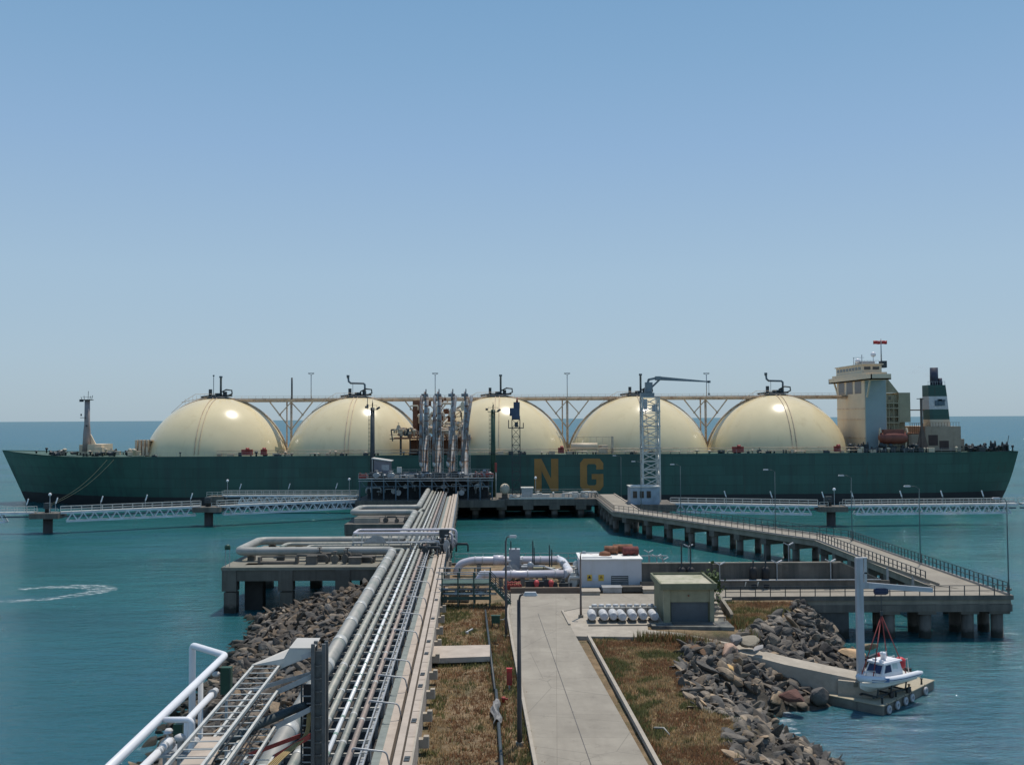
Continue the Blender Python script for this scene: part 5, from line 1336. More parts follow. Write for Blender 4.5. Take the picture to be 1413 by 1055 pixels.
# ------------------------------------------------------------------ near left: cable trays, white pipes
def trays():
    t = thing('tray_tower', 'dark vertical steel tower of cable ladders at the end of the cable trays', 'tower', J(-6.6, 40, 4.5))
    px0, px1 = D(432, 893, 40).x, D(447, 893, 40).x; y = 40.0
    zt_ = Z(440, 888, y)
    b = MB()
    for x in (px0, px1):
        for yy in (y, y+.55): b.bar((x, yy, 4.2), (x, yy, zt_), .14)
    b.build('column', M('column_steel', (.11,.11,.108), .5, var=.25, scale=2), t)
    lx0 = D(414, 960, y).x
    b = MB(); b.bar((lx0, y+.3, 4.2), (lx0, y+.3, zt_-1.5), .06, .12); b.bar((px0-.05, y+.3, 4.2), (px0-.05, y+.3, zt_-.2), .06, .12); b.build('ladder_rail', dark_steel, t)
    r0 = None
    for k in range(26):
        q = Vector(((lx0+px0)/2, y+.3, 5+k*.29))-t.location
        if r0 is None: m_ = MB(); m_.bar((-(px0-lx0)/2, 0, 0), ((px0-lx0)/2, 0, 0), .05); r0 = m_.build('rung', steel); r0.parent = t; r0.location = q
        else: dupmesh(r0, t, q)
    b = MB(); b.box2((lx0+.05, y+.36, 4.2), (px0, y+.5, zt_-1.7)); b.build('cable_bundle', black, t)
    b = MB(); ps = M('panel_steel', (.11,.11,.105), .5, var=.3, scale=3)
    b.box2((px0+.06, y+.1, 5), (px0+.34, y+.14, zt_-.3)); b.build('cover_panel', ps, t)
    b = MB()
    for k in range(18): b.bar((px0, y, 5+k*.5), (px1, y, 5+k*.5), .05); b.bar((px0, y, 5+k*.5), (px1, y+.5, 5.5+k*.5), .03)
    b.build('brace', ps, t)
    # the trays: each level comes from the near left, bends, and climbs to the tower
    zs = [13.45, 12.55, 11.3, 10.25]; lab = ['top cable tray with pale cover plates leading to the tower', 'second cable tray below the covered one', 'third cable tray down, above the fat pipe', 'lowest cable tray with a dull red lip']
    for i, z in enumerate(zs):
        k = H-z; s = 40.6-.4*i; ta = -.885*9.8; tb = -.78*9.8
        c = thing('cable_tray', lab[i], 'cable tray', J(ta, s, z), 'cable trays at the lower left')
        near = 12 if i < 3 else 30
        for tt in (ta, tb):
            b = MB(); b.bar(J(tt, near, z), J(tt, s, z), .035, .14); b.bar(J(tt, near, z+.07), J(tt, s, z+.07), .09, .02); b.build('side_rail', steel_l, c)
        r0 = None; nr = int((s-near)/.75)
        for q in range(min(nr, 66)):
            v = J(tb, 0)-J(ta, 0); pq = J((ta+tb)/2, s-.2-q*.75, z-.02)-c.location
            if r0 is None: m_ = MB(); m_.bar(-v/2, v/2, .05, .03); r0 = m_.build('rung', steel_l); r0.parent = c; r0.location = pq
            else: dupmesh(r0, c, pq)
        # slanted link from the bend to the tower
        e = Vector((px0-.02, y+.05, z+.55)); a0 = J(tb, s, z)
        b = MB(); b.bar(a0, e, .035, .2); a1 = J(ta, s+.35, z); b.bar(a1, e+Vector((0, .6, 0)), .035, .16) if i else None; b.build('bend_rail', steel if i < 3 else red_dull, c)
        if i == 0:
            b = MB(); tk = (0, 0, -.03)
            A, B, C2, D2 = J(ta-.05, s-.15, z+.12), J(tb+.05, s-.15, z+.12), D(415, 899.5, y+.2), D(400, 893.5, y+.9)
            b.slab([A, B, C2+Vector((.45, 0, .02)), D2], tk); b.build('cover_plate', concrete_l if False else M('plate_pale', (.50,.48,.44), .5, metal=.1, var=.08), c)
            b = MB(); E1, E2, E3, E4 = D(399, 893.5, y+.15), D(434, 893.5, y+.1), D(442, 879.5, y+1.1), D(410, 879.5, y+1.1)
            b.slab([E1, E2, E3, E4], tk); b.slab([E1+Vector((0, 0, -.04)), E2+Vector((0, 0, -.04)), E2+Vector((0, 0, -.22)), B+Vector((0, 0, -.2)), B+Vector((0, 0, -.03))], (0, .03, 0)); b.build('cover_plate', bpy.data.materials['plate_pale'], c)
        if i == 0:
            b = MB(); a = J(ta, 31.5, z-.35); b.slab([J(ta-.1, 30, z-.45), J(tb-.1, 30, z-.45), J(tb-.35, 33.2, z-.45), J(ta-.05, 33.2, z-.45)], (0, 0, .02)); b.build('bottom_plate', pink_c, c)
        if i in (1, 2):
            b = MB()
            for q in range(4): b.tube([J(ta+.15+q*.14, near, z+.04), J(ta+.15+q*.14, s-.5, z+.03)], .03, 5)
            b.build('cable', black, c)
        if i == 3:
            b = MB()
            for q in range(5): b.tube(rounded([J(-7.9+q*.1, 36, z+.05), J(-7.6+q*.08, 38.6, z+.1), Vector((px0-.3+q*.03, y+.2, z+.5)), Vector((px0-.25+q*.03, y+.2, z+1.5))], .4), .028, 5)
            b.build('cable', M('tan_cable', (.35,.25,.10), .6), c)
    b = MB(); b.tube(rounded([Vector((px0-.3, y+.25, 11.9)), Vector((px0-.7, y+.4, 11.75)), J(-8.0, 39.5, 11.6), J(-9.4, 37, 11.4)], .6), .17, 8)
    tag(b.build('cable_bundle', M('bundle_dark', (.03,.045,.05), .7), None), 'thick dark cable bundle sagging between second and third cable trays', 'cable bundle')
    b = MB()
    for z in (10.9, 12.95):
        pass
trays()
def white_pipes():
    def pipe(pts, r, lab, mat=white, bend=.3, nm='white_pipe'):
        return tag(MB().tube(rounded(pts, bend), r, 12).build(nm, mat), lab, 'pipe', 'white pipes at the lower left')
    z = 12.0; tt = -1.045*(H-z); c = G(311, 900, z); d = D(262, 893.5, c.y+1.2)
    s = c.y
    p = pipe([J(tt, 14, z), J(tt, s, z), Vector((d.x, c.y+1.6, z)), Vector((d.x, c.y+1.6, 3.0))], .165, 'long white pipe with a square corner, highest at the lower left', bend=.22)
    z2 = 11.45; t2 = -.944*(H-z2); e = G(291, 959, z2); b_ = G(258.5, 993, z2)
    p2 = pipe([Vector((e.x, e.y, z2)), Vector((b_.x, b_.y, z2)), Vector((b_.x, b_.y, 3.5))], .14, 'short white pipe turning down beside the U bend', bend=.2)
    b = MB(); v = (e-b_).normalized(); b.tube([e+v*.02, e+v*.25], .10, 10); b.tube([e+v*.25, e+v*.3], .2, 12); b.tube([e+v*.3, e+v*.75], .15, 12); b.build('valve', white_old, p2)
    u = G(226, 992.5, z-.02)
    pipe([u, u+Vector((.95, .0, 0)), u+Vector((1.05, 0, -.1)), u+Vector((1.05, 0, -8))], .115, 'white branch pipe bending down off the long white pipe', bend=.3)
    z3 = 11.0; f = G(234, 1022, z3); g = G(180, 1075, z3)
    p3 = pipe([f, g, g+(g-f)*2], .15, 'white banded pipe end below the long white pipe')
    dv = (g-f).normalized()
    for k in (.5, .95, 1.2): b = MB(); b.tube([f+dv*k, f+dv*(k+.16)], .158, 12); b.build('pipe_band', steel, p3)
    q = D(277, 935, s-1.0); pipe([Vector((q.x, s-1.0, z-1.1)), Vector((q.x, s-1.0, 3.0))], .12, 'plain white upright pipe behind the long white pipe', mat=white_old)
    for px0, px1, py0, py1, y, lab in ((304, 318, 921, 958, 46.5, 'taller dark green cabinet at the corner of the white pipe'), (239, 251, 999, 1042, 41.5, 'lower dark green cabinet left of the U bend')):
        a, c_ = D(px0, py0, y), D(px1, py1, y)
        t = thing('control_cabinet', lab, 'cabinet', ((a.x+c_.x)/2, y, 4), 'dark green cabinets by the white pipes')
        b = MB(); b.box2((a.x, y, c_.z), (c_.x, y+.35, a.z)); b.build('housing', green_dk, t)
        b = MB(); b.bar(((a.x+c_.x)/2, y+.18, 3.5), ((a.x+c_.x)/2, y+.18, c_.z), .12); b.build('post', steel, t)
        b = MB(); b.lathe([(.14, -.1), (.2, 0), (.12, .1)], (a.x-.22, y+.1, a.z-.3), 10); b.bar((a.x-.25, y+.1, a.z-.3), (a.x, y+.1, a.z-.3), .08); b.build('gauge', white_old, t)
        b = MB(); b.bar((c_.x-.04, y-.02, c_.z+.05), (c_.x-.04, y-.02, a.z-.05), .03); b.build('door_edge', green_st, t)
    t = thing('pipe_platform', 'small grey steel platform under the U bend of the white pipes', 'platform', G(250, 1035, 10.2))
    c = G(252, 1035, 10.2); b = MB(); b.box((c.x, c.y, 10.2), (1.6, 1.4, .1)); b.build('deck', steel, t)
    b = MB(); b.bar((c.x-.7, c.y, 3.5), (c.x-.7, c.y, 10.1), .14); b.bar((c.x+.7, c.y, 3.5), (c.x+.7, c.y, 10.1), .14); b.build('post', steel, t)
    pieces(None, white_old, t, 3, ['valve', 'vent'], lambda i: ((c.x-.5+i*.5, c.y-.3, 10.25), .5, .5))
white_pipes()

# ------------------------------------------------------------------ shore equipment
def shore():
    z = ZR
    # cabin with grille and signs
    x0, x1, yf, yb, zt_ = 7.45, 14.2, 110.7, 115.9, 7.75
    t = thing('electrical_cabin', 'white flat roofed equipment cabin with a grille and two yellow signs', 'cabin', (10.8, 113, z))
    b = MB(); b.box2((x0, yf, z), (x1, yb, zt_-.12)); b.build('wall', M('cabin_white', (.52,.52,.54), .6, var=.06, stain=(.42,.40,.38), streak=True, sscale=1.0, stain_lo=.55, stain_hi=.9), t)
    b = MB(); b.box2((x0-.15, yf-.15, zt_-.12), (x1+.15, yb+.15, zt_)); b.build('roof', M('roof_pale', (.70,.69,.66), .7, var=.15, scale=1, stain=(.35,.22,.14), sscale=.8, stain_lo=.6, stain_hi=.72), t)
    gx0, gx1 = X(841.5, yf), X(865, yf); gz0, gz1 = Z(850, 807.5, yf), Z(850, 794, yf)
    b = MB(); b.box2((gx0, yf-.03, gz0), (gx1, yf, gz1)); g = b.build('grille', dark_steel, t)
    b = MB()
    for k in range(5): b.box2((gx0+.05, yf-.07, gz0+.08+k*.2), (gx1-.05, yf-.03, gz0+.16+k*.2))
    o = b.build('slat', steel, None); o.parent = g
    for v in o.data.vertices: v.co -= Vector(t.location)
    for px0, px1 in ((808.5, 815), (824, 831.5)):
        b = MB(); b.box2((X(px0, yf), yf-.03, Z(px0, 801, yf)), (X(px1, yf), yf, Z(px0, 792.5, yf))); s = b.build('warning_sign', yellow, t)
        b = MB(); b.add([(X((px0+px1)/2, yf)-.2, yf-.034, Z(px0, 797.5, yf)), (X((px0+px1)/2, yf)+.2, yf-.034, Z(px0, 797.5, yf)), (X((px0+px1)/2, yf), yf-.034, Z(px0, 793.2, yf))], [(0, 1, 2)])
        o = b.build('sign_symbol', black if px0 < 820 else M('sign_brown', (.25,.14,.03), .6)); o.parent = s
        for v in o.data.vertices: v.co -= Vector(t.location)
    b = MB(); b.box2((X(817, yf), yf-.02, Z(817, 801, yf)), (X(822, yf), yf, Z(817, 793, yf))); b.build('notice', M('notice_blue', (.45,.52,.60), .6), t)
    b = MB(); b.box2((x0-.3, yf-.5, z-.3), (x1+.3, yf, z+.22)); b.build('plinth', concrete_d, t)
    b = MB(); b.box2((x0+.2, yf+.6, zt_), (x1-3.2, yf+.75, zt_+.12)); b.box2((x0+.2, yb-.8, zt_), (x1-.4, yb-.65, zt_+.12)); b.build('roof_flashing', white_old, t)
    # rusty scrap on the cabin roof
    labs = ['rusty drum with a pale top lying on the cabin roof, leftmost of three', 'rusty drum lying at the back of the cabin roof', 'dark red rusty drum at the right corner of the cabin roof']
    for i, (xx, yy, zz, r_, L) in enumerate(((X(842, 114), 114.2, zt_+.5, .48, 1.5), (X(858, 115), 115.2, zt_+.52, .5, 2.2), (X(868, 113.6), 113.4, zt_+.5, .5, 1.7))):
        t = thing('rusty_drum', labs[i], 'drum', (xx, yy, zt_), 'rusty drums on the cabin roof')
        b = MB(); b.lathe([(r_*.9, -L/2-.02), (r_*.9, -L/2), (r_, -L/2+.02), (r_, -L/6), (r_*1.06, -L/6+.05), (r_, -L/6+.1), (r_, L/6), (r_*1.06, L/6+.05), (r_, L/6+.1), (r_, L/2), (r_*.9, L/2+.02)], (xx, yy, zz), 14, (1, .12*(i-1), 0)); b.build('shell', rust if i < 2 else M('rust_red', (.16,.04,.035), .8, var=.4, scale=2), t)
        b = MB(); b.box((xx-.3, yy-.3, zt_+.08), (.25, .8, .16)); b.box((xx+.4, yy-.3, zt_+.08), (.25, .8, .16)); b.build('chock', dark_steel, t)
    b = MB(); b.lathe([(.7, 0), (.6, .35), (.1, .5)], (X(833, 113.5), 113.4, zt_), 10); tag(b.build('rusty_funnel', rust, None), 'tapered rusty metal piece beside the drums at the left', 'scrap metal')
    # slabs in front of the cabin
    for i, (px0, px1, y0, y1, zz, lab, mt) in enumerate(((802, 826, 109.0, 107, .35, 'pale concrete slab in front of the cabin, left of the doorway step', concrete_l), (830, 856, 110, 108.2, .55, 'grey steel covered step below the cabin signs', steel), (857, 884, 110.1, 108.8, .5, 'dark concrete block below the cabin grille', concrete_d), (886, 904, 110, 107.8, .4, 'pale concrete block between cabin and kiosk', concrete_l))):
        b = MB(); b.box2((X(px0, y1), y1, z), (X(px1, y1), y0, z+zz)); b.box2((X(px0, y1)-.06, y1-.06, z+zz), (X(px1, y1)+.06, y0, z+zz+.06)); tag(b.build('concrete_block', mt), lab, 'block')
    # kiosk
    x0, x1, yf, yb = 13.87, 18.55, 92.6, 98.7
    t = thing('kiosk', 'olive concrete kiosk with a flat overhanging roof and a dark roller shutter', 'kiosk', (16.2, 95, z))
    b = MB(); b.box2((x0, yf+.45, z), (x1, yb, 7.45)); b.build('wall', kiosk_m, t)
    b = MB(); b.box2((x0, yf, z), (x0+.62, yf+.45, 7.45)); b.build('pilaster', kiosk_l, t); b = MB(); b.box2((x1-.38, yf, z), (x1, yf+.45, 7.45)); b.build('pilaster', kiosk_l, t)
    b = MB(); b.box2((x0+.62, yf+.15, 6.25), (x1-.38, yf+.45, 7.45)); b.build('lintel', kiosk_l, t)
    b = MB(); b.box2((x0+.75, yf+.36, z), (x1-.5, yf+.45, 6.25)); s = b.build('roller_shutter', shutter, t)
    b = MB()
    for k in range(15): b.box2((x0+.78, yf+.335, z+.06+k*.12), (x1-.53, yf+.36, z+.13+k*.12))
    o = b.build('slat', shutter, None); o.parent = s
    for v in o.data.vertices: v.co -= Vector(t.location)
    b = MB(); b.box2((x0-.3, yf-.25, 7.45), (x1+.2, yb+.3, 7.8)); b.build('roof', kiosk_m, t)
    b = MB(); ww = .16
    b.box2((x0-.32, yf-.27, 7.6), (x1+.22, yf-.27+ww, 8.0)); b.box2((x0-.32, yb+.32-ww, 7.6), (x1+.22, yb+.32, 8.0)); b.box2((x0-.32, yf-.27+ww, 7.6), (x0-.32+ww, yb+.32-ww, 8.0)); b.box2((x1+.22-ww, yf-.27+ww, 7.6), (x1+.22, yb+.32-ww, 8.0)); b.build('parapet', kiosk_m, t)
    b = MB(); b.prism([(x0-.1, yf), (x1, yf), (x1, yb), (x0-.1, yb)], 7.8, 7.82); b.build('roof_gravel', M('roof_gravel', (.42,.39,.30), .95, var=.15, scale=1.5, stain=(.2,.22,.12), sscale=.7, stain_lo=.5, stain_hi=.75), t)
    b = MB(); b.lathe([(.09, -.06), (.09, .0)], ((x0+x1)/2, yf+.12, 6.85), 10, (0, 1, 0)); b.build('wall_lamp', rust, t)
    # retaining wall under the kiosk
    t = thing('retaining_wall', 'stained concrete retaining wall below the kiosk, beside the sloping path', 'wall', (16, 91, 3))
    b = MB(); b.prism([(12.6, 91.2), (19.9, 90.4), (19.9, 99), (12.6, 93)], .5, z-.01); b.build('wall', M('retaining_concrete', (.17,.17,.15), .9, var=.25, scale=.8, stain=(.05,.055,.06), sscale=.5, stain_lo=.45, stain_hi=.6), t)
    b = MB(); b.box2((14.6, 91.2, z), (18.4, 92.6, z+.05)); b.build('doorstep', concrete_d, t)
    t = thing('wing_wall', 'short stepped concrete wall right of the kiosk', 'wall', (20.5, 96, 4))
    b = MB(); b.slab([(20.4, 101, 3), (20.4, 101, 5.7), (20.4, 95, 5.0), (20.4, 94.3, 4.8), (20.4, 94.3, 3)], (.3, 0, 0)); b.build('wall', concrete, t)
    b = MB()
    for k in range(4): b.box((19.4, 95+k*1.1, 4.3+k*.16), (1.2, 1.0, .5+k*.1))
    b.build('step', concrete_l, t)
    # seven white cylinders
    def cyl():
        c = thing('gas_cylinder', '', 'cylinder', (0, 0, 0), 'white cylinders lying in a row')
        b = MB(); b.lathe([(.12, -.02), (.26, 0), (.36, .08), (.40, .2), (.40, 1.75), (.3, 1.93), (.1, 1.97)], (0, 0, .60), 20, (0, 1, 0)); b.build('shell', white_old, c)
        b = MB(); b.lathe([(.405, .28), (.41, .30), (.41, .42), (.405, .44)], (0, 0, .60), 20, (0, 1, 0)); b.build('hoop', steel, c)
        b = MB(); b.lathe([(.30, -.035), (.30, .0)], (0, 0, .60), 16, (0, 1, 0)); b.lathe([(.10, -.11), (.10, -.03)], (0, 0, .60), 10, (0, 1, 0)); b.build('end_cap', M('cylinder_end', (.40,.41,.44), .6) if 'cylinder_end' not in bpy.data.materials else bpy.data.materials['cylinder_end'], c)
        b = MB()
        for y in (.4, 1.5): b.box((0, y, .1), (.7, .16, .2))
        b.build('cradle', concrete_d, c); return c
    L = ['leftmost white cylinder of the row, standing a little apart by the lamp post', 'second white cylinder from the left, after the gap', 'third white cylinder from the left', 'fourth white cylinder from the left, middle of the row', 'fifth white cylinder from the left', 'sixth white cylinder, last one in the sun', 'rightmost cylinder, greyed by the shade of the kiosk']
    c0 = None
    for i, px in enumerate((815.2, 831.8, 844.6, 856.8, 871.3, 885.7, 900.8)):
        x = X(px, 92.4); rz = R((-1, 1, -2, 3, 0, -1, 2)[i])
        if c0 is None: c0 = cyl(); o = c0; o.location = (x, 92.4, z); o.rotation_euler = (0, 0, rz)
        else: o = copy_tree(c0, (x, 92.4+(.15*((i*7) % 3-1)), z), rz)
        o['label'] = L[i]
    t = thing('cylinder_rack', 'grey slatted rack standing behind the row of white cylinders', 'rack', (10.5, 96, z))
    xa, xb_ = X(811, 96), X(903, 96)
    b = MB(); b.box2((xa, 95.9, z), (xb_, 96.1, z+.75)); b.build('back_panel', steel, t)
    b = MB()
    for k in range(12): b.box((xa+.3+k*(xb_-xa-.6)/11, 95.95, z+.45), (.12, .2, .9))
    b.build('post', concrete, t)
    b = MB(); b.box2((xa, 95.75, z+.75), (xb_, 96.4, z+.83)); b.build('shelf', steel_l, t)
    l0 = None
    for k in range(9):
        q = (xa+.5+k*(xb_-xa-1)/8, 96.1, z+.93)
        if l0 is None: m_ = MB(); m_.lathe([(.08, -.28), (.16, -.2), (.16, .2), (.08, .28)], (0, 0, 0), 10, (1, 0, 0)); l0 = m_.build('insulator', white_old); l0.parent = t; l0.location = Vector(q)-t.location
        else: dupmesh(l0, t, Vector(q)-t.location)
    b = MB(); b.bar((X(810, 91), 91.3, z+.03), (X(893, 91), 91.3, z+.03), .22, .1); tag(b.build('rust_edge', concrete_d, None), 'low dark concrete edging in front of the white cylinders', 'kerb')
    # pale seawater pipe loop
    t = thing('seawater_pipe', 'big pale lilac pipe loop with flanges beside the cabin', 'pipe', (3, 117, z))
    yb_, yf_ = 122.5, 113.0; zc = 5.75
    xl, xm, xr_ = X(640, yb_), X(770, yb_), X(786, yf_)
    b = MB(); b.tube(rounded([(xl-1.0, yb_, zc-1.4), (xl-.6, yb_, zc-.2), (xl+.9, yb_, zc+.25), (xm, yb_, zc+.25)], .8), .46, 16); b.build('back_run', lav, t)
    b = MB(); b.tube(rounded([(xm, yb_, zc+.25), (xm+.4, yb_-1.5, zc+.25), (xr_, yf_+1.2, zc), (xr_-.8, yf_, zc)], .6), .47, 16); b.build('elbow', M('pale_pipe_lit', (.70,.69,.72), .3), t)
    b = MB(); b.tube([(xr_-.8, yf_, zc), (X(664, yf_), yf_, zc), (X(655, yf_), yf_, zc-1.3)], .45, 16); b.build('front_run', lav, t)
    for (xx, yy, zz, w_, r_) in ((X(687, yb_), yb_, zc+.25, 1.25, .62), (xm-.1, yb_, zc+.25, .25, .58)):
        b = MB(); b.tube([(xx-w_/2, yy, zz), (xx+w_/2, yy, zz)], r_, 18); b.build('collar', lav, t)
    for px in (668, 704, 727, 765, 781): xx = X(px, yf_); b = MB(); b.tube([(xx-.06, yf_, zc), (xx+.06, yf_, zc)], .50, 16); b.build('flange', white_old, t)
    for px in (655, 665, 720, 745): xx = X(px, yb_); b = MB(); b.tube([(xx-.06, yb_, zc+.25), (xx+.06, yb_, zc+.25)], .51, 16); b.build('flange', white_old, t)
    b = MB(); b.tube([(xr_-.6, yf_+.3, zc), (xm-1.8, yb_-5, zc+.1)], .14, 8); b.build('brace_pipe', white_old, t)
    for px in (690, 720, 750, 775): xx = X(px, yf_); b = MB(); b.box((xx, yf_, z+.45), (.5, .8, .9)); b.build('saddle', concrete, t)
    for px in (660, 700, 740): xx = X(px, yb_); b = MB(); b.box((xx, yb_, z+.55), (.5, .8, 1.1)); b.build('saddle', concrete, t)
    # red hydrants
    h0 = None
    for px, lab in ((739, 'left red hydrant outlet below the pale pipe'), (759, 'right red hydrant outlet below the pale pipe')):
        x = X(px, 111)
        if h0 is None:
            h0 = thing('fire_hydrant', lab, 'hydrant', (x, 111, z), 'red hydrants'); 
            b = MB(); b.lathe([(.22, 0), (.22, .5), (.3, .55), (.3, .7), (.26, .85), (.12, 1.0)], (x, 111, z), 14); b.build('barrel', M('hydrant_red', (.55,.07,.07), .5), h0)
            b = MB(); b.lathe([(.18, 0), (.18, .35), (.24, .36), (.24, .44)], (x, 111, z+.6), 12, (0, -1, 0)); b.build('outlet', bpy.data.materials['hydrant_red'], h0)
        else: copy_tree(h0, (x, 111, z), label=lab)
    t = thing('valve_manifold', 'cluster of small dark red valves by the steel stairs', 'valves', (X(703, 110.5), 110.5, z))
    pieces(None, red_dull, t, 8, ['valve'], lambda i: ((X(697+i*2.6, 110.5), 110.5+(i % 2)*.5, z), .55, .55))
    t = thing('pump_skid', 'galvanised pump skid with valves behind the pale pipes', 'pump', (X(712, 118), 118, z))
    rr = random.Random(8)
    pieces(None, steel, t, 18, ['valve', 'vent', 'pipe_run', 'locker'], lambda i: ((X(700+rr.random()*80, 118), 116+rr.random()*4, z), .7+rr.random()*.5, .7+rr.random()*.9))
    pieces(None, dark_steel, t, 10, ['valve', 'locker'], lambda i: ((X(728+rr.random()*62, 112.3), 111.6+rr.random()*.8, z), .5+rr.random()*.3, .5+rr.random()*.4))
    pieces(None, steel_l, t, 12, ['valve', 'pipe_run', 'vent'], lambda i: ((X(783+rr.random()*14, 112.5), 111.4+rr.random()*5, z), .5+rr.random()*.4, .9+rr.random()*.9))
    b = MB(); xx = X(709, 119); b.box((xx, 119, z+1.7), (1.3, 1.3, 3.4)); b.build('motor_housing', M('skid_grey', (.28,.30,.33), .6), t)
    b = MB()
    for px in (704, 711, 734, 736, 757, 760): xx = X(px, 118.5); b.bar((xx, 118.5, z), (xx, 118.5, z+3.4+(px % 5)*.25), .14)
    b.build('riser', dark_steel, t)
    for px in (741, 756): b = MB(); b.box((X(px, 119), 117.6, z+.8), (1.4, .8, 1.2)); b.build('cabinet', kiosk_l, t)
    # kerb wall in front of the pipes, quay railing
    b = MB(); b.box2((X(703, 109.4), 109.3, z-.4), (X(800, 109.4), 109.7, z+.42)); tag(b.build('low_wall', M('brown_wall', (.19,.145,.11), .9, var=.2), None), 'low brown wall in front of the pale pipes', 'wall')
    railing('railing', [(X(627, 131.5), 131.5, 4.3), (X(880, 131.5), 131.5, 4.3)], 'steel railing along the quay edge behind the pale pipes', steel, step=1.9, h=1.3, rails=(.65, 1.3), rw=.07)
    b = MB(); b.box2((-14, 131.8, -3), (16.4, 132.3, 4.3)); tag(b.build('quay_wall', concrete_d), 'dark concrete quay wall at the back of the shore', 'wall')
    # green steel pipe bridge with stairs
    y0, y1 = 101.5, 104.5; xl, xr_ = X(608, y0), X(676, y0)
    t = thing('pipe_bridge', 'dark green steel pipe bridge with railings and stairs beside the troughs', 'bridge', ((xl+xr_)/2, 103, z))
    for yy in (y0, y1):
        b = MB(); b.bar((xl, yy, 5.15), (xr_, yy, 5.15), .2, .32); b.build('beam', green_st, t)
    b = MB(); b.box2((xl, y0+.1, 6.55), (xr_, y1-.1, 6.65)); b.build('deck', green_st, t)
    for yy in (y0, y1):
        b = MB()
        for zz in (7.1, 7.75): b.bar((xl-.5, yy, zz), (xr_, yy, zz), .09)
        b.build('handrail', steel, t)
        for k in range(4): xx = xl+.1+k*(xr_-xl-.2)/3; b = MB(); b.bar((xx, yy, 4.1), (xx, yy, 7.75), .14); b.build('post', green_st, t)
    for i, zz in enumerate((5.5, 5.85, 6.2)): b = MB(); b.tube([(xl-.3, y0+.5+i*.7, zz), (xr_+.6, y0+.5+i*.7, zz)], .13, 8); b.build('pipe', steel if i % 2 else steel_l, t)
    pieces(None, steel, t, 8, ['valve', 'pipe_run'], lambda i: ((xl+.6+rr.random()*4, y0+.5+rr.random()*2, 5.2), .5, .5))
    sx = xr_; ex = X(703, y0)
    b = MB(); b.bar((sx, y0, 6.55), (ex, y0, 4.5), .1, .3); b.bar((sx, y0+1.2, 6.55), (ex, y0+1.2, 4.5), .1, .3); b.build('stair_stringer', green_st, t)
    r0 = None
    for k in range(9):
        q = Vector((sx+(ex-sx)*(k+.5)/9, y0+.6, 6.5-(2.0)*(k+.5)/9))-t.location
        if r0 is None: m_ = MB(); m_.box((0, 0, 0), (.28, 1.15, .05)); r0 = m_.build('stair_tread', steel); r0.parent = t; r0.location = q
        else: dupmesh(r0, t, q)
    for yy in (y0, y0+1.2):
        b = MB()
        for dz in (.5, 1.0): b.bar((sx, yy, 6.65+dz), (ex, yy, 4.5+dz), .07)
        for k in range(5): xx = sx+(ex-sx)*k/4; zz = 6.6-2.1*k/4; b.bar((xx, yy, zz), (xx, yy, zz+1.0), .08)
        b.build('stair_rail', dark_steel, t)
    for i, px in enumerate((625, 640)):
        b = MB(); b.box((X(px, 105.5), 105.5, 4.55), (1.0, .8, .75)); b.box((X(px, 105.5), 105.5, 4.95), (.8, .6, .08)); tag(b.build('pipe_support_block', concrete_l, None), ('left' if i == 0 else 'right')+' white concrete block under the green pipe bridge', 'block')
    # lamp posts
    lamp_thing('tall dark lamp post standing in the grass left of the road', (G(717, 1026, 4.2).x, G(717, 1026, 4.2).y, 4.1), 12.9, .35, mat=M('post_dark', (.05,.045,.045), .6), group='lamp posts on the shore', r=.13, head=(.85, .34, .2))
    lamp_thing('thin dark lamp post beside the steel stairs', (X(697, 88), 88, 4.1), 12.9, .4, mat=bpy.data.materials['post_dark'], group='lamp posts on the shore', r=.1, head=(.7, .3, .16))
    lamp_thing('thin brown lamp post between cabin and white cylinders', (X(799.5, 95.2), 95.2, z), 10.5, .2, mat=M('post_brown', (.13,.10,.085), .7), group='lamp posts on the shore', r=.09, head=(.4, .25, .14))
    # double floodlights
    def dbl():
        c = thing('floodlight_post', '', 'floodlight', (0, 0, 0), 'double headed floodlight posts'); 
        b = MB(); b.bar((0, 0, 0), (0, 0, 1), .09); b.build('post', steel, c)
        for s_ in (-1, 1):
            b = MB(); b.slab([(s_*.08, -.13, 0), (s_*.58, -.13, .26), (s_*.54, -.13, .36), (s_*.04, -.13, .10)], (0, .26, 0)); o = b.build('lamp_head', white_old, c); o.location = (0, 0, 1)
        return c
    f0 = None
    for px, py, y, lab in ((993, 779, 110.3, 'left double floodlight at the top of the grey sea wall, nearest the kiosk'), (1072, 776.5, 110.3, 'middle double floodlight at the top of the grey sea wall'), (1146, 775, 110.3, 'right double floodlight at the top of the grey sea wall, where it starts to slope'),
                           (1088, 752, 119, 'double floodlight on a high post behind the grey sea wall'), (895, 762, 124, 'tallest double floodlight right of the cabin roof'), (906, 768, 121, 'middle double floodlight right of the cabin roof'), (916, 772, 122, 'slim double floodlight at the end of the crossbar'), (913, 779, 118, 'lowest double floodlight right of the cabin roof'),
                           (950, 754, 126, 'lone floodlight above the dark pump rods')):
        p = D(px, py, y)
        if f0 is None: f0 = dbl(); o = f0; o.location = (p.x, y, 4.4)
        else: o = copy_tree(f0, (p.x, y, 4.4))
        o['label'] = lab
        hgt = p.z-4.4
        for ch in o.children:
            if ch.name.startswith('post'): ch.scale = (1, 1, hgt)
            else: ch.location = (0, 0, hgt)
    t = thing('floodlight_crossbar', 'pale crossbar on two posts right of the cabin roof', 'crossbar', (X(900, 120), 120, 4.4)); p = D(885, 766.5, 120); q = D(921, 766.5, 120)
    b = MB(); b.bar(p, q, .1); b.build('crossbar', white_old, t); b = MB(); b.bar((p.x+1, 120, 4.4), (p.x+1, 120, p.z), .1); b.bar((q.x-.6, 120, 4.4), (q.x-.6, 120, p.z), .1); b.build('post', steel, t)
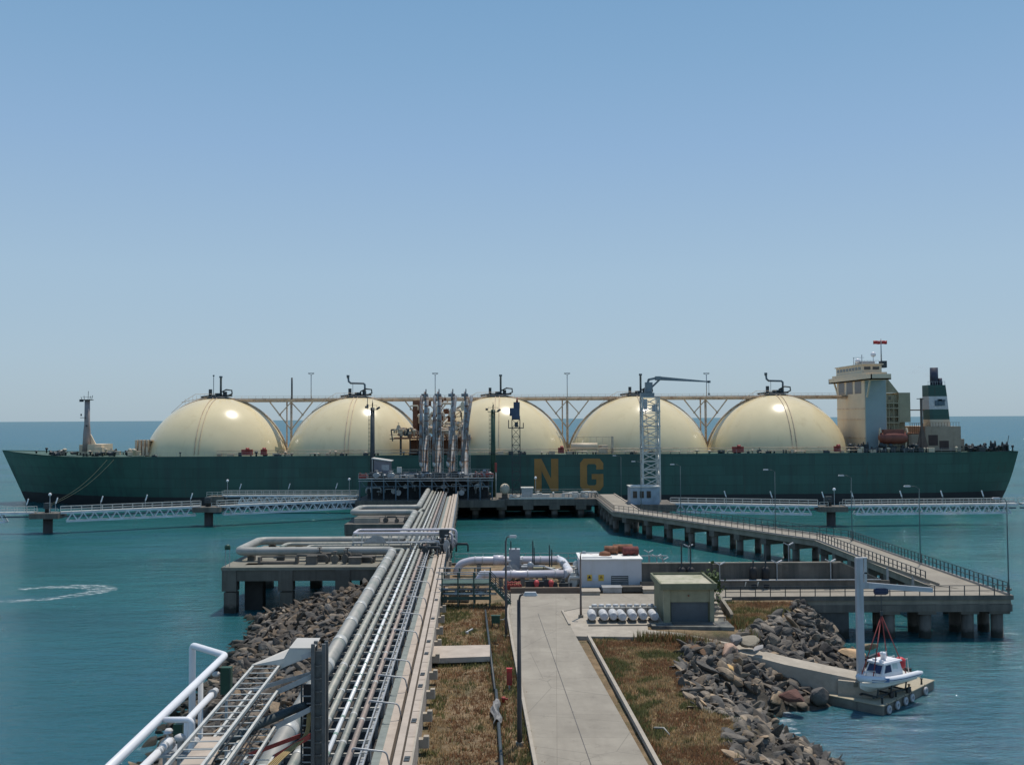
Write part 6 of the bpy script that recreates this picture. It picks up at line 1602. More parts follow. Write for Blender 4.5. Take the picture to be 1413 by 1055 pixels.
    # vertical pumps by the sea wall
    p0 = None
    for px, lab in ((938.5, 'dark vertical pump with a tall rod, directly behind the kiosk roof'), (951, 'dark vertical pump with a tall rod, right of the one behind the kiosk roof'), (1037, 'left one of two squat dark pumps before the grey sea wall'), (1054, 'right one of two squat dark pumps before the grey sea wall, with a tall rod')):
        x = X(px, 110.3)
        if p0 is None:
            p0 = thing('vertical_pump', lab, 'pump', (x, 110.4, 4.4), 'dark vertical pumps')
            b = MB(); b.lathe([(.45, 0), (.45, .3), (.28, .35), (.28, .9), (.42, 1.0), (.42, 2.0), (.25, 2.2)], (x, 110.4, 4.6), 12); b.build('body', black, p0)
            b = MB(); b.bar((x, 110.4, 6.6), (x, 110.4, 9.5), .14); b.build('rod', dark_steel, p0)
            b = MB(); b.tube([(x-.2, 110.4, 5.2), (x-.9, 110.2, 5.2), (x-1.0, 110.2, 4.7)], .13, 8); b.build('discharge_pipe', steel_l, p0)
        else:
            o = copy_tree(p0, (x, 110.4, 4.4), label=lab)
            if px == 1037:
                for ch in o.children:
                    if ch.name.startswith('rod'): ch.scale = (1, 1, .3); ch.location = (0, 0, 1.6)
    # small things in the grass strip
    t = thing('drain_pipe', 'dark pipe running through the grass strip left of the road', 'pipe', J(1.66, 75, 4.2))
    b = MB(); b.tube([J(1.6, 46, 4.42), J(1.75, 70, 4.42)], .11, 8); b.build('pipe', dark_steel, t)
    b = MB(); b.tube([J(1.66, 70, 4.42), J(1.45, 99, 4.42)], .10, 8); b.build('pipe', dark_steel, t)
    b = MB(); rr2 = random.Random(4); nx, ny = 5, 9; vs = []
    for j in range(ny+1):
        for i in range(nx+1): q = J(1.35+.5*i/nx+.12*math.sin(j*.9), 62.5+4.5*j/ny, 4.35+.3*math.sin(math.pi*i/nx)+rr2.random()*.16); vs.append(q)
    b.add(vs, [(j*(nx+1)+i, j*(nx+1)+i+1, (j+1)*(nx+1)+i+1, (j+1)*(nx+1)+i) for j in range(ny) for i in range(nx)])
    o = tag(b.build('tarpaulin', M('tarp_grey', (.22,.21,.20), .7, var=.25, scale=2), None), 'crumpled grey sheet lying over the pipe in the grass strip', 'sheet'); sm = o.modifiers.new('thick', 'SOLIDIFY'); sm.thickness = .03
    x, y = G(703, 950, 4.2)[:2]
    t = thing('hydrant_box', 'upright red hydrant box on a post in the grass left of the road', 'hydrant box', (x, y, 4.15))
    b = MB(); b.bar((x, y, 4.1), (x, y, 4.6), .12); b.build('post', steel, t); b = MB(); b.box((x, y, 5.05), (.38, .3, 1.1)); b.box((x, y, 5.63), (.42, .34, .06)); b.build('cabinet', red, t); b = MB(); b.box((x, y-.16, 5.0), (.3, .02, .8)); b.build('door', red_dull, t)
    x, y = G(701, 968, 4.2)[:2]; b = MB(); b.lathe([(.12, 0), (.12, .25), (.17, .28), (.1, .4)], (x-.3, y, 4.15), 10); b.bar((x-.3, y, 4.4), (x, y, 4.4), .1); tag(b.build('valve_stub', red_dull, None), 'tiny red valve stub in the grass below the red hydrant box', 'valve')
    x, y = G(684, 864, 4.2)[:2]
    t = thing('junction_box', 'dark green junction box on a bent post in the grass strip', 'junction box', (x, y, 4.15))
    b = MB(); b.box((x, y, 4.85), (.78, .35, .66)); b.box((x, y, 5.2), (.84, .4, .06)); b.build('cabinet', green_dk, t); b = MB(); b.tube(rounded([(x+.3, y, 4.8), (x+.8, y, 4.85), (x+.95, y, 5.15)], .2), .05, 6); b.build('cable_pipe', yellow if False else clad2, t); b = MB(); b.bar((x-.3, y+.1, 4.1), (x-.3, y+.1, 4.6), .1); b.bar((x+.3, y+.1, 4.1), (x+.3, y+.1, 4.6), .1); b.build('post', dark_steel, t)
    a = [G(590, 891, 4.75), G(676, 889, 4.75), G(676, 905, 4.75), G(590, 908, 4.75)]
    b = MB(); b.prism([(p.x, p.y) for p in a], 4.35, 4.75); tag(b.build('concrete_slab', pink_c), 'raised concrete slab crossing the grass from the troughs', 'slab')
    x, y = G(648, 872, 4.2)[:2]; b = MB(); b.bar((x-.3, y-.5, 4.28), (x+.25, y+.5, 4.4), .12); b.bar((x-.35, y-.5, 4.28), (x-.1, y-.6, 4.3), .2); tag(b.build('plank', white_old, None), 'short whitish plank lying in the grass', 'plank')
    b = MB(); a = G(903, 1008, 4.2); b.tube([a+Vector((0, 0, .2)), a+Vector((.5, -.5, .34)), a+Vector((.75, -1.2, .15))], [.07, .06, .03], 6); tag(b.build('driftwood', M('bleached_wood', (.45,.42,.36), .9), None), 'bleached curved branch lying in the dry grass right of the road', 'branch')
    # bush on the kiosk roof
    t = thing('shrub', 'green shrub growing behind the right corner of the kiosk roof', 'shrub', (19.3, 97.5, 4.2)); b = MB(); rr3 = random.Random(9)
    for k in range(420):
        c = Vector((19.3+rr3.gauss(0, .45), 97.5+rr3.gauss(0, .8), 6.9+rr3.gauss(0, .75))); s_ = .1+rr3.random()*.12; u = Vector((rr3.gauss(0,1), rr3.gauss(0,1), rr3.gauss(0,1))).normalized()*s_; v = Vector((rr3.gauss(0,1), rr3.gauss(0,1), rr3.gauss(0,1))).normalized()*s_
        b.add([c-u, c+v, c+u, c-v], [(0, 1, 2, 3)])
    b.build('crown', leaf_m, t)
    b = MB()
    for dx in (-.2, .1, .3): b.tube([(19.3, 97.5, 4.2), (19.3+dx, 97.5+dx, 7.2)], [.07, .02], 6)
    b.build('trunk', M('bark', (.08,.06,.04), .9), t)
shore()

# ------------------------------------------------------------------ pontoon, boat, hoist
def pontoon():
    u = Vector((.69, .72, 0)).normalized(); v = Vector((u.y, -u.x, 0))     # u along, v towards the camera right
    fr = G(1218, 973.4, .75)
    L, W = 10.3, 6.0
    A = fr; B = fr+u*L; C_ = B-v*W; D_ = A-v*W
    t = thing('pontoon', 'low concrete boat pontoon at the end of the path', 'pontoon', (A+C_)/2)
    b = MB(); b.prism([(p.x, p.y) for p in (D_, A, B, C_)], -.6, .70); b.build('hull', M('pontoon_side', (.17,.16,.135), .9, var=.25, stain=(.07,.07,.055), streak=True, sscale=1.2), t)
    e = [p for p in (D_-v*.06-u*.06, A+v*.06-u*.06, B+v*.06+u*.06, C_-v*.06+u*.06)]
    b = MB(); b.prism([(p.x, p.y) for p in e], .70, .78); b.build('deck', M('pontoon_deck', (.38,.33,.24), .9, var=.2, scale=.8, stain=(.2,.18,.14), sscale=.8, stain_lo=.5, stain_hi=.8), t)
    for k in range(4):
        q = A+u*(.5+k*2.6)-v*.25; b = MB(); b.lathe([(.09, 0), (.07, .4), (.12, .43), (.12, .5)], (q.x, q.y, .78), 8); b.build('bollard', rust if k == 2 else dark_steel, t)
    q = C_+u*-.6+v*1.0; b = MB(); b.box((q.x, q.y, 1.5), (2.2, .25, 1.5), math.atan2(u.y, u.x)); b.build('fender_panel', dark_steel, t)
    y0 = None; lab = ['nearest pale tyre fender on the pontoon side', 'second pale tyre fender on the pontoon side', 'third pale tyre fender on the pontoon side', 'fourth pale tyre fender on the pontoon side', 'farthest pale tyre fender on the pontoon side, apart from the rest']
    ang = math.atan2(v.y, v.x)
    for i, k in enumerate((.7, 2.3, 3.9, 5.2, 8.0)):
        q = A+u*k+v*.22
        b = MB(); b.tube([(0, .24*math.cos(a), .24*math.sin(a)) for a in [2*math.pi*j/16 for j in range(17)]], .105, 8, cap=False)
        o = b.build('tyre', tyre_w); o.location = (q.x, q.y, .36); o.rotation_euler = (0, 0, ang); tag(o, lab[i], 'tyre', 'tyre fenders on the pontoon')
        b = MB(); b.tube([(0, 0, .3), (-.12, 0, .5)], .02, 5); r = b.build('rope', black); r.parent = o
pontoon()
def boat():
    # bow to stern in world coordinates; local x runs from bow (0) to stern (L)
    bow = Vector((27.4, 79.6, 0)); st = Vector((32.6, 83.3, 0)); d = (st-bow); L = d.length; d.normalize(); n = Vector((-d.y, d.x, 0))
    z0 = 1.28
    def W(x, y, z): return bow+d*x+n*y+Vector((0, 0, z0+z))
    t = thing('rescue_boat', 'small white rigid boat with a blue windowed wheelhouse on the pontoon', 'boat', W(L*.5, 0, -.5))
    hb = lambda x: 1.05*min(1, (1-(1-min(1, x/2.2))**2.0)) if x < 2.2 else 1.05
    xs = [0, .25, .6, 1.1, 1.7, 2.4, 3.4, 4.6, L-.1]
    b = MB(); rows = []
    for x in xs:
        h = max(.05, hb(x)); kz = .55*max(0, 1-x/1.5)**1.5
        rows.append([W(x, -h, .95), W(x, -h*.92, .55+kz*.4), W(x, 0, kz), W(x, h*.92, .55+kz*.4), W(x, h, .95)])
    vs = [p for r in rows for p in r]; nn = 5
    fs = [(i*nn+j, i*nn+j+1, (i+1)*nn+j+1, (i+1)*nn+j) for i in range(len(xs)-1) for j in range(nn-1)]
    fs.append([(len(xs)-1)*nn+j for j in range(nn)]); fs.append([0, 1, 2, 3, 4])
    fs += [(i*nn, i*nn+4, (i+1)*nn+4, (i+1)*nn) for i in range(len(xs)-1)]
    b.add(vs, fs); b.build('hull', M('boat_white', (.62,.62,.58), .35, var=.05), t)
    b = MB(); pts = [W(L+.35, -1.12, 1.0), W(L-.2, -1.15, 1.0), W(4, -1.18, 1.02), W(2.4, -1.12, 1.08), W(1.3, -.85, 1.18), W(.5, -.48, 1.27), W(.02, 0, 1.3), W(.5, .48, 1.27), W(1.3, .85, 1.18), W(2.4, 1.12, 1.08), W(4, 1.18, 1.02), W(L-.2, 1.15, 1.0), W(L+.35, 1.12, 1.0)]
    b.tube(pts, [.12]+[.25]*11+[.12], 10); b.build('tube', M('tube_pale', (.66,.67,.70), .5, var=.05), t)
    b = MB(); b.tube([p+Vector((0, 0, -.02))+(n*-.245 if i < 6 else n*.245) for i, p in enumerate(pts) if 1 <= i <= 5 or 7 <= i <= 11][:5], .035, 5); b.build('rub_strake', navy, t)
    b = MB(); b.bar(W(.6, -.72, 1.2), W(2.0, -1.28, 1.12), .05, .3); b.build('bow_patch', M('patch_blue', (.10,.20,.38), .5), t)
    # wheelhouse
    xa, xb_ = 1.9, 4.5; wv = .78
    def prism(x0b, x1b, x0t, x1t, yb_, yt, zb, zt_):
        return [W(x0b, -yb_, zb), W(x1b, -yb_, zb), W(x1b, yb_, zb), W(x0b, yb_, zb), W(x0t, -yt, zt_), W(x1t, -yt, zt_), W(x1t, yt, zt_), W(x0t, yt, zt_)]
    F = [(3,2,1,0),(4,5,6,7),(0,1,5,4),(1,2,6,5),(2,3,7,6),(3,0,4,7)]
    b = MB(); b.add(prism(xa-.25, xb_, xa-.1, xb_, .85, .82, .95, 1.45), F); b.add(prism(xa-.1, xb_, xa+.32, xb_-.25, .80, .70, 1.45, 2.22), F); b.build('wheelhouse', M('boat_gel', (.66,.68,.70), .35, var=.04), t)
    b = MB(); b.add(prism(xa+.12, xb_-.0, xa+.15, xb_-.1, .82, .78, 2.22, 2.34), F); b.build('roof', white, t)
    b = MB(); b.add([W(xa-.1, -.62, 1.52), W(xa-.1, .62, 1.52), W(xa+.25, .58, 2.1), W(xa+.25, -.58, 2.1)], [(0, 1, 2, 3)])
    for p in b.v: p -= d*.03
    b.build('windscreen', navy, t)
    b = MB(); b.add([W(xa+.18, -.815, 1.55), W(xa+1.15, -.815, 1.55), W(xa+1.1, -.735, 2.1), W(xa+.5, -.735, 2.1)], [(0, 1, 2, 3)]); b.build('side_window', navy, t)
    b = MB(); b.add([W(xa+1.35, -.815, 1.1), W(xa+2.1, -.825, 1.1), W(xa+2.0, -.735, 2.1), W(xa+1.35, -.735, 2.1)], [(0, 1, 2, 3)]); b.build('side_door', M('door_pale', (.40,.50,.50), .4), t)
    b = MB(); c = W(xa+1.2, .0, 2.34); b.lathe([(.2, 0), (.2, .4), (.26, .42), (.26, .58), (.12, .64)], c, 12); b.bar(W(xa+1.9, .2, 2.34), W(xa+1.9, .2, 2.9), .05); b.box(W(xa+.5, .3, 2.42), (.3, .3, .16)); b.box(W(xa+.35, -.4, 2.42), (.3, .3, .14)); b.build('radar', white, t)
    b = MB(); b.lathe([(.18, -.45), (.42, -.3), (.42, .3), (.18, .45)], W(xb_+.25, -.45, 1.95), 12, (0, 0, 1)); b.build('life_raft', M('raft_red', (.50,.03,.035), .5), t)
    b = MB(); b.lathe([(.1, -.3), (.3, -.2), (.3, .2), (.1, .3)], W(xb_-.4, .85, 2.35), 12, (0, 0, 1)); b.build('buoy', bpy.data.materials['raft_red'], t)
    b = MB()
    for y in (-.6, .6): b.tube([W(xb_+.1, y, .95), W(xb_+.4, y, 2.2), W(xb_+1.0, y, 2.2), W(xb_+1.2, y, .95)], .045, 6)
    b.build('stern_arch', white_old, t)
    b = MB(); b.tube([W(.35, -.3, 1.45), W(.45, -.3, 1.9), W(1.1, -.62, 1.85), W(1.15, -.62, 1.4)], .03, 5); b.tube([W(.35, .3, 1.45), W(.45, .3, 1.9), W(1.1, .62, 1.85), W(1.15, .62, 1.4)], .03, 5); b.build('bow_rail', steel_l, t)
    b = MB(); b.box(W(L+.05, .0, .75), (.4, .5, .9), math.atan2(d.y, d.x)); b.build('outboard_engine', black, t)
    c = thing('boat_cradle', 'dark trolley with small wheels holding up the white boat', 'cradle', W(3, 0, -.5))
    b = MB(); b.bar(W(.8, -.6, -.2), W(L-.5, -.6, -.2), .12, .14); b.bar(W(.8, .6, -.2), W(L-.5, .6, -.2), .12, .14)
    for x in (1.2, 3.0, 5.0): b.bar(W(x, -.75, -.2), W(x, .75, -.2), .12, .12); b.bar(W(x, -.7, -.2), W(x, -.8, .45), .1); b.bar(W(x, .7, -.2), W(x, .8, .45), .1)
    b.build('frame', dark_steel, c)
    for x in (2.9, 5.2):
        for y in (-.85, .85): b = MB(); b.lathe([(.24, -.09), (.24, .09)], W(x, y, -.26), 12, n); b.build('wheel', black, c)
    # hoist column
    y = 81.6; xc = X(1182, y); zt_ = Z(1182, 770, y)
    t = thing('boat_hoist', 'tall white steel hoist column with a tapered arm over the boat', 'hoist', (xc, y, 1.9))
    b = MB(); b.box2((xc-.27, y-.2, 1.4), (xc+.27, y+.25, zt_)); b.build('column', M('hoist_grey', (.42,.43,.45), .5, var=.1, stain=(.28,.26,.24), streak=True, sscale=1.2), t)
    b = MB(); b.box2((xc+.40, y-.06, Z(1182, 806, y)), (xc+.62, y+.12, zt_)); b.box2((xc-.27, y-.12, zt_), (xc+.66, y+.16, zt_+.08)); b.build('hinge_post', white_old, t)
    za, zb_ = Z(1186, 802.5, y), Z(1186, 811, y); xe = X(1282, y); zc, zd = Z(1282, 810.5, y), Z(1282, 816.5, y)
    b = MB(); b.slab([(xc+.27, y-.12, zb_), (xe, y-.12, zd), (xe, y-.12, zc), (xc+.27, y-.12, za)], (0, .24, 0)); b.build('arm', bpy.data.materials['hoist_grey'], t)
    b = MB(); b.bar((xc+.62, y, Z(1186, 790, y)), (xc+.27, y, Z(1186, 790, y)), .12); b.build('hinge', white_old, t)
    xh = X(1211.5, y); zh = Z(1211, 814.5, y)
    b = MB(); b.lathe([(.2, -.55), (.3, -.45), (.3, .35), (.22, .55)], (xh, y, zh-.05), 12, (1, 0, 0)); b.box((xh, y, zh), (.6, .55, .4)); b.build('hoist_motor', blue_p, t)
    b = MB(); hk = Vector((xh, y, Z(1211, 846, y))); b.tube([(xh, y, zh-.2), hk], .03, 5); b.box((hk.x, hk.y, hk.z), (.18, .18, .35)); b.build('hook_cable', dark_steel, t)
    b = MB(); b.box((xc, y, 1.75), (1.6, 1.4, .35)); b.build('foot', concrete, t)
    labs = ['red lifting sling from the hook to the bow of the boat, front side', 'red lifting sling from the hook to the bow of the boat, rear side', 'red lifting sling from the hook to the stern of the boat, front side', 'red lifting sling from the hook to the stern of the boat, rear side']
    for i, q in enumerate((W(.9, -.55, 1.2), W(.9, .55, 1.2), W(xb_+.5, -.8, 1.1), W(xb_+.5, .8, 1.1))):
        b = MB(); b.tube([hk-Vector((0, 0, .15)), q], .045, 5); tag(b.build('lifting_sling', sling_m), labs[i], 'sling', 'red slings of the boat hoist')
boat()

# ------------------------------------------------------------------ rocks, grass, foam
def rock_mesh(seed, flat=1.0):
    rr = random.Random(seed); bm = bmesh.new()
    for k in range(18):
        v = Vector((rr.gauss(0, 1), rr.gauss(0, 1), rr.gauss(0, 1))).normalized()*(.75+rr.random()*.35)
        bm.verts.new((v.x*(1+rr.random()*.15), v.y*.8, v.z*.62*flat))
    res = bmesh.ops.convex_hull(bm, input=bm.verts)
    bmesh.ops.delete(bm, geom=[g for g in res['geom_interior'] if isinstance(g, bmesh.types.BMVert)], context='VERTS')
    bmesh.ops.bevel(bm, geom=list(bm.edges), offset=.07, segments=1, affect='EDGES', clamp_overlap=True)
    bmesh.ops.smooth_vert(bm, verts=list(bm.verts), factor=.3, use_axis_x=True, use_axis_y=True, use_axis_z=True)
    for v in bm.verts: v.co *= 1.08
    me = bpy.data.meshes.new('boulder'); bm.to_mesh(me); bm.free(); return me
def rocks():
    rr = random.Random(21); dark = [rock_mesh(100+i, .8+.3*(i % 3)) for i in range(10)]; tan = [rock_mesh(200+i, .6+.2*(i % 3)) for i in range(8)]
    for me in dark: me.materials.append(rock_dark)
    for me in tan: me.materials.append(rock_tan)
    items = []
    def zone(n, x0, x1, y0, y1, test, kind, smin, smax):
        made = 0; tries = 0
        while made < n and tries < n*30:
            tries += 1; x = x0+rr.random()*(x1-x0); y = y0+rr.random()*(y1-y0)
            z = gz(x, y)
            if not (-.45 < z < 4.35) or not test(x, y, z) or on_path(x, y) or (x > 22.5 and 74 < y < 90 and (x-25.5)*.69+(y-80)*-.72 > -40 and x-y*.12 > 14.2 and y < 83.5): continue
            s = smin+(smax-smin)*rr.random()**3.0; low = x > 0 and y < 80 and not on_path(x, y, 5.5)
            if low: s *= .74
            k = kind(x, y, z); me = (tan if k else dark)[rr.randrange(8)]
            zz = z+s*.12
            rot = (rr.gauss(0, .5), rr.gauss(0, .5), rr.random()*6.28)
            sc_ = (s*(.9+rr.random()*.7), s*(.7+rr.random()*.4), s*((.3 if low else .5)+rr.random()*(.35 if low else .5)))
            items.append((me, (x, y, zz), rot, sc_, k, s)); made += 1
    def near_edge(x, y, z): return (not inside(x, y)) or edge_dist(x, y) < (.9 if x < 0 or y > 85 else .25)
    # left bank below the pipe rack
    zone(3300, -33, -11.5, 60, 126, lambda x, y, z: near_edge(x, y, z), lambda x, y, z: (y > 100 and z > 1.3 and rr.random() < .8) or rr.random() < .42, .17, .8)
    zone(600, -30, -12, 42, 62, lambda x, y, z: near_edge(x, y, z), lambda x, y, z: rr.random() < .3, .3, .8)
    # right bank, both sides of the path
    zone(4300, 9.5, 31, 48, 88, lambda x, y, z: near_edge(x, y, z), lambda x, y, z: rr.random() < .14, .17, 1.0)
    zone(900, 17, 33, 85, 105, lambda x, y, z: not inside(x, y) and y < 104.6 and x > 20.2, lambda x, y, z: rr.random() < .12 or (x > 27 and y < 95 and rr.random() < .35), .2, .9)
    # rank by apparent size, the biggest 300 stay single objects
    def score(it):
        x, y, z = it[1]; dx, dy, dz = x, y, z-H; depth = dy*math.cos(pitch)+dz*math.sin(pitch)
        px = CX+F0*x/depth; py = CY-F0*(dz/dy-math.tan(pitch))
        if not (-10 < px < 1420 and py < 1062): return 0
        # hidden by the rack and trays
        if x < -8 and px > 1.0*(649-.66*(py-577)) : return 0
        return it[5]/depth
    items.sort(key=score, reverse=True)
    lab = {(0, 0): 'dark angular boulder in the stone bank left of the pipes', (0, 1): 'dark angular boulder in the stone bank right of the road',
           (1, 0): 'tan flat stone in the stone bank left of the pipes', (1, 1): 'tan weathered boulder in the stone bank right of the road', (0, 2): 'dark boulder between the path and the causeway wall', (1, 2): 'tan boulder between the path and the causeway wall'}
    gl = {0: 'stone bank left of the pipes', 1: 'stone bank right of the road', 2: 'stones between path and causeway'}
    nsing = 286
    for me, p, r, s_, k, s in items[:nsing]:
        o = bpy.data.objects.new('boulder', me); COL.objects.link(o); o.location = p; o.rotation_euler = r; o.scale = s_
        zn = 0 if p[0] < 0 else (2 if (p[1] > 86.5 or p[1] > 87.5-(p[0]-16)*.45) else 1)
        tag(o, lab[(k*1, zn)], 'boulder', gl[zn]+(', tan' if k else ', dark'))
    # special stones
    for px, py, z, s, me, lb, c in ((962, 893, 4.3, 1.25, tan[2], 'large orange brown boulder at the top of the right bank, next to the path', (.34,.19,.10)), (1007, 897, 3.7, 1.6, dark[1], 'largest grey purple boulder beside the path', (.17,.14,.14)), (1008, 917, 3.1, .95, tan[4], 'yellowish boulder among dark ones below the path', (.42,.31,.15)),
                                   (1094, 957, 1.6, 1.2, dark[4], 'reddish brown boulder low on the right bank near the pontoon', (.22,.10,.075)), (1033, 880, 4.3, 1.5, tan[1], 'big beige boulder right of the retaining wall', (.36,.31,.23)), (1016, 878, 4.5, 1.0, tan[5], 'upright whitish stone beside the retaining wall', (.62,.58,.52)), (1047, 889, 4.0, .8, tan[6], 'small whitish stone beside the big beige boulder', (.60,.56,.52)),
                                   (1128, 955, 1.2, 1.5, dark[7], 'long dark slab of stone leaning at the pontoon corner', (.13,.12,.11)), (1175, 897, 2.6, 1.3, tan[0], 'rounded tan boulder by the hoist column', (.33,.25,.17)), (1198, 888, 1.8, 1.2, tan[3], 'tan boulder half hidden behind the hoist column', (.30,.24,.15))):
        p = G(px, py, z); o = bpy.data.objects.new('boulder', me.copy()); COL.objects.link(o)
        o.data.materials.clear(); o.data.materials.append(rockmat('stone_'+str(px), sc(c, .75), c, sc(c, 1.2)))
        o.location = (p.x, p.y, max(z-.25, gz(p.x, p.y)+.1)); o.scale = (s*.85, s*.75, s*.75); o.rotation_euler = (.2, .1, px*.7); tag(o, lb, 'boulder')
    for nm, grp, mt, lb in (('stone_bank', 0, rock_dark, 'many more dark stones of the rock banks'), ('stone_bank', 1, rock_tan, 'many more tan stones of the rock banks')):
        vs, fs = [], []
        for me, p, r, s_, k, s in items[nsing:]:
            if (1 if k else 0) != grp: continue
            Mx = Matrix.LocRotScale(Vector(p), __import__('mathutils').Euler(r), Vector(s_)); o = len(vs)
            vs += [tuple(Mx @ v.co) for v in me.vertices]; fs += [[i+o for i in f.vertices] for f in me.polygons]
        me = bpy.data.meshes.new('stone_bank'); me.from_pydata(vs, [], fs); me.materials.append(mt)
        o = bpy.data.objects.new('stone_bank', me); COL.objects.link(o); tag(o, lb, 'stones', kind='stuff')
rocks()
def grass():
    rr = random.Random(31)
    def gm(name, a, b_):
        m, nt, b = newmat(name); geo = N(nt, 'ShaderNodeNewGeometry')
        c = ramp(nt, geo.outputs['Random Per Island'], [(0, a), (1, b_)]); nt.links.new(c, b.inputs['Base Color']); b.inputs['Roughness'].default_value = .9
        tl_ = N(nt, 'ShaderNodeBsdfTranslucent'); nt.links.new(c, tl_.inputs[0]); mx = N(nt, 'ShaderNodeMixShader'); mx.inputs[0].default_value = .5
        out = [n for n in nt.nodes if n.type == 'OUTPUT_MATERIAL'][0]; nt.links.new(b.outputs[0], mx.inputs[1]); nt.links.new(tl_.outputs[0], mx.inputs[2]); nt.links.new(mx.outputs[0], out.inputs[0])
        return m
    mats = [gm('dry_blades', (.30,.205,.105), (.62,.45,.25)), gm('green_blades', (.085,.09,.035), (.24,.235,.10)), gm('brown_blades', (.21,.115,.06), (.38,.215,.115))]
    mb = [MB(), MB(), MB()]
    tl, tr = .19*18.9, .533*18.9
    def skip(x, y):
        s = -x*math.sin(AJ)*-1; t = x*math.cos(AJ)+y*math.sin(AJ); s = -x*math.sin(AJ)+y*math.cos(AJ)
        if -10.6 < t < -2.8: return True
        if tl-.25 < t < tr+.3 and s < 112: return True
        if t >= tr and y > 87.0 and x < 20.1: return True
        if y > 103.5 or y < 44: return True
        return on_path(x, y, 1.5)
    def blades(n, x0, x1, y0, y1, hmul=1.0):
        made = 0
        for _ in range(n*3):
            if made >= n: break
            x = x0+rr.random()*(x1-x0); y = y0+rr.random()*(y1-y0)
            if skip(x, y) or not inside(x, y): continue
            q = mn.noise(Vector((x*.22, y*.22, 0)))+.5*mn.noise(Vector((x*.7, y*.7, 5)))
            if mn.noise(Vector((x*.5, y*.5, 9))) < -.3 and rr.random() < .35: continue
            k = 1 if q > .12 else (2 if q < -.15 else 0)
            if rr.random() < .15: k = rr.randrange(3)
            z = gz(x, y)-.03; h = (.10+rr.random()*.22)*hmul*(1.3 if k == 1 else 1)
            for _b in range(4):
                a = rr.random()*6.28; w_ = .022+rr.random()*.03; lean = rr.gauss(0, .5)*h; ox, oy = rr.gauss(0, .1), rr.gauss(0, .1)
                dx, dy = math.cos(a)*w_, math.sin(a)*w_
                mb[k].add([(x+ox-dx, y+oy-dy, z), (x+ox+dx, y+oy+dy, z), (x+ox+lean*math.sin(a), y+oy+lean*math.cos(a), z+h*(.7+rr.random()*.5))], [(0, 1, 2)])
            made += 1
    blades(9000, -9, 3.6, 46, 104)
    blades(14500, 4, 19, 46, 90)
    blades(3800, 19.5, 29, 88, 103.5, 1.3)
    # taller weeds against kerbs and path edge
    def fringe(p, q, n, h0):
        for _ in range(n):
            c = Vector(p).lerp(Vector(q), rr.random()); x, y = c.x+rr.gauss(0, .25), c.y+rr.gauss(0, .25); z = gz(x, y); h = h0*(.5+rr.random())
            k = rr.choice([1, 1, 2])
            for _b in range(5):
                a = rr.random()*6.28; w_ = .03+rr.random()*.03; lean = rr.gauss(0, .3)*h; dx, dy = math.cos(a)*w_, math.sin(a)*w_; ox, oy = rr.gauss(0, .12), rr.gauss(0, .12)
                mb[k].add([(x+ox-dx, y+oy-dy, z-.05), (x+ox+dx, y+oy+dy, z-.05), (x+ox+lean*math.sin(a), y+oy+lean*math.cos(a), z+h)], [(0, 1, 2)])
    fringe(J(tl-.5, 46), J(tl-.5, 98), 420, .35); fringe(J(tr+.6, 46), J(tr+.6, 86), 300, .3); fringe((10.8, 86.2, 0), (17.5, 85.0, 0), 420, .75); fringe((20.5, 93, 0), (21.5, 89, 0), 120, .8); fringe(J(2.0, 50), J(1.5, 98), 300, .35)
    for b, m_, lb in zip(mb, mats, ('dry straw coloured grass on the jetty root', 'green grass and weeds on the jetty root', 'reddish brown grass on the jetty root')):
        tag(b.build('grass', m_), lb, 'grass', kind='stuff')
grass()
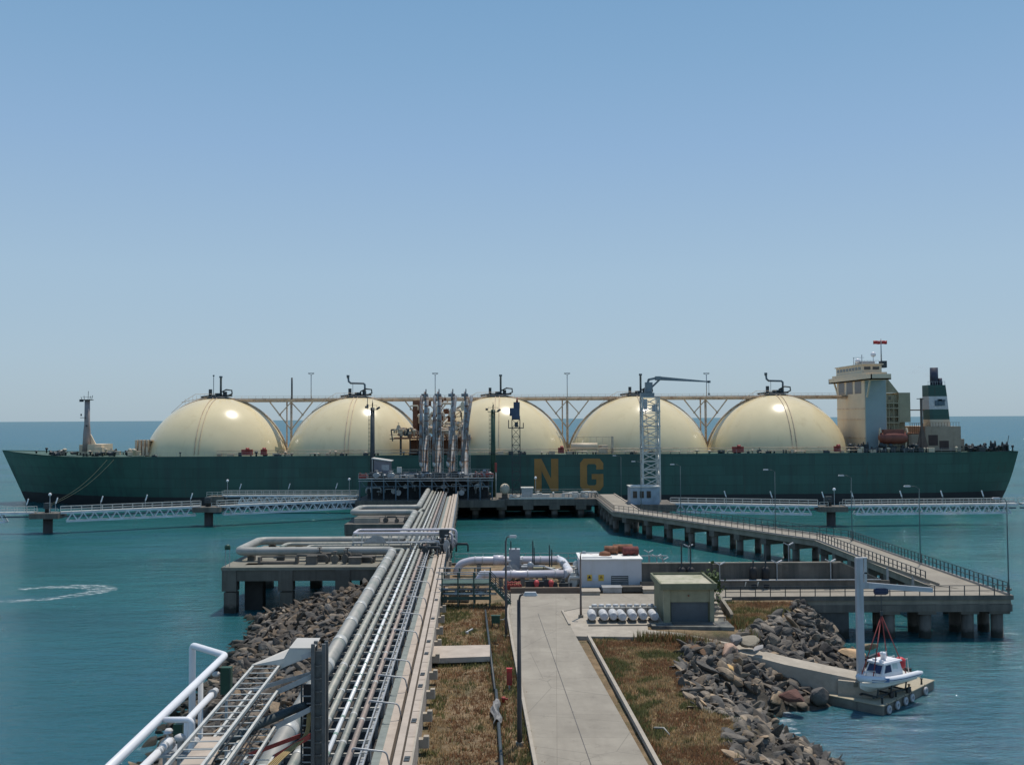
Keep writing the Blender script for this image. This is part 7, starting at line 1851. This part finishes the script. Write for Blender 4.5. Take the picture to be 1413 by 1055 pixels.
def foam():
    m, nt, b = newmat('sea_foam'); p = pos(nt, (.6, 1.6, 1))
    b.inputs['Base Color'].default_value = (.75, .8, .82, 1); b.inputs['Roughness'].default_value = .8
    tr_ = N(nt, 'ShaderNodeBsdfTransparent'); mx = N(nt, 'ShaderNodeMixShader')
    f = ramp(nt, noise(nt, p, .9, 8, .8), [(.47, (0,0,0)), (.72, (.9,.9,.9))])
    nt.links.new(f, mx.inputs[0]); nt.links.new(tr_.outputs[0], mx.inputs[1]); nt.links.new(b.outputs[0], mx.inputs[2])
    out = [n for n in nt.nodes if n.type == 'OUTPUT_MATERIAL'][0]; nt.links.new(mx.outputs[0], out.inputs[0])
    # hook shaped wake of a boat on the left
    pts = [G(*q) for q in ((-25, 832), (20, 829), (70, 826), (105, 821), (130, 817), (145, 814), (140, 810.5), (120, 809), (90, 809), (55, 810.5), (25, 813))]
    wd = [.9, 1.0, 1.0, 1.3, 1.6, 1.7, 1.9, 1.8, 1.5, 1.2, .8]
    line = rounded(pts, 3, 4); mb = MB(); vs = []
    n = len(line)
    for i, q in enumerate(line):
        d = (line[min(i+1, n-1)]-line[max(i-1, 0)]); d.z = 0; d.normalize(); nr = Vector((-d.y, d.x, 0)); k = i/(n-1)*(len(wd)-1); a = int(k); ww = wd[a]+(wd[min(a+1, len(wd)-1)]-wd[a])*(k-a)
        vs += [q+nr*ww+Vector((0, 0, .02)), q-nr*ww+Vector((0, 0, .02))]
    mb.add(vs, [(2*i, 2*i+1, 2*i+3, 2*i+2) for i in range(n-1)])
    tag(mb.build('foam', m), 'hook shaped white wake left by a boat on the water', 'foam', kind='stuff')
    mb = MB(); rr = random.Random(2)
    for px, py in ((1138, 968), (1095, 984), (1098, 996), (1104, 1008), (1115, 1022), (1128, 1036), (1138, 1050)):
        c = G(px, py); vs = [c+Vector((.6*math.cos(a)*(.6+rr.random()*.6)-.6, .9*math.sin(a)*(.6+rr.random()*.6), .02)) for a in [k*.7 for k in range(9)]]
        mb.add(vs, [list(range(9))])
    tag(mb.build('foam', m), 'white wash along the foot of the right stone bank', 'foam', kind='stuff')
foam()

def smoke():
    p = D(1272, 513, 284); mb = MB(); mb.lathe([(.1, -7), (1.6, -4), (2.2, 0), (1.3, 4), (.3, 7)], p, 12, (1, 0, -.35))
    m = bpy.data.materials.new('thin_smoke'); m.use_nodes = True; nt = m.node_tree; nt.nodes.clear()
    out = nt.nodes.new('ShaderNodeOutputMaterial'); v = nt.nodes.new('ShaderNodeVolumePrincipled'); nt.links.new(v.outputs[0], out.inputs[1])
    v.inputs['Color'].default_value = (.95, .95, .97, 1)
    f = noise(nt, pos(nt, (.35, .6, 1.1)), .8, 4, .6); r = N(nt, 'ShaderNodeMapRange'); r.inputs[1].default_value = .5; r.inputs[2].default_value = .75; r.inputs[3].default_value = 0; r.inputs[4].default_value = .10
    nt.links.new(f, r.inputs[0]); nt.links.new(r.outputs[0], v.inputs['Density'])
    o = mb.build('smoke', m); tag(o, 'faint pale smoke drifting off the funnel', kind='stuff')
smoke()
